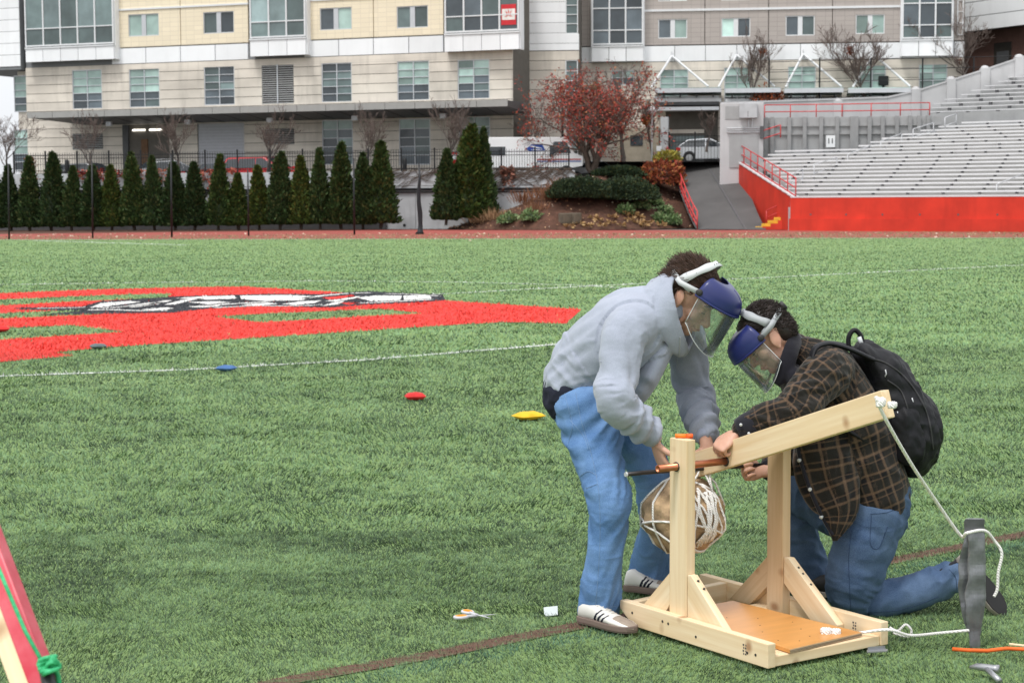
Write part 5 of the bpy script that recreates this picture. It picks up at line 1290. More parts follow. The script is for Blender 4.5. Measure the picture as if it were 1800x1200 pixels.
# screws along the rails, braces and posts
def screw(face_b, pts, par): 
    for a, z in pts: MB().tube([(face_b-.0015, a, z), (face_b+.004, a, z)], .0055, 8).build('screw', M['screw'], par)
for o_, pts in ((rail_n, ((.79,.052),(.60,.055),(.565,.053),(.40,.035),(.11,.035),(.065,.037))),):
    for a, z in pts: MB().tube([(a, z-W2/2, -T2/2-.0012), (a, z-W2/2, -T2/2+.003)], .0055, 8).build('screw', M['screw'], o_)
    for a, z in pts: MB().tube([(a, z-W2/2, T2/2+.0012), (a, z-W2/2, T2/2-.003)], .0055, 8).build('screw', M['screw'], o_)
for (b, a, z) in ((T2*1.5, .455, .215),(T2*1.5+.004, .425, .19),(LB-T2*1.5, .43,.21),(LB-T2*1.5, .405,.19),(LB-T2*1.5,.36,.155)):
    nrm = Vector((0,-.66,.75)); p = Vector((b, a, z+.017)); MB().tube([p - nrm*.006, p + nrm*.002], .005, 8).build('screw', M['screw'], TR)
for z in (.06,.075,.3,.5,.55,.62,.2): MB().tube([(LB-T2*2-.0045, .545+.02*math.sin(z*40), z),(LB-T2*2, .545+.02*math.sin(z*40), z)], .004, 7).build('screw', M['screw'], pf) if False else None
# grade stamps printed on the rail ends
def stamp(o_, x, y, s, side):
    for k in range(4):
        for j in range(2):
            MB().box(x+j*.012, x+j*.012+.008-.003*((k+j) % 2), y-.020+k*.011, y-.020+k*.011+.007, side*(T2/2+.0004)-.0002, side*(T2/2+.0004)+.0002).build('grade_stamp', M['stamp'], o_)
sgn = -1 if (rail_n.matrix_basis.to_3x3() @ Vector((0,0,1))).x > 0 else 1
stamp(rail_n, .115, 0, 1, sgn); sgn2 = -1 if (rail_f.matrix_basis.to_3x3() @ Vector((0,0,1))).x > 0 else 1
stamp(rail_f, .13, 0, 1, sgn2)
# --- counterweight: rock in a cradle of rope
def tw(b, a, z): return TM @ Vector((b, a, z))
rc = tw(bm_-.045, .735, .40)
rc = P(1201, 905, rc.y)
def rock_mesh(c, rad, seed):
    bm = bmesh.new(); bmesh.ops.create_icosphere(bm, subdivisions=4, radius=1.0); rnd = random.Random(seed)
    pl_ = [(Vector((rnd.gauss(0,1), rnd.gauss(0,1), rnd.gauss(0,1))).normalized(), rnd.uniform(.87,.99)) for _ in range(13)]
    from mathutils import noise as mn
    for v in bm.verts:
        d = v.co.normalized(); k = 1.0
        for nn, h in pl_:
            t = d.dot(nn)
            if t*k > h: k = h/t
        k *= 1 + .10*mn.noise(d*2.3) + .045*mn.noise(d*6) + .015*mn.noise(d*15)
        v.co = Vector((d.x*k*rad[0], d.y*k*rad[1], d.z*k*rad[2]))
    me = bpy.data.meshes.new('rock'); bm.to_mesh(me); bm.free(); return me
M['rock'] = mk('rock', (.36,.25,.15), .9, .75, 14, 6, .7, 45, .008)
RK = empty('hanging_rock', loc=rc, label='brown rock wrapped in white rope hanging from the trebuchet arm', cat='rock')
rme = rock_mesh(rc, (.168,.15,.155), 23); rme.materials.append(M['rock']); rme.polygons.foreach_set('use_smooth', [False]*len(rme.polygons)); ro = link('rock', rme, RK)
mb = MB(); rnd = random.Random(9); hang = tw(bm_, .70, .62) - rc
rv = rme.vertices; from mathutils.bvhtree import BVHTree
bt = BVHTree.FromPolygons([v.co.copy() for v in rv], [tuple(p.vertices) for p in rme.polygons])
def onrock(d, lift=.004):
    d = Vector(d).normalized(); h = bt.ray_cast(d*1.0, -d); return (h[0] if h[0] else d*.15) + d*lift
def loop_rope(nrm, off, r_=.0045, top=True):
    nrm = Vector(nrm).normalized(); u_ = nrm.orthogonal().normalized(); w_ = nrm.cross(u_); pts = []
    for i in range(25):
        a = 2*math.pi*i/24; pts.append(onrock(u_*math.cos(a) + w_*math.sin(a) + nrm*off))
    mb.tube(pts, r_, 6)
for nr, of in (((1,.2,.1),.0),((.9,-.5,.2),.35),((.15,.3,1),-.35),((.2,1,.1),-.1),((1,-.9,0),-.2),((.8,.6,.3),.4),((.5,-.2,1),-.6)): loop_rope(nr, of)
for i in range(13):   # bunched strands on the right of the near upright
    a0 = rnd.uniform(.25,.85); pts = []
    for k in range(9):
        t = k/8; pts.append(onrock(Vector((a0+.12*math.sin(t*5+i), -.75+.05*i*.3, .85-1.5*t + .1*math.sin(i+t*3))), .006+.006*rnd.random()))
    mb.tube(pts, .0048, 6)
for i in range(7):    # lines up to the rod
    d = Vector((rnd.uniform(-.9,.9), rnd.uniform(-.6,.5), rnd.uniform(.1,.8))); p = onrock(d); mb.tube([p, p.lerp(hang, .5)+Vector((0,0,.012)), hang + Vector((rnd.uniform(-.03,.03), 0, 0))], .0042, 6)
mb.build('rope_cradle', M['rope'], RK, True)
# --- loose rope runs
def rope(name, pts, r_, label, knots=()):
    pts = [Vector(p) for p in pts]; o = empty(name, loc=pts[0], label=label, cat='rope'); c0 = pts[0]
    # catmull-rom
    q = [pts[0]] + pts + [pts[-1]]; out = []
    for i in range(1, len(q)-2):
        for k in range(6):
            t = k/6; a, b, c, d = q[i-1], q[i], q[i+1], q[i+2]
            out.append(.5*((2*b) + (c-a)*t + (2*a-5*b+4*c-d)*t*t + (3*b-a-3*c+d)*t**3))
    out.append(pts[-1]); MB().tube([p - c0 for p in out], r_, 8).build('rope', M['rope'], o, True)
    for c, rad, ax in knots:
        mb = MB(); rr = random.Random(int(c.x*1000))
        for k in range(4):
            ph = k*1.7; mb.tube([Vector(c) - c0 + Vector((math.cos(a+ph)*rad[0]*(.7+.3*math.sin(k+a)), math.sin(a*1+ph)*rad[1], math.sin(a*2+ph)*rad[2])) for a in np.linspace(0, 2*math.pi, 14)], r_*1.05, 7)
        mb.build('knot', M['rope'], o, True)
    return o
sY = G(1712, 1136).y
armtip = P(1548, 706, 6.12)
rope('rope', [armtip + Vector((-.02,-.01,.02)), P(1556,735,6.13), P(1600,812,6.3), P(1645,880,6.48), P(1688,940,sY-.02), P(1700,936,sY-.06), P(1730,932,sY-.03), P(1748,950,sY), P(1761,972,sY), P(1755,1005,sY), P(1753,1035,sY), P(1747,1048,sY)], .0062, 'white rope from the arm tip down to the grey taped pouch', [(armtip + Vector((.0,-.012,0)), (.015,.010,.013), 0), (armtip + Vector((.04,-.012,-.010)), (.014,.008,.007), 0)])
kn = TM @ Vector((.335, .03, .068))
kn = G(1462, 1112, .075)
rope('rope', [kn, G(1500,1113,.062), P(1560,1106,6.5), P(1600,1116,6.55), P(1650,1112,6.6), P(1704,1107,sY-.03)], .0058, 'white rope from the plywood trough to the foot of the grey pouch', [(kn + Vector((-.018,0,.004)), (.020,.012,.012), 0), (kn + Vector((.018,0,.002)), (.016,.012,.010), 0)])
rope('rope', [P(1564,1102,6.72), P(1578,1108,6.7), P(1592,1097,6.7), P(1602,1108,6.7), P(1596,1118,6.7), P(1570,1112,6.7)], .005, 'small loose white rope loop behind the trebuchet corner')
# --- grey duct tape pouch standing on end
n = N('duct_tape'); v = n.coord(); f = n.noise(v, 16, 4); n.base(n.ramp(f, [(.3, (.10,.105,.115)), (.7, (.21,.22,.235))])); n.bump(n.noise(n.coord((1,1,.35)), 38, 3), .5, .006); M['tape'] = n.set(.28, .2, .6)
PO = empty('tape_pouch', loc=G(1714, 1136), label='crumpled grey duct tape pouch standing upright on the turf beside the kneeling man', cat='pouch'); po = G(1714, 1136)
def leaf_(prof, name, mat, yo):
    rings = []; rr = random.Random(3); pr = []
    for i in range((len(prof)-1)*5+1):
        k = min(i//5, len(prof)-2); f = i/5-k; pr.append(tuple(a+(b-a)*f for a, b in zip(prof[k], prof[k+1])))
    for (cx, y_, hw, th) in pr:
        c = P(cx, y_, sY + yo) - po; h = hw/F*sY; th = th*.62
        rings.append([c + Vector((math.cos(a)*h, math.sin(a)*th + .004*math.sin(y_*.11), .0)) for a in [2*math.pi*k/18 for k in range(18)]])
    mb = MB(); mb.loft(rings); from mathutils import noise as mn
    mb.v = [tuple(Vector(v) + Vector((mn.noise(Vector(v)*14)*.004 + mn.noise(Vector(v)*75)*.0018, mn.noise(Vector(v)*18+Vector((5,0,0)))*.005, 0))) for v in mb.v]
    return mb.build(name, mat, PO, False, fixn=True)
leaf_([(1714,1137,9,.010),(1714,1115,11,.014),(1713,1085,16,.018),(1714,1050,19,.022),(1717,1015,16,.020),(1717,985,16,.024),(1716,955,15,.022),(1714,925,17,.020),(1714,911,16,.016)], 'front_fold', M['tape'], -.03)
leaf_([(1706,1112,4,.006),(1704,1095,9,.010),(1700,1065,13,.014),(1697,1030,13,.016),(1697,995,12,.014),(1700,960,10,.012),(1705,928,8,.010)], 'rear_fold', M['tape'], .01)
leaf_([(1714,931,17.6,.0225),(1714,920,17.8,.0225),(1714,912,17.2,.019)], 'tape_collar', mk('tape_dark', (.10,.105,.11), .5, .2), -.03)
# ================================================================ people
from mathutils import noise as mn
def catmull(vals, t):
    n_ = len(vals)-1; k = min(int(t*n_), n_-1); f = t*n_ - k
    a, b, c, d = vals[max(k-1, 0)], vals[k], vals[k+1], vals[min(k+2, n_)]
    return .5*((2*b) + (c-a)*f + (2*a-5*b+4*c-d)*f*f + (3*b-a-3*c+d)*f**3)
class Blob:
    """union of swept elliptical limbs and ellipsoids, fused into one skin by a voxel remesh"""
    def __init__(s): s.mb = MB(); s.axes = []
    def limb(s, pts, ref=(0, 1, 0), n=20, sub=6, rec=True, cap0=True, cap1=True):
        """pts: (point, ra along ref, rb)"""
        P_ = [Vector(p[0]) for p in pts]; A_ = [p[1] for p in pts]; B_ = [p[2] if len(p) > 2 else p[1] for p in pts]
        m = (len(pts)-1)*sub; cs, ra, rb = [], [], []
        for i in range(m+1):
            t = i/m; cs.append(catmull(P_, t)); ra.append(catmull(A_, t)); rb.append(catmull(B_, t))
        # rounded ends
        rings = []; fr = []
        for i in range(m+1):
            t = (cs[min(i+1, m)] - cs[max(i-1, 0)]).normalized(); r_ = Vector(ref); r_ = r_ - t*r_.dot(t)
            if r_.length < 1e-4: r_ = t.orthogonal()
            r_.normalize(); fr.append((t, r_, t.cross(r_)))
        def ring(c, f, a, b): return [c + f[1]*math.cos(2*math.pi*k/n)*a + f[2]*math.sin(2*math.pi*k/n)*b for k in range(n)]
        if cap0:
            for q in (.97, .8, .45): rings.append(ring(cs[0] - fr[0][0]*min(ra[0], rb[0])*q, fr[0], ra[0]*math.sqrt(1-q*q), rb[0]*math.sqrt(1-q*q)))
        for i in range(m+1): rings.append(ring(cs[i], fr[i], ra[i], rb[i]))
        if cap1:
            for q in (.45, .8, .97): rings.append(ring(cs[m] + fr[m][0]*min(ra[m], rb[m])*q, fr[m], ra[m]*math.sqrt(1-q*q), rb[m]*math.sqrt(1-q*q)))
        s.mb.loft(rings)
        if rec: s.axes.append((np.array([tuple(c) for c in cs]), np.array([tuple(f[1]) for f in fr]), np.array([tuple(f[2]) for f in fr]), np.array([(a+b)/2 for a, b in zip(ra, rb)])))
        return s
    def ell(s, c, r_, M4=None, n=16):
        rings = []
        for i in range(1, n):
            a = math.pi*i/n; rings.append([Vector((c[0] + r_[0]*math.sin(a)*math.cos(2*math.pi*k/n), c[1] + r_[1]*math.sin(a)*math.sin(2*math.pi*k/n), c[2] - r_[2]*math.cos(a))) for k in range(n)])
        if M4: rings = [[M4 @ p for p in r__] for r__ in rings]
        s.mb.loft(rings); return s
    def skin(s, name, mat, parent, voxel=.008, smooth=4, folds=None, uv=False, origin=None):
        me0 = s.mb.mesh('tmp', mat); o = bpy.data.objects.new('tmp', me0); COL.objects.link(o)
        bm = bmesh.new(); bm.from_mesh(me0); bmesh.ops.recalc_face_normals(bm, faces=bm.faces); bm.to_mesh(me0); bm.free()
        r_ = o.modifiers.new('r', 'REMESH'); r_.mode = 'VOXEL'; r_.voxel_size = voxel
        if smooth: sm = o.modifiers.new('s', 'SMOOTH'); sm.factor = .5; sm.iterations = smooth
        dg = bpy.context.evaluated_depsgraph_get(); dg.update()
        me = bpy.data.meshes.new_from_object(o.evaluated_get(dg)); bpy.data.objects.remove(o); me.name = name
        nv = len(me.vertices); co = np.empty(nv*3, np.float32); me.vertices.foreach_get('co', co); co = co.reshape(-1, 3).astype(np.float64)
        if (folds or uv) and s.axes:
            nr = np.empty(nv*3, np.float32); me.vertices.foreach_get('normal', nr); nr = nr.reshape(-1, 3)
            best = np.full(nv, 1e9); S = np.zeros(nv); TH = np.zeros(nv); ID = np.zeros(nv, int); FR = np.zeros(nv)
            for ci, (cs, f1, f2, rr) in enumerate(s.axes):
                d = np.linalg.norm(co[:, None, :] - cs[None], axis=2) - rr[None]*.9
                k = d.argmin(1); dm = d[np.arange(nv), k]
                sl_ = np.concatenate([[0], np.cumsum(np.linalg.norm(np.diff(cs, axis=0), axis=1))])
                v = co - cs[k]; tg = np.gradient(cs, axis=0); tg /= np.linalg.norm(tg, axis=1)[:, None]+1e-9
                sv = sl_[k] + (v*tg[k]).sum(1); th = np.arctan2((v*f2[k]).sum(1), (v*f1[k]).sum(1))
                u = dm < best; best[u] = dm[u]; S[u] = sv[u]; TH[u] = th[u]; ID[u] = ci; FR[u] = sl_[k][u]/max(sl_[-1], 1e-6)
            if folds:
                d = folds(co, S, TH, ID, FR); co = co + nr*d[:, None]
                me.vertices.foreach_set('co', co.astype(np.float32).ravel())
            if uv:
                at_ = me.attributes.new('suv', 'FLOAT_VECTOR', 'POINT'); rads = np.array([a[3].mean() for a in s.axes])
                at_.data.foreach_set('vector', np.stack([S, TH*np.take(rads, ID), ID.astype(float)], 1).astype(np.float32).ravel())
        if origin is not None:
            co = co - np.array(origin); me.vertices.foreach_set('co', co.astype(np.float32).ravel())
        me.materials.clear(); me.materials.append(mat); me.polygons.foreach_set('use_smooth', np.ones(len(me.polygons), bool)); me.update()
        return link(name, me, parent)
def wrinkle(co, S, TH, f_s, f_t, seed=0, skew=.35):
    """diagonal drape folds across a sleeve or leg"""
    a = fbm(S*f_s + np.sin(TH)*skew*f_s*.1 + np.cos(TH+seed)*f_t + seed*3.7, np.sin(TH+1)*f_t + seed*1.3 + S*f_s*.25, 2)
    return 1 - np.abs(a*2 - 1)*2.2
def bump3(co, f, seed=0):
    return fbm(co[:,0]*f + co[:,1]*f*.7 + seed, co[:,2]*f - co[:,1]*f*.5 + seed*2, 3) - .5

# materials
n = N('skin'); v = n.coord(); f = n.noise(v, 22, 5, .6); f2 = n.noise(v, 160, 2); n.base(n.ramp(f, [(.3, (.50,.27,.19)), (.7, (.62,.37,.27))])); n.bump(f2, .12, .002)
M['skin'] = n.set(.5, 0, .4, Subsurface_Weight=.12, Subsurface_Scale=.02); 
n.b.inputs['Subsurface Radius'].default_value = (1, .35, .2)
n = N('lip'); n.base((.45,.17,.14)); M['lip'] = n.set(.45)
def crease(n, fine, wf, amount=.5, sc=(7,7,11)):
    """small sharp cloth creases plus the weave"""
    v = n.coord(sc); w0 = n.n('TexNoise'); w0.inputs['Scale'].default_value = .6; n.l(v, w0.inputs['Vector'])
    ad = n.n('VectorMath'); ad.operation = 'MULTIPLY_ADD'; n.l(w0.outputs['Color'], ad.inputs[0]); ad.inputs[1].default_value = (1.6,)*3; n.l(v, ad.inputs[2])
    r_ = n.noise(ad.outputs[0], 1.0, 2, .5); rg = n.math('SUBTRACT', 1.0, n.math('MULTIPLY', n.math('ABSOLUTE', n.math('SUBTRACT', r_, .5)), 5.0), True)
    b1 = n.n('Bump'); b1.inputs['Strength'].default_value = amount; b1.inputs['Distance'].default_value = .010; n.l(rg, b1.inputs['Height'])
    b2 = n.n('Bump'); b2.inputs['Strength'].default_value = wf; b2.inputs['Distance'].default_value = .003; n.l(fine, b2.inputs['Height'])
    n.l(b1.outputs[0], b2.inputs['Normal']); n.l(b2.outputs[0], n.b.inputs['Normal'])
def cloth_mat(name, c, var, fuzz=220, bump=.25, sheen=.0, rough=.9, crs=.16):
    n = N(name); v = n.coord(); f = n.noise(v, 6, 4); f2 = n.noise(v, fuzz, 3, .7)
    k = n.math('ADD', n.math('MULTIPLY', f, .45), n.math('MULTIPLY', f2, .55))
    n.base(n.ramp(k, [(.35, [x*(1-var) for x in c]), (.65, [min(1, x*(1+var)) for x in c])])); crease(n, f2, .16, crs)
    return n.set(rough, 0, .2, Sheen_Weight=sheen)
M['hoodie'] = cloth_mat('hoodie', (.315,.345,.42), .16, 320, .25, .25); M['hoodie_rib'] = cloth_mat('hoodie_rib', (.30,.33,.415), .14, 320, .3, .2)
M['navy'] = cloth_mat('navy', (.018,.02,.035), .2); M['black_cloth'] = cloth_mat('black_cloth', (.010,.011,.016), .2, 200, .2, .1); M['black_fleece'] = cloth_mat('black_fleece', (.012,.012,.018), .2, 120, .4, .2)
def denim(name, c, fade, seed):
    n = N(name); v = n.coord(); f = n.noise(v, 3.2+seed*.3, 4, .6); f2 = n.noise(n.coord((1, 1, .5)), 420, 2, .8); f3 = n.noise(v, 14, 4, .65)
    col = n.mix(n.ramp(f, [(.30, 0.0), (.78, 1.0)]), c, fade); col = n.mix(n.math('MULTIPLY', n.ramp(f3, [(.35, 1.0), (.6, 0.0)]), .18), col, [x*.55 for x in c])
    col = n.mix(.22, col, n.ramp(f2, [(.35, [x*.6 for x in c]), (.65, [min(1, x*1.35) for x in fade])])); n.base(col); crease(n, f2, .25, .35, (4,4,7)); return n.set(.85, 0, .2)
M['denim1'] = denim('denim1', (.056,.142,.33), (.205,.345,.585), 1); M['denim2'] = denim('denim2', (.028,.060,.135), (.13,.195,.30), 2)
M['stitch'] = mk('stitch', (.16,.26,.43), .8, .2, 90); M['stitch_dark'] = mk('stitch_dark', (.022,.045,.10), .8, .1, 50)
# plaid flannel from sleeve/torso coordinates
n = N('plaid'); at = n.n('Attribute'); at.attribute_name = 'suv'; sp = n.n('SeparateXYZ'); n.l(at.outputs['Vector'], sp.inputs[0])
nz = n.noise(n.coord(), 9, 2); wob = n.math('MULTIPLY', n.math('SUBTRACT', nz, .5), .012)
def band(axis, period, offs, width, sharp=.002):
    x = n.math('ADD', n.math('ADD', sp.outputs[axis], wob), offs); m_ = n.math('MODULO', n.math('ADD', x, 10.0), period); d = n.math('ABSOLUTE', n.math('SUBTRACT', m_, period/2))
    return n.math('SUBTRACT', 1.0, n.math('SMOOTH_MIN', n.math('DIVIDE', n.math('MAXIMUM', n.math('SUBTRACT', d, width), 0.0), sharp), 1.0), True)
base = (.007,.007,.008); tan = (.15,.095,.06); olive = (.016,.0145,.012)
fz = n.noise(n.coord(), 260, 2, .8)
col = base
col = n.mix(n.math('MULTIPLY', n.math('MAXIMUM', band(0, .075, .01, .017), band(1, .075, .0, .017)), .85), col, olive)
for ax in (0, 1):
    col = n.mix(n.math('MULTIPLY', band(ax, .075, .030, .0028, .004), .55), col, tan); col = n.mix(n.math('MULTIPLY', band(ax, .075, -.018, .0010, .003), .4), col, tan)
col = n.mix(1.0, col, n.ramp(fz, [(.3, .65), (.7, 1.3)]), 'MULTIPLY'); n.base(col); crease(n, fz, .3, .4, (8,8,8)); M['plaid'] = n.set(.9, 0, .15, Sheen_Weight=.15)
def hair_mat(name, c):
    n = N(name); oi = n.noise(n.coord(), 60, 3, .7); n.base(n.ramp(oi, [(.3, [x*.55 for x in c]), (.7, [x*1.5 for x in c])])); return n.set(.5, 0, .4)
M['hair_brown'] = hair_mat('hair_brown', (.055,.028,.018)); M['hair_dark'] = hair_mat('hair_dark', (.024,.016,.014))
M['shield_blue'] = mk('shield_blue', (.016,.024,.125), .32, .05, 2, spec=.5); M['strap_white'] = mk('strap_white', (.56,.58,.60), .5, .05); M['strap_grey'] = mk('strap_grey', (.36,.38,.40), .5, .05)
n = N('visor'); tr = n.n('BsdfTransparent'); tr.inputs[0].default_value = (.90,.93,.93,1); gl = n.n('BsdfGlossy'); gl.inputs['Roughness'].default_value = .06; df = n.n('BsdfDiffuse'); df.inputs[0].default_value = (.75,.8,.82,1)
lw = n.n('LayerWeight'); lw.inputs[0].default_value = .35; m1 = n.n('MixShader'); m2 = n.n('MixShader'); m2.inputs[0].default_value = .05
n.l(tr.outputs[0], m2.inputs[1]); n.l(df.outputs[0], m2.inputs[2]); n.l(n.math('MULTIPLY', lw.outputs['Fresnel'], .8), m1.inputs[0]); n.l(m2.outputs[0], m1.inputs[1]); n.l(gl.outputs[0], m1.inputs[2]); n.l(m1.outputs[0], n.o.inputs[0]); M['visor'] = n.m
M['visor_edge'] = mk('visor_edge', (.62,.66,.66), .2, .03)  # pale tone paints the bright glint along the clear window's edge
M['shoe_white'] = mk('shoe_white', (.66,.645,.61), .5, .08, 12); M['shoe_suede'] = mk('shoe_suede', (.30,.245,.20), .9, .15, 40); M['shoe_gum'] = mk('shoe_gum', (.17,.125,.105), .7, .1); M['shoe_black'] = mk('shoe_black', (.012,.012,.013), .6, .15); M['sole_grey'] = mk('sole_grey', (.30,.27,.24), .8, .15); M['outsole'] = mk('outsole', (.02,.02,.021), .8, .2)

# --- anatomy
def head_blob(B, HM, s=1.12):
    """head in local frame (x forward, y left, z up, origin between the ears)"""
    E = lambda c, r_, n=16, R3=None: B.ell((0,0,0), r_, HM @ Matrix.Scale(s, 4) @ Matrix.Translation(c) @ (R3 or Matrix.Identity(4)), n)
    E((.004,0,.034), (.092,.077,.098), 20); E((.030,0,-.025), (.064,.062,.088)); E((.042,0,-.072), (.046,.048,.036)); E((.078,0,-.092), (.019,.024,.020))
    for y in (-1, 1):
        E((.060,y*.040,-.022), (.030,.023,.026)); E((.020,y*.055,-.070), (.040,.012,.030), 12, Matrix.Rotation(-.5, 4, 'Y')); E((.080,y*.031,.004), (.0135,.017,.011), 12)
        E((-.004,y*.080,-.004), (.022,.009,.033), 14, Matrix.Rotation(-.25, 4, 'Y') @ Matrix.Rotation(y*.35, 4, 'Z')); E((.004,y*.078,-.030), (.010,.008,.014), 10)
        E((.106,y*.0125,-.034), (.011,.009,.009), 10)
    E((.080,0,.026), (.022,.052,.014)); E((.100,0,-.058), (.010,.025,.0075), 12); E((.097,0,-.070), (.011,.021,.0085), 12); E((.095,0,-.052), (.010,.028,.010), 12)
    B.limb([(HM @ (Vector(p)*s), r_*s, r_*s) for p, r_ in (((.088,0,.022),.0095),((.104,0,-.006),.0125),((.119,0,-.030),.0150))], (0,1,0), 12, 3, False)
def hand_blob(B, w_, d, nrm, side, curl, spread=.09, s=1.0, thumb=(.55, .25), tcurl=.5):
    """w_: wrist point, d: wrist->knuckles, nrm: out of the palm, side: thumb side"""
    d = Vector(d).normalized(); nrm = Vector(nrm); nrm = (nrm - d*nrm.dot(d)).normalized(); sd = d.cross(nrm) if d.cross(nrm).dot(Vector(side)) > 0 else nrm.cross(d)
    B.limb([(w_ - d*.03*s, .027*s, .021*s), (w_ + d*.015*s, .030*s, .019*s), (w_ + d*.055*s, .041*s, .0165*s), (w_ + d*.090*s, .041*s, .0130*s)], sd, 16, 4, False)
    for i, (off, L, r_) in enumerate(((.031,.072,.0092),(.0105,.080,.0096),(-.0105,.075,.0092),(-.031,.060,.0082))):
        p = w_ + d*(.088 - .006*abs(i-1.2))*s + sd*off*s; dd = (d + sd*(1.2-i)*spread).normalized(); pts = [(p - dd*.02*s, r_*s*1.05, r_*s*1.05), (p, r_*s*1.05, r_*s*1.05)]; c = curl[i] if hasattr(curl, '__len__') else curl
        ax = dd.cross(nrm).normalized(); cur = dd
        for k, fr_ in enumerate((.45,.32,.23)):
            cur = Matrix.Rotation(c*(1.0, 1.1, .7)[k], 3, ax) @ cur; p = p + cur*L*fr_*s; pts.append((p, r_*s*(.97,.9,.78)[k], r_*s*(.97,.9,.78)[k]))
        B.limb(pts, nrm, 12, 4, False)
    tb = w_ + d*.028*s + sd*.030*s; td = (d*thumb[0] + sd*.75 + nrm*thumb[1]).normalized(); ax = td.cross(nrm + d*.6).normalized(); p = tb; pts = [(tb - td*.018*s, .014*s, .014*s), (tb, .0135*s, .0135*s)]; cur = td
    for k, fr_ in enumerate((.036,.030,.024)):
        p = p + cur*fr_*s; pts.append((p, (.0118,.0105,.0085)[k]*s, (.0118,.0105,.0085)[k]*s)); cur = Matrix.Rotation(tcurl*.7, 3, ax) @ cur
    B.limb(pts, nrm, 12, 4, False)
def frame_from(fwd, up, loc):
    x = Vector(fwd).normalized(); z = Vector(up); z = (z - x*z.dot(x)).normalized(); y = z.cross(x)
    return Matrix(((x.x,y.x,z.x,loc.x),(x.y,y.y,z.y,loc.y),(x.z,y.z,z.z,loc.z),(0,0,0,1)))
def hair_obj(name, HM, s, mat, parent, count, length, seed, lift, comb, hairline=.045, thick=1.0):
    rnd = random.Random(seed); B = Blob(); T_ = HM @ Matrix.Scale(s, 4)
    B.ell((0,0,0), (.098*thick,.084*thick,.090*thick), T_ @ Matrix.Translation((-.008,0,.058))); B.ell((0,0,0), (.055,.076*thick,.070), T_ @ Matrix.Translation((-.042,0,.008)))
    B.ell((0,0,0), (.070,.066,.038), T_ @ Matrix.Translation((.018,0,.090)))
    h = B.skin(name, mat, parent, .006, 3, folds=None, origin=None)
    co = np.empty(len(h.data.vertices)*3, np.float32); h.data.vertices.foreach_get('co', co); co = co.reshape(-1, 3); nr = np.empty_like(co); h.data.vertices.foreach_get('normal', nr.reshape(-1)) if False else None
    h.data.vertices.foreach_set('co', (co + 0).ravel())
    mb = MB(); T3 = T_.to_3x3(); cen = T_ @ Vector((-.02,0,.04))
    vs = h.data.vertices
    for i in range(count):
        v_ = vs[rnd.randrange(len(vs))]; p = v_.co.copy(); nn = v_.normal.copy(); loc = T_.inverted() @ p
        if loc.z < .0 and loc.x > -.06: continue
        cd_ = (T3 @ Vector(comb)).normalized(); d_ = (nn*lift + cd_ + Vector((rnd.gauss(0,.27), rnd.gauss(0,.27), rnd.gauss(0,.27)))).normalized(); L = length*rnd.uniform(.5,1.25)
        q1 = p + (nn*.22 + d_*.8).normalized()*L*.4; q2 = q1 + (d_ + (T3 @ Vector((0,0,-.25)))*.6 + Vector((rnd.gauss(0,.3), 0, rnd.gauss(0,.3)))).normalized()*L*.6
        mb.tube([p - nn*.006, q1, q2], [.0024, .0021, .0006], 4, cap=False)
    mb.build('strands', mat, h, True); return h
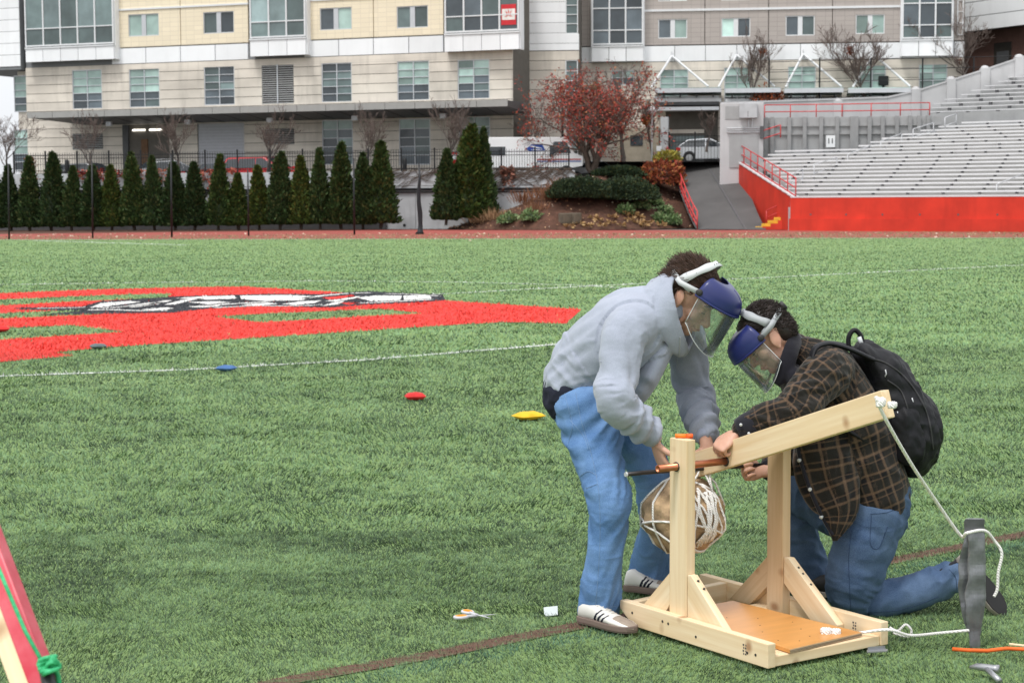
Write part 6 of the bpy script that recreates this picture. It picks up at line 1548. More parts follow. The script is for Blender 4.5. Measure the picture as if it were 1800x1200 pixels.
def face_shield(HM, s, guard, label, strapmat, par_tilt):
    """guard: dict of local dimensions; a blue crown piece, clear curved window, headgear straps"""
    o = empty('face_shield', M=HM @ Matrix.Rotation(par_tilt, 4, 'Y'), label=label, cat='face shield', group='face shields')
    cx, rf, rs, z0, z1 = guard['cx'], guard['rf'], guard['rs'], guard['z0'], guard['z1']
    na, th = 28, .003
    def row(rx, ry, z, a0=98, dx=0):
        return [Vector((cx + dx + math.cos(R(-a0 + 2*a0*k/na))*rx, math.sin(R(-a0 + 2*a0*k/na))*ry, z)) for k in range(na+1)]
    H_ = z1 - z0
    prof = [(1.0,1.0,0.0,0),(1.02,1.02,.10,0),(1.0,1.0,.22,0),(.97,.98,.42,0),(.88,.93,.66,0),(.72,.84,.84,0),(.52,.72,.95,0),(.30,.60,1.0,0)]
    grid = [row(rf*a, rs*b, z0 + H_*c) for a, b, c, e in prof]
    def shell(grid, name, mat, th):
        V = [p for g in grid for p in g]; m = na+1; k = len(grid); c0 = Vector((cx, 0, z0))
        V2 = [p + (c0 - p).normalized()*th for p in V]; nV = len(V)
        Fc = [(i*m+j, i*m+j+1, (i+1)*m+j+1, (i+1)*m+j) for i in range(k-1) for j in range(m-1)]
        bord = [(0*m+j) for j in range(m)] + [i*m+m-1 for i in range(1, k)] + [(k-1)*m+j for j in range(m-2, -1, -1)] + [i*m for i in range(k-2, 0, -1)]
        F2 = [tuple(nV+i for i in f[::-1]) for f in Fc] + [(bord[i], bord[(i+1) % len(bord)], nV+bord[(i+1) % len(bord)], nV+bord[i]) for i in range(len(bord))]
        mb = MB(); mb.add(V + V2, Fc + F2); return mb.build(name, mat, o, True, fixn=True)
    g = shell(grid, 'crown_guard', M['shield_blue'], .004)
    MB().tube([p*1.0 for p in row(rf*1.012, rs*1.012, z0+.004)], .0045, 7).build('guard_rim', M['shield_blue'], g, True)
    MB().tube([Vector((cx + rf*a*1.004, 0, z0 + H_*c)) for a, b, c, e in prof[:-1]], .0016, 6).build('mould_line', M['shield_blue'], g, True)
    zb = guard['zb']; wn = []
    for k in range(6):
        t = k/5; r_ = []
        for p in row(rf*.965, rs*.965, 0, 92):
            ph = max(0, (p.x-cx)/rf); zlow = zb + guard['side']*(1-ph)**1.6; z = z0 + .012 + (zlow - z0)*t
            r_.append(Vector((p.x + guard.get('rake', 0)*t, p.y, z)))
        wn.append(r_)
    w_ = shell(wn, 'window', M['visor'], .0012)
    MB().tube(wn[-1], .0016, 6).build('window_edge', M['visor_edge'], w_, True)
    for k in (0, -1): MB().tube([r_[k] for r_ in wn], .0016, 6).build('window_edge', M['visor_edge'], w_, True)
    # headgear: band round the back, strap over the crown, knobs
    def strap(pts, wd, nm, mat, wdir):
        rings = []; n_ = len(pts)
        for i in range(n_):
            t = (pts[min(i+1, n_-1)] - pts[max(i-1, 0)]).normalized(); up_ = Vector(wdir); up_ = (up_ - t*up_.dot(t)).normalized(); nn = t.cross(up_); h = wd/2*(1 + .12*math.sin(i*1.3))
            rings.append([pts[i] + up_*h + nn*.0015, pts[i] + up_*h - nn*.0015, pts[i] - up_*h - nn*.0015, pts[i] - up_*h + nn*.0015])
        mb = MB(); mb.loft(rings); return mb.build(nm, mat, o, True, fixn=True)
    hr = guard['hr']; zk = guard['zk']
    back = [Vector((-.008 + math.cos(a)*(hr-.002), math.sin(a)*(hr-.008), zk + .012*math.cos(a)*-1)) for a in np.linspace(R(75), R(285), 22)]
    strap(back, .022, 'headband', strapmat, (0,0,1))
    tx = guard['top']; ov = [Vector((tx[0]*math.sin(a)**1.0 + guard['tbx'], -math.cos(a)*(hr-.004), zk + .01 + tx[1]*math.sin(a))) for a in np.linspace(0, math.pi, 22)]
    st_ = strap(ov, .032, 'crown_strap', strapmat, (1,0,0))
    for k in (8, 9, 10, 11): MB().tube([ov[k] - Vector((0,0,.003)), ov[k] + Vector((0,-.001,.0032))], .0022, 6).build('strap_hole', M['screw'], st_)
    kb = Vector((-.012 - hr, 0, zk+.012)); MB().tube([kb + Vector((.012,0,0)), kb, kb - Vector((.012,0,0)), kb - Vector((.016,0,0))], [.012,.020,.020,.014], 12).build('ratchet_knob', M['car_trim'], o, True)
    for s_ in (-1, 1):
        pv = Vector((cx-.012, s_*(rs*.99), z0 + .02)); MB().tube([pv - Vector((0,s_*.012,0)), pv + Vector((0,s_*.006,0)), pv + Vector((0,s_*.010,0))], [.014,.014,.009], 14).build('pivot_knob', M['car_trim'], o, True)
        strap([Vector((-.055, s_*(hr-.006), zk+.006)), Vector((-.03, s_*(hr+.004), zk)), pv], .02, 'side_strap', strapmat, (0,0,1))
    return o
def bvh_of(o):
    me = o.data; Mw = o.matrix_world if o.parent is None else (o.parent.matrix_basis @ o.matrix_basis)
    return BVHTree.FromPolygons([Mw @ v.co for v in me.vertices], [tuple(p.vertices) for p in me.polygons]), Mw
def seam(o, pix, r_, mat, name='seam', n_=10, lift=.0):
    """line of stitching lying on a garment along pixel points"""
    t_, Mw = bvh_of(o); pts = []; vv = [Vector((p[0], p[1], 0)) for p in pix]
    for i in range((len(vv)-1)*n_+1):
        q = catmull(vv, i/((len(vv)-1)*n_)); h = t_.ray_cast(CAM, ray(q.x, q.y).normalized())
        if h[0]: pts.append((Mw.inverted() @ (h[0] + h[1]*lift)))
    if len(pts) < 2: return
    out = [pts[0]]
    for p in pts[1:]:
        if (p - out[-1]).length < .06: out.append(p)
    return MB().tube(out, r_, 5).build(name, mat, o, True)
def shoe(par, heel, toe, up, s, kind, name='shoe'):
    fx = (toe - heel).normalized(); M4 = frame_from(fx, up, heel); L = (toe - heel).length
    e = bpy.data.objects.new(name, None); COL.objects.link(e); e.parent = par; e.matrix_basis = par.matrix_basis.inverted() @ M4
    sec = [(0.0,.022,.060,.0),(.03,.030,.085,0),(.09,.034,.092,0),(.2,.033,.098,0),(.33,.034,.088,-.002),(.48,.040,.066,-.003),(.65,.046,.052,-.003),(.82,.044,.042,-.004),(.93,.032,.034,-.006),(.99,.014,.024,-.006)]
    def rings(z_lo, grow, top=True):
        out = []
        for t, hw, hh, oy in sec:
            r_ = []
            for k in range(18):
                a = 2*math.pi*k/18; ca, sa = math.cos(a), math.sin(a); y = hw*(1 if abs(ca) < 1 else 1)*math.copysign(abs(ca)**.75, ca)*grow
                z = z_lo + (hh - z_lo)*(.5 + .5*math.copysign(abs(sa)**.8, sa)) if top else None
                r_.append(Vector((t*L, oy + y*(1 - .30*max(0, sa)**1.5), z)))
            out.append(r_)
        return out
    mb = MB(); mb.loft(rings(.018, 1.0)); up_ = mb.build('upper', M['shoe_white'] if kind == 'white' else M['shoe_black'], e, True, fixn=True)
    so_ = []
    for z in (0, .004, .020, .024):
        g = 1.07 if z in (.004, .020) else 1.0
        so_.append(z)
    outl = [(t*L*1.0 - (.006 if t < .01 else 0), hw*1.09, oy) for t, hw, hh, oy in sec]
    poly = [(x, oy - w_) for x, w_, oy in outl] + [(L*1.015, outl[-1][2])] + [(x, oy + w_) for x, w_, oy in outl[::-1]]
    MB().prism(poly, .004, .026, fn=lambda a, b, t: (a, b, t + .010*max(0, a/L-.75)**2*8)).build('sole', M['shoe_gum'] if kind == 'white' else M['sole_grey'], e, bevel=.004, segs=2, fixn=True)
    MB().prism([(x*.985+.002, y*.93) for x, y in poly], 0, .0045, fn=lambda a, b, t: (a, b, t + .010*max(0, a/L-.75)**2*8)).build('outsole', M['shoe_gum'] if kind == 'white' else M['outsole'], e, fixn=True)
    if kind == 'white':
        bt_ = BVHTree.FromPolygons([v_.co.copy() for v_ in up_.data.vertices], [tuple(p.vertices) for p in up_.data.polygons])
        for sgn in (-1, 1):
            for k in range(3):
                pts = []
                for i in range(9):
                    t = i/8; x = L*(.34 + .075*k + .10*t); z = .028 + .048*t*(1 - .12*k); h = bt_.ray_cast(Vector((x, sgn*.2, z)), Vector((0, -sgn, 0)))
                    if h[0]: pts.append(h[0] + h[1]*.0005)
                if len(pts) > 2:
                    rg = []
                    for p in pts: rg.append([p + Vector((.0065,0,.0)), p + Vector((0,sgn*.0016,0)), p - Vector((.0065,0,0)), p - Vector((0,sgn*.0016,0))])
                    mb = MB(); mb.loft(rg); mb.build('stripe', M['navy'], e, False, fixn=True)
        # suede toe piece and laces
        mb = MB(); rg = []
        for t, hw, hh, oy in sec[6:]:
            rg.append([Vector((t*L + .002, oy + hw*1.035*math.cos(a), .018 + (hh*1.04 - .018)*max(0, math.sin(a))**.8)) for a in np.linspace(0, math.pi, 13)])
        mb.loft(rg, cap=False); mb.build('toe_cap', M['shoe_suede'], e, True)
        for k in range(5):
            t = .36 + .05*k; h = bt_.ray_cast(Vector((t*L, 0, .3)), Vector((0,0,-1)))
            if h[0]: MB().tube([h[0] + Vector((-.004,-.022,-.004)), h[0] + Vector((0,0,.003)), h[0] + Vector((.004,.022,-.004))], .0028, 6).build('lace', M['shoe_white'], e, True)
    return e

def face_details(par, HM, s, org, browmat):
    T_ = Matrix.Translation(-org) @ HM @ Matrix.Scale(s, 4)
    for y in (-1, 1):
        MB().tube([T_ @ Vector(p) for p in ((.099,y*.014,.026),(.096,y*.032,.033),(.080,y*.052,.028))], [.003*s,.0045*s,.002*s], 7).build('eyebrow', browmat, par, True)
        MB().tube([T_ @ Vector(p) for p in ((.0925,y*.019,.001),(.0948,y*.031,.0005),(.0875,y*.045,.001))], [.0012*s,.0026*s,.0012*s], 6).build('eyelid_line', browmat, par, True)
    MB().tube([T_ @ Vector(p) for p in ((.098,-.022,-.064),(.108,-.008,-.063),(.110,0,-.0645),(.108,.008,-.063),(.098,.022,-.064))], [.002*s,.0042*s,.0046*s,.0042*s,.002*s], 7).build('lips', M['lip'], par, True)
# ---------------------------------------------------------------- standing man in the grey hoodie
h1 = P(1206, 522, 7.17)
HM1 = frame_from((.735,-.28,-.618), (.575,-.215,.788), h1); S1 = 1.13
foot = G(1070, 1105)
P1 = empty('person', loc=foot, label='man bending over in grey hoodie and blue jeans, wearing a clear face shield', cat='person')
M1i = Vector(foot)
def V1(px, py, Y): return P(px, py, Y)
sh_n, el_n, wr_n = V1(1098,588,6.99), V1(1085,708,6.83), V1(1146,766,6.92)
sh_f, el_f, wr_f = V1(1198,585,7.36), V1(1222,690,7.42), V1(1241,770,7.20)
B = Blob(); head_blob(B, HM1, S1)
B.limb([(HM1 @ Vector((-.015,0,-.03)), .062, .066), (V1(1185,552,7.18), .062, .068), (V1(1165,565,7.19), .075, .07)], (0,1,0), 18, 4, False)
B.limb([(V1(1165,560,7.19), .13, .075), (V1(1105,600,7.2), .16, .10), (V1(1040,672,7.25), .14, .10)], (0,1,0), 18, 4, False)
for a, b, c in ((sh_n, el_n, wr_n), (sh_f, el_f, wr_f)): B.limb([(a, .05), (b, .042), (b.lerp(c, .5), .040), (c, .027)], (0,1,0), 16, 5, False)
for pl_ in ([(1050,730,7.13),(1075,880,6.93),(1050,1085,6.99)], [(1078,730,7.38),(1152,850,7.35),(1132,1030,7.6)]):
    B.limb([(V1(*pl_[0]), .06), (V1(*pl_[1]), .038), (V1(*pl_[2]), .032)], (0,1,0), 16, 6, False)
hand_blob(B, wr_n + Vector((.012,-.0,-.02)), (.30,-.10,-.95), (.75,.35,.30), (.4,-.9,0), (.35,.42,.48,.5), s=1.0, thumb=(.8,.3))
hand_blob(B, wr_f + Vector((.0,-.015,-.02)), (.12,-.30,-.95), (.05,-1,.15), (-1,0,.2), (.55,.6,.6,.62), s=1.0, thumb=(.35,.75), tcurl=.2)
body1 = B.skin('body', M['skin'], P1, .0038, 2, origin=M1i)
face_details(P1, HM1, S1, M1i, M['hair_brown'])
# hoodie
B = Blob()
B.limb([(V1(1010,668,7.25), .175, .120), (V1(1042,635,7.24), .195, .150), (V1(1085,598,7.21), .215, .165), (V1(1130,566,7.19), .215, .150), (V1(1163,548,7.17), .16, .105), (V1(1178,546,7.16), .07, .06)])
B.limb([(V1(1118,572,7.05), .095), (sh_n, .094), (sh_n.lerp(el_n,.5) + Vector((-.01,0,0)), .077), (el_n + Vector((-.006,0,.01)), .073), (el_n.lerp(wr_n,.5), .066), (wr_n.lerp(el_n,.16), .060)], (0,1,0))
B.limb([(V1(1170,575,7.28), .095), (sh_f, .095), (sh_f.lerp(el_f,.55), .077), (el_f, .072), (el_f.lerp(wr_f,.5), .067), (wr_f.lerp(el_f,.18), .060)], (0,1,0))
# hood rolled round the neck
B.limb([(V1(1200,618,7.12), .030, .014), (V1(1187,596,7.05), .046, .016), (V1(1170,556,7.02), .052, .017), (V1(1166,516,7.06), .050, .018), (V1(1176,496,7.15), .046, .018), (V1(1186,508,7.26), .048, .018), (V1(1200,552,7.32), .048, .016), (V1(1208,600,7.25), .042, .014), (V1(1204,620,7.15), .028, .013)], (.69,0,.72), 16, 6)
B.limb([(V1(1168,498,7.15), .085, .040), (V1(1150,526,7.16), .125, .058), (V1(1138,556,7.17), .10, .05)], (0,1,0), 16, 4)
# front hanging fold at the pocket
B.limb([(V1(1120,690,7.12), .10, .045), (V1(1132,668,7.14), .14, .050), (V1(1165,610,7.16), .10, .045)], (0,1,0), 16, 4)
def folds1(co, S, TH, ID, FR):
    d = np.zeros(len(co)); arm = (ID == 1) | (ID == 2); e = np.exp(-((FR-.62)/.28)**2)
    d += np.where(arm, (.004 + .013*e)*wrinkle(co, S, TH, 9, 1.0, 2), 0) + np.where(arm & (FR > .8), .008*np.sin(S*95 + np.sin(TH)*2.5), 0)
    tor = ID == 0; d += np.where(tor, .014*wrinkle(co, S, TH, 4.5, 1.3, 5), 0) + np.where(tor & (FR < .3), .010*wrinkle(co, S, TH, 18, 1.2, 9), 0)
    return d + bump3(co, 5, 3)*.018 + bump3(co, 14, 1)*.003
hood1 = B.skin('hoodie', M['hoodie'], P1, .007, 5, folds1, True, origin=M1i)
def cuff(par, a, b, r0, r1, mat, org, name='cuff', rib=.0016, n=30):
    rings = []; a, b = a - org, b - org; t = (b-a).normalized(); u = t.orthogonal().normalized(); w_ = t.cross(u)
    for i in range(7):
        f = i/6; r_ = r0 + (r1-r0)*f - .004*(1 - math.sin(f*math.pi))
        rings.append([a.lerp(b, f) + (u*math.cos(2*math.pi*k/n) + w_*math.sin(2*math.pi*k/n))*(r_ + rib*(k % 2)) for k in range(n)])
    mb = MB(); mb.loft(rings); return mb.build(name, mat, par, True, fixn=True)
cuff(P1, wr_n.lerp(el_n,.20), wr_n.lerp(el_n,-.04), .052, .040, M['hoodie_rib'], M1i); cuff(P1, wr_f.lerp(el_f,.22), wr_f.lerp(el_f,-.04), .052, .040, M['hoodie_rib'], M1i)
for ln in ([(1188,650),(1194,605),(1192,590)], [(1058,636),(1032,628),(990,640)], [(1116,702),(1140,675),(1160,650)]): seam(hood1, ln, .0018, M['hoodie'], lift=.0004)
seam(hood1, [(1055,590),(1075,598),(1100,584),(1118,562),(1140,548)], .0016, M['hoodie_rib'], lift=-.0006)
seam(hood1, [(1195,592),(1193,625),(1182,655),(1165,670)], .0032, M['strap_grey'], 'zipper', lift=.0008)
B = Blob(); B.limb([(V1(1011,676,7.25), .182, .127), (V1(1019,664,7.25), .192, .136), (V1(1026,655,7.25), .196, .142)], n=24); B.skin('waistband', M['hoodie_rib'], P1, .008, 3, lambda co,S,TH,ID,FR: .0025*np.sin(TH*70), origin=M1i)
# dark shirt tail under the hoodie
B = Blob(); B.limb([(V1(1005,697,7.25), .180, .120), (V1(1008,684,7.25), .184, .124), (V1(1014,668,7.25), .180, .122)]); sh1 = B.skin('shirt_hem', M['navy'], P1, .009, 3, lambda co,S,TH,ID,FR: .006*wrinkle(co,S,TH,20,2,4), origin=M1i)
# jeans
B = Blob()
B.limb([(V1(1009,688,7.25), .172, .117), (V1(1022,710,7.25), .182, .128), (V1(1045,735,7.25), .180, .125)])
B.limb([(V1(1036,722,7.13), .122, .135), (V1(1050,790,7.06), .100, .105), (V1(1071,875,6.95), .080, .079), (V1(1067,930,6.94), .075, .073), (V1(1060,1000,6.95), .072, .071), (V1(1053,1068,6.98), .078, .078)], cap1=True)
B.limb([(V1(1075,725,7.37), .118, .125), (V1(1122,785,7.35), .095, .098), (V1(1152,850,7.35), .074, .074), (V1(1152,920,7.44), .066, .066), (V1(1144,980,7.54), .072, .074), (V1(1139,1016,7.6), .080, .082)])
def foldsj(co, S, TH, ID, FR):
    leg = ID > 0; k = np.exp(-((FR-.46)/.10)**2); h = np.exp(-((FR-.95)/.14)**2); t = np.exp(-((FR-.05)/.15)**2)
    return np.where(leg, (.007 + .013*k + .011*h + .010*t)*wrinkle(co, S, TH, 11, 1.1, 6), .006*wrinkle(co, S, TH, 12, 1.5, 3)) + bump3(co, 7, 8)*.020
jean1 = B.skin('jeans', M['denim1'], P1, .008, 4, foldsj, True, origin=M1i)
for ln, m_ in (([(1012,690),(1022,740),(1040,800),(1052,860),(1055,930),(1052,1000),(1046,1072)], 'stitch'), ([(990,682),(1000,720),(1006,750),(995,790)], 'stitch'), ([(1002,738),(1025,765),(1034,790)], 'stitch'), ([(1018,838),(1034,828),(1050,836)], 'stitch'), ([(1030,858),(1050,850)], 'stitch'), ([(1022,1064),(1052,1068),(1085,1064)], 'stitch'), ([(1106,1010),(1140,1016),(1172,1010)], 'stitch'), ([(968,690),(990,700)], 'stitch')):
    seam(jean1, ln, .0013, M[m_], 'stitching', lift=.0005)
t_, Mw = bvh_of(jean1); h = t_.ray_cast(CAM, ray(966, 701).normalized())
if h[0]:
    q = h[1].to_track_quat('Z', 'Y').to_matrix().to_4x4(); lb_ = MB().box(-.008,.008,-.012,.012,0,.003).build('label_patch', M['tail'], P1, bevel=.001); lb_.matrix_basis = Matrix.Translation(h[0] - M1i) @ q
hair1 = hair_obj('hair', Matrix.Translation(-M1i) @ HM1, S1, M['hair_brown'], P1, 5200, .042, 5, .0, (-.45,0,.0), thick=.96)
hd = Vector((0,0,0))
shoe(P1, G(1022,1097)+Vector((0,0,.014)), G(1120,1119)+Vector((0,0,.014)), (0,0,1), 1, 'white')
shoe(P1, G(1100,1042)+Vector((0,0,.014)), G(1188,1049)+Vector((0,0,.014)), (0,0,1), 1, 'white')
br = wr_n + Vector((.012,0,-.022)); dd = (Vector((.30,-.10,-.95))*.6 + (wr_n-el_n).normalized()*.6).normalized(); u = dd.orthogonal().normalized(); w_ = dd.cross(u)
MB().tube([br - M1i + (u*math.cos(a)*.0315 + w_*math.sin(a)*.0285) for a in np.linspace(0, 2*math.pi, 24)], .0022, 6).build('bracelet', mk('bracelet', (.42,.30,.27), .6, .1), P1, True)
face_shield(HM1, S1, dict(cx=.070, rf=.150, rs=.122, z0=.050, z1=.142, zb=-.150, side=.075, hr=.111, zk=.056, top=(.070,.124), tbx=-.035, rake=.012), 'dark blue crowned clear face shield worn by the man in the hoodie', M['strap_white'], R(-4))

# ---------------------------------------------------------------- kneeling man in plaid
h2 = P(1357, 592, 7.14)
HM2 = frame_from((-.735,.06,-.676), (-.676,.03,.735), h2); S2 = 1.08
knee = G(1500, 1086)
P2 = empty('person', loc=knee, label='man kneeling in dark plaid shirt jacket and jeans, wearing a face shield', cat='person'); M2i = Vector(knee)
sn, en, wn_ = P(1452,655,6.99), P(1388,722,6.83), P(1303,757,6.86)
sf, ef, wf = P(1415,668,7.40), P(1405,790,7.42), P(1352,826,7.14)
B = Blob(); head_blob(B, HM2, S2)
B.limb([(HM2 @ Vector((-.02,0,-.02)), .060, .062), (P(1386,614,7.17), .060, .064), (P(1402,634,7.19), .060, .05)], (0,1,0), 18, 4, False)
B.limb([(P(1412,648,7.19), .09, .050), (P(1470,730,7.2), .14, .09), (P(1530,870,7.2), .14, .11)], (0,1,0), 18, 4, False)
for a, b, c in ((sn, en, wn_), (sf, ef, wf)): B.limb([(a, .05), (b, .042), (b.lerp(c,.5), .039), (c, .027)], (0,1,0), 16, 5, False)
B.limb([(P(1530,890,7.13), .07), (P(1504,1040,7.12), .04), (P(1512,1046,7.12), .03), (P(1672,1012,7.15), .024)], (0,1,0), 16, 6, False); B.limb([(P(1500,890,7.34), .07), (P(1395,862,7.58), .04), (P(1428,1010,7.55), .035)], (0,1,0), 16, 6, False)
hand_blob(B, wn_ + Vector((-.022,-.008,-.012)), (-.72,-.18,-.52), (.25,.35,-.75), (-.3,.9,.1), (.95,1.15,1.2,1.2), s=.98, thumb=(.9,.35), tcurl=.6)
hand_blob(B, wf + Vector((-.02,-.01,-.002)), (-1,-.22,-.02), (-.1,-.75,.5), (0,-.3,1), (1.0,1.1,1.15,1.2), s=.98, thumb=(.7,.5), tcurl=.6)
body2 = B.skin('body', M['skin'], P2, .0038, 2, origin=M2i)
face_details(P2, HM2, S2, M2i, M['hair_dark'])
# shirt jacket
B = Blob()
B.limb([(P(1532,872,7.2), .200, .150), (P(1512,815,7.2), .205, .175), (P(1488,742,7.2), .22, .170), (P(1453,672,7.2), .22, .145), (P(1424,636,7.19), .17, .105), (P(1404,622,7.18), .09, .075)])
B.limb([(P(1462,648,7.06), .092), (sn, .094), (sn.lerp(en,.5), .082), (en + Vector((.01,0,-.01)), .078), (en.lerp(wn_,.5), .066), (wn_.lerp(en,.10), .052)], (0,1,0))
B.limb([(P(1430,660,7.32), .09), (sf, .092), (sf.lerp(ef,.5), .082), (ef, .076), (ef.lerp(wf,.5), .064), (wf.lerp(ef,.12), .050)], (0,1,0))
B.limb([(P(1440,765,7.03), .07, .10), (P(1454,835,7.0), .055, .125), (P(1474,890,6.98), .036, .090), (P(1472,925,6.97), .022, .040), (P(1468,944,6.97), .012, .012)], (0,1,0), 16, 5)
def folds2(co, S, TH, ID, FR):
    arm = (ID == 1) | (ID == 2); e = np.exp(-((FR-.6)/.3)**2)
    return np.where(arm, (.006 + .008*e)*wrinkle(co, S, TH, 16, 1.1, 4), .011*wrinkle(co, S, TH, 8, 1.3, 7)) + bump3(co, 10, 5)*.014 + bump3(co, 26, 2)*.004
shirt2 = B.skin('shirt_jacket', M['plaid'], P2, .007, 4, folds2, True, origin=M2i)
cuff(P2, wn_.lerp(en,.30), wn_.lerp(en,-.05), .066, .053, M['black_fleece'], M2i, rib=0); cuff(P2, wf.lerp(ef,.3), wf.lerp(ef,-.03), .056, .045, M['black_fleece'], M2i, rib=0)
# dark collar, open placket with pale buttons
B = Blob(); B.limb([(P(1366,672,7.06), .024, .010), (P(1380,648,7.05), .034, .012), (P(1392,612,7.07), .036, .012), (P(1402,592,7.15), .034, .012), (P(1398,598,7.26), .034, .012), (P(1384,640,7.30), .032, .011), (P(1368,674,7.22), .024, .010)], (-.69,0,.72), 14, 5); B.limb([(P(1388,655,7.14), .12, .05), (P(1402,690,7.14), .13, .06)], (0,1,0)); coll = B.skin('collar', M['black_fleece'], P2, .006, 4, origin=M2i)
seam(shirt2, [(1401,780),(1408,812),(1424,860),(1444,905),(1464,940)], .010, M['black_fleece'], 'placket', lift=-.002)
pk = [c for c in P2.children if c.name.startswith('shirt_jacket')][0]
for px, py in ((1407,808),(1424,859),(1445,906)):
    t_, Mw = bvh_of(shirt2); h = t_.ray_cast(CAM, ray(px, py).normalized())
    if h[0]: q = h[1].to_track_quat('Z','Y').to_matrix().to_4x4(); b_ = MB().tube([(0,0,0),(0,0,.012),(0,0,.0135)], [.0075,.0075,.005], 12).build('button', M['strap_white'], P2, True); b_.matrix_basis = Matrix.Translation(h[0]-M2i) @ q
for k, (px, py) in enumerate(((1301,745),(1315,760))):
    p = P(px, py, 6.82); b_ = MB().tube([(0,0,0),(0,-.004,0)], .006, 10).build('button', M['strap_white'], P2, True); b_.location = p - M2i + Vector((0, -.02, 0))
# jeans
B = Blob()
B.limb([(P(1545,868,7.2), .180, .125), (P(1535,905,7.2), .185, .135)])
B.limb([(P(1532,905,7.12), .135, .140), (P(1512,975,7.10), .118, .122), (P(1500,1030,7.11), .095, .105), (P(1504,1050,7.12), .082, .088)], (0,1,0))
B.limb([(P(1500,1044,7.12), .082, .082), (P(1545,1052,7.13), .078, .078), (P(1600,1043,7.14), .072, .072), (P(1640,1028,7.15), .068, .066), (P(1672,1014,7.15), .062, .062)], (0,1,0))
B.limb([(P(1500,905,7.33), .125, .125), (P(1430,872,7.48), .105, .105), (P(1388,858,7.58), .088, .085), (P(1392,885,7.585), .085, .08), (P(1410,945,7.57), .078, .074), (P(1428,1006,7.55), .072, .070)], (0,1,0), sub=8)
def foldsk(co, S, TH, ID, FR):
    k = np.where(ID == 1, np.exp(-((FR-.95)/.25)**2), np.where(ID == 2, np.exp(-(FR/.18)**2) + np.exp(-((FR-.95)/.15)**2), .4))
    return (.006 + .012*k)*wrinkle(co, S, TH, 15, 1.1, 2) + bump3(co, 11, 4)*.010
jean2 = B.skin('jeans', M['denim2'], P2, .008, 4, foldsk, True, origin=M2i)
for ln in ([(1497,930),(1492,980),(1494,1040),(1496,1075)], [(1532,905),(1530,955),(1545,962),(1560,925)], [(1530,903),(1560,900),(1578,892)], [(1530,1076),(1590,1070),(1650,1048)], [(1668,1000),(1680,1015),(1682,1036)]): seam(jean2, ln, .0014, M['stitch_dark'], 'stitching', lift=.0004)
hair2 = hair_obj('hair', Matrix.Translation(-M2i) @ HM2, S2, M['hair_dark'], P2, 4200, .016, 8, .15, (-.3,0,.0), thick=.94)
# shoes: tucked toes behind, planted boot in front
hl = P(1694, 975, 7.13); tl_ = P(1768, 1079, 7.08)
shoe(P2, hl, tl_, (-.50,.76,-.40), 1, 'black')
shoe(P2, G(1468,1056)+Vector((0,0,.014)), G(1385,1046)+Vector((0,0,.014)), (0,0,1), 1, 'black', 'boot')
B = Blob(); B.limb([(P(1428,1000,7.55), .062), (P(1438,1030,7.53), .060), (P(1446,1046,7.51), .05)], (0,1,0)); B.skin('sock', M['black_cloth'], P2, .008, 3, origin=M2i); B = Blob(); B.limb([(P(1665,1016,7.15), .052), (P(1692,1002,7.14), .048), (P(1712,1012,7.12), .042)], (0,1,0)); B.skin('sock', M['black_cloth'], P2, .008, 3, origin=M2i)
face_shield(HM2, S2, dict(cx=.045, rf=.140, rs=.112, z0=.022, z1=.115, zb=-.155, side=.060, hr=.102, zk=.048, top=(.048,.104), tbx=-.03, rake=.0), 'dark blue crowned face shield with grey straps worn by the kneeling man', M['strap_grey'], R(2))

# ---------------------------------------------------------------- backpack
bo = P(1570, 800, 7.2); BP = empty('backpack', loc=bo, label='bulky black backpack on the back of the kneeling man', cat='backpack')
n = N('nylon'); f2 = n.noise(n.coord(), 300, 2); f = n.noise(n.coord(), 12, 4); n.base(n.ramp(f, [(.3, (.004,.0042,.006)), (.7, (.008,.0085,.012))])); n.bump(n.math('ADD', n.math('MULTIPLY', f, .8), n.math('MULTIPLY', f2, .2)), .35, .01); M['nylon'] = n.set(.6, 0, .3)
B = Blob(); B.limb([(P(1520,622,7.2), .12, .055), (P(1550,655,7.2), .155, .095), (P(1580,715,7.2), .165, .118), (P(1598,770,7.2), .165, .112), (P(1604,806,7.2), .14, .075)])
B.limb([(P(1588,690,7.2), .12, .07), (P(1618,745,7.2), .135, .078), (P(1622,790,7.2), .13, .062)])
fb = lambda co, S, TH, ID, FR: bump3(co, 9, 6)*.026 + bump3(co, 24, 3)*.010 + .009*wrinkle(co, S, TH, 12, 1.4, 8) - np.where((ID == 0) & (np.abs(FR-.34) < .02), .010, 0)
pk2 = B.skin('main_bag', M['nylon'], BP, .007, 2, fb, True, origin=bo)
B = Blob(); B.limb([(P(1590,735,7.06), .05, .058), (P(1602,790,7.06), .055, .06)], (0,1,0)); B.skin('side_pocket', M['nylon'], BP, .007, 4, fb, True, origin=bo)
def webbing(pts, wd, th, nm):
    pts = [Vector(p) for p in pts]; rg = []; m = (len(pts)-1)*6
    for i in range(m+1):
        c = catmull(pts, i/m); t = (catmull(pts, min(1, i/m+.02)) - catmull(pts, max(0, i/m-.02))).normalized(); y = Vector((0,1,0)); y = (y - t*y.dot(t)).normalized(); z = t.cross(y)
        rg.append([c - bo + y*math.cos(a)*wd + z*math.sin(a)*th for a in [2*math.pi*k/12 for k in range(12)]])
    mb = MB(); mb.loft(rg); return mb.build(nm, M['nylon'], BP, True, fixn=True)
webbing([P(1535,632,7.06), P(1490,612,7.05), P(1452,604,7.02), P(1428,622,6.98), P(1432,680,6.93), P(1456,730,6.94), P(1520,775,7.02)], .034, .010, 'shoulder_strap'); webbing([P(1530,625,7.34), P(1480,606,7.34), P(1440,606,7.34), P(1415,640,7.36)], .034, .010, 'shoulder_strap')
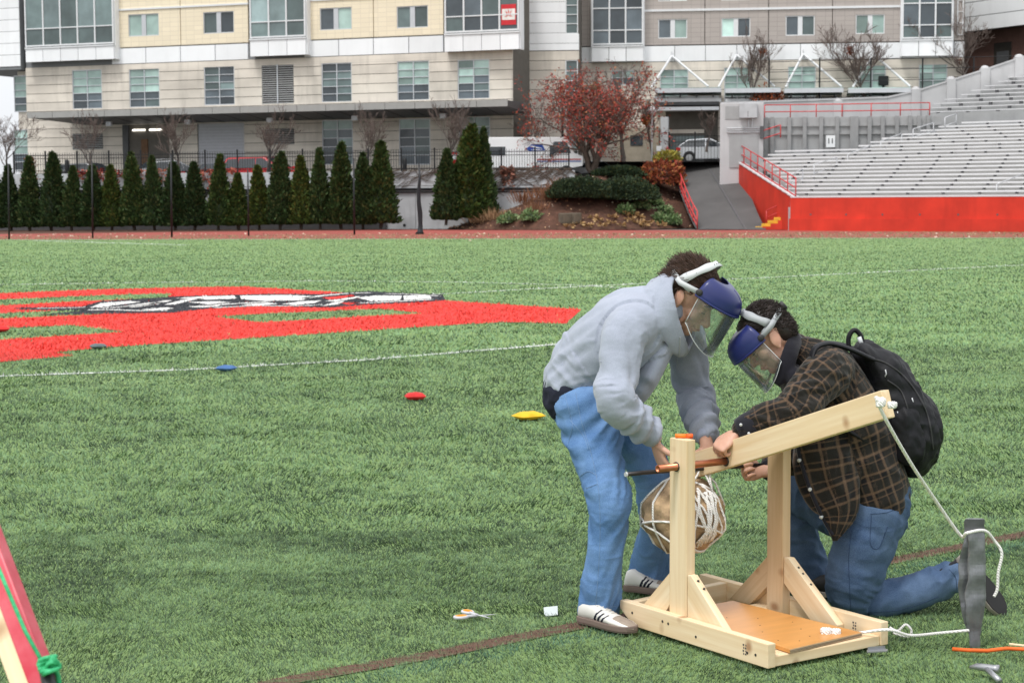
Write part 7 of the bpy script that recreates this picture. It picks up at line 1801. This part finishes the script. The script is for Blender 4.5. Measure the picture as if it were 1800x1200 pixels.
hh = webbing([P(1492,612,7.19), P(1492,592,7.19), P(1502,580,7.19), P(1514,592,7.19), P(1518,618,7.19)], .014, .010, 'carry_handle')
MB().tube([P(1510,592,7.17)-bo, P(1515,606,7.165)-bo], .009, 8).build('handle_label', M['strap_white'], hh, True)
for ln in ([(1520,628),(1560,640),(1600,675),(1630,730),(1640,790)], [(1560,668),(1585,690),(1600,740),(1604,800)]): seam(pk2, ln, .004, M['car_trim'], 'zipper', lift=.001)
for px, py in ((1578,722),(1602,700),(1556,650)):
    t_, Mw = bvh_of(pk2); h = t_.ray_cast(CAM, ray(px, py).normalized())
    if h[0]: MB().tube([h[0]-bo+h[1]*.004, h[0]-bo+h[1]*.006+Vector((.004,0,-.018)), h[0]-bo+h[1]*.006+Vector((-.002,0,-.03))], .0028, 6).build('zip_pull', M['galv'], BP, True)
# ================================================================ small things on the turf
# bean bags
def beanbag(px, py, wd, ht, col, label, rz=0., pat=False):
    c = G(px, py); s = c.y/F; o = empty('bean_bag', loc=(c.x, c.y, .008), rz=rz, label=label, cat='bean bag', group='bean bags on the turf')
    W_, D_, H_ = wd*s/2, wd*s/2*.8, max(.022, ht*s*.5); nx = 14; V = []; Fc = []
    rr = random.Random(px)
    for top in (1, -1):
        for i in range(nx+1):
            for j in range(nx+1):
                x, y = -1+2*i/nx, -1+2*j/nx; e = (1-abs(x)**3.0)*(1-abs(y)**3.0); sh = 1-.10*(x*x*y*y)
                z = H_ + top*H_*(e**.6)*(1+.16*math.sin(x*5+rr.random()*.3+px)*math.cos(y*4))
                V.append((x*W_*sh*(1-.08*(1-abs(y))), y*D_*sh*(1-.08*(1-abs(x))), z))
    n1 = (nx+1)**2
    for i in range(nx):
        for j in range(nx):
            a = i*(nx+1)+j; Fc.append((a, a+nx+1, a+nx+2, a+1)); Fc.append((n1+a, n1+a+1, n1+a+nx+2, n1+a+nx+1))
    mb = MB(); mb.add(V, Fc); mb.build('bag', col, o, True)
    e = []
    for k in range(4*nx+1):
        q = k % (4*nx); sd, t = divmod(q, nx); t = -1+2*t/nx
        x, y = ((t,-1),(1,t),(-t,1),(-1,-t))[sd]; sh = 1-.10*(x*x*y*y); e.append((x*W_*sh*(1-.08*(1-abs(y))), y*D_*sh*(1-.08*(1-abs(x))), H_))
    MB().tube(e, .0035, 5).build('seam', col, o, True)
    return o
fab = lambda nm, c: mk(nm, c, .8, .15, 12, 4, .3, 300, .002)
beanbag(730, 704, 38, 13, fab('bag_red', (.52,.025,.025)), 'bright red bean bag on the turf left of the yellow one', .15)
beanbag(929, 739, 52, 14, fab('bag_yellow', (.74,.42,.02)), 'yellow bean bag nearest the standing man', .6)
beanbag(398, 653, 34, 10, fab('bag_blue', (.055,.13,.30)), 'blue bean bag lying on the white line', -.3)
beanbag(173, 614, 30, 9, fab('bag_grey', (.10,.125,.13)), 'dark grey bean bag at the edge of the red letter', .4)
beanbag(2, 584, 30, 10, fab('bag_red2', (.55,.02,.02)), 'red bean bag cut by the photo edge on the painted letter', .1)
# tennis ball far out
c = G(1393, 579); o = empty('tennis_ball', loc=(c.x, c.y, .033), label='tiny yellow ball on the turf behind the kneeling man', cat='ball')
mb = MB(); aa = np.linspace(0, math.pi, 10); mb.tube([(0,0,-.034*math.cos(a)) for a in aa], [max(.001,.034*math.sin(a)) for a in aa], 14); mb.build('ball', fab('ball_yellow', (.68,.72,.06)), o, True)
MB().tube([(.0345*math.cos(a), .0345*math.sin(a), .012*math.sin(2*a)) for a in np.linspace(0, 2*math.pi, 24)], .0015, 5).build('seam', M['white_panel'], o)
# scissors
M['scissor_orange'] = mk('scissor_orange', (.80,.30,.02), .4, .05); M['scissor_grey'] = mk('scissor_grey', (.50,.50,.53), .45, .05); M['steel'] = mk('steel', (.70,.71,.73), .25, .05, metal=.8)
sc0 = G(838, 1090); SX = empty('scissors', loc=(sc0.x, sc0.y, .022), rz=R(14), label='open scissors with orange and grey handles lying on the turf', cat='scissors')
def blade(sgn, rz, nm):
    mb = MB(); mb.prism([(0,-.006),(.0,.006),(.055,.005),(.088,.0),(.05,-.005)], -.0012, .0012, fn=lambda a, b, t: (a, b, t+sgn*.0022)); b = mb.build(nm, M['steel'], SX, fixn=True); b.rotation_euler = (0, 0, rz)
    hx = [(-.02,0),(-.045,.006*sgn),(-.07,.016*sgn)]
    MB().tube([(0,0,sgn*.002),(-.03,0,sgn*.002),(-.045,.004*sgn,sgn*.002)], [.006,.0065,.007], 8).build('shank', M['scissor_grey'], b, True)
    lp = [(-.068+.027*math.cos(t), .010*sgn+.018*math.sin(t), 0) for t in np.linspace(0, 2*math.pi, 25)]
    MB().tube(lp, .0065, 8).build('handle', M['scissor_grey'], b, True)
    lp = [(-.068+.0215*math.cos(t), .010*sgn+.0125*math.sin(t), .003) for t in np.linspace(0, 2*math.pi, 25)]
    MB().tube(lp, .0045, 8).build('grip', M['scissor_orange'], b, True); return b
blade(-1, R(2), 'blade'); blade(1, R(-62), 'blade')
MB().tube([(0,0,-.005),(0,0,.0055)], .006, 12).build('pivot', M['scissor_grey'], SX)
# scrap of clear tape
c = G(968, 1080); n = N('tape_scrap'); n.base((.50,.55,.56)); m_ = n.set(.2, 0, .5); o = MB().prism([(-.028,-.03),(.027,-.033),(.03,.028),(-.027,.032)], 0, .0015, fn=lambda a, b, t: (a, b, t + .006 + .004*math.sin(a*60) + .003*math.sin(b*80))).build('tape_scrap', m_, None, fixn=True)
o.location = (c.x, c.y, .010); o.rotation_euler = (.35, 0, .05); tag(o, 'small crinkled scrap of clear tape on the turf by the white trainer', 'tape')
# orange cord with wood sliver
mb = MB(); cc = G(1690, 1143); ptc = [G(x, y, .028) - cc for x, y in ((1674,1140),(1700,1142),(1735,1143),(1770,1139),(1810,1141),(1870,1150))]
o = MB().tube(ptc, .0075, 8).build('cord', mk('cord_orange', (.75,.13,.02), .6, .1, 60), None, True); o.location = cc; tag(o, 'orange cord lying on the turf beside the grey pouch', 'cord')
c = G(1788, 1146); o = MB().box(-.03,.03,-.006,.006,0,.006).build('wood_sliver', M['pine'], None, bevel=.002); o.location = (c.x, c.y, .026); o.rotation_euler = (.1, .05, -.3); tag(o, 'thin wood sliver under the orange cord', 'wood')
# metal angle pieces
M['zinc'] = mk('zinc', (.34,.35,.37), .35, .1, 10, metal=.6)
c = G(1540, 1153); o = empty('metal_bracket', loc=(c.x, c.y, .02), rz=.25, label='small grey metal bracket under the front corner of the trebuchet', cat='bracket')
MB().prism([(-.045,-.016),(.035,-.02),(.05,.006),(-.03,.016)], 0, .004, fn=lambda a, b, t: (a, b, t)).build('plate', M['zinc'], o, fixn=True); MB().box(-.03,.04,.006,.010,.004,.016).build('flange', M['zinc'], o)
c = G(1738, 1192); o = empty('hammer', loc=(c.x, c.y, .03), rz=-.5, label='grey metal tool head at the bottom edge of the turf', cat='tool')
MB().tube([(-.07,.012,.0),(-.045,.008,.006),(-.02,0,.008),(.02,0,.008),(.035,0,.008)], [.005,.012,.014,.014,.017], 10).build('head', M['zinc'], o, True); MB().tube([(-.01,0,.006),(.06,-.10,-.005)], [.010,.011], 8).build('handle', M['zinc'], o, True)
# near beam of a second machine, cut by the frame: red tape, green string
na, nb = P(-42, 880, 2.9), P(128, 1330, 2.62)
x = (nb - na).normalized(); L = (nb-na).length
w_ = Vector((.93, -.30, 0)); w_ = (w_ - x*w_.dot(x)).normalized(); t_ = x.cross(w_)
BM4 = Matrix(((x.x,w_.x,t_.x,na.x),(x.y,w_.y,t_.y,na.y),(x.z,w_.z,t_.z,na.z),(0,0,0,1)))
NBm = empty('wooden_beam', M=BM4, label='wooden beam with red tape and green string at the bottom corner of the photo', cat='beam')
MB().box(0, L, -.046, .014, -.019, .019).build('board', M['pine'], NBm, bevel=.003)
n = N('tape_red'); f = n.noise(n.coord((1,1,1)), 14, 4); n.base(n.ramp(f, [(.35, (.50,.025,.05)), (.62, (.60,.10,.13)), (.75,(.55,.03,.05))])); M['tape_red'] = n.set(.4, 0, .4)
MB().box(-.005, L+.005, -.018, .0165, -.0205, .0205).build('red_tape', M['tape_red'], NBm, bevel=.003)
n = N('string_green'); n.base(n.ramp(n.noise(n.coord(), 120, 2), [(.3, (.015,.30,.11)), (.7, (.06,.50,.22))])); M['string'] = n.set(.6)
def bp(px, py, Yd, lift=0): return BM4.inverted() @ P(px, py, Yd)
gp_ = [bp(-6,990,2.73), bp(20,1052,2.70), bp(45,1110,2.68), bp(74,1162,2.65)]
MB().tube(gp_, .0032, 7).build('string', M['string'], NBm, True)
kc = bp(86,1168,2.645); mb = MB()
for k in range(5): mb.tube([kc + Vector((math.cos(a+k)*.006 + (k-2)*.0035, math.sin(a+k)*.014, math.sin(a*2+k)*.006)) for a in np.linspace(0, 2*math.pi, 14)], .0036, 7)
mb.tube([kc, bp(97,1172,2.66), bp(102,1188,2.66), bp(106,1215,2.66)], .0042, 7); mb.build('string_knot', M['string'], NBm, True)
MB().tube([bp(80,1172,2.66), bp(98,1260,2.62)], .011, 10).build('dark_peg', M['car_trim'], NBm, True)
# orange marker lying on the near upright
pt = TM @ Vector((T2*1.5, .553, .768)); o = empty('marker_pen', loc=pt + Vector((.004, .012, .0088)), rz=R(-8), label='orange marker lying on top of the near upright', cat='marker')
MB().tube([(-.03,0,0),(-.028,0,0),(.01,0,0),(.012,0,0)], [.006,.0085,.0085,.007], 10).build('barrel', mk('marker_orange', (.85,.20,.02), .4, .05), o, True); MB().tube([(.0125,0,0),(.036,0,0),(.039,0,0)], [.0095,.0095,.006], 10).build('cap', mk('marker_cap', (.80,.12,.02), .4, .05), o, True)
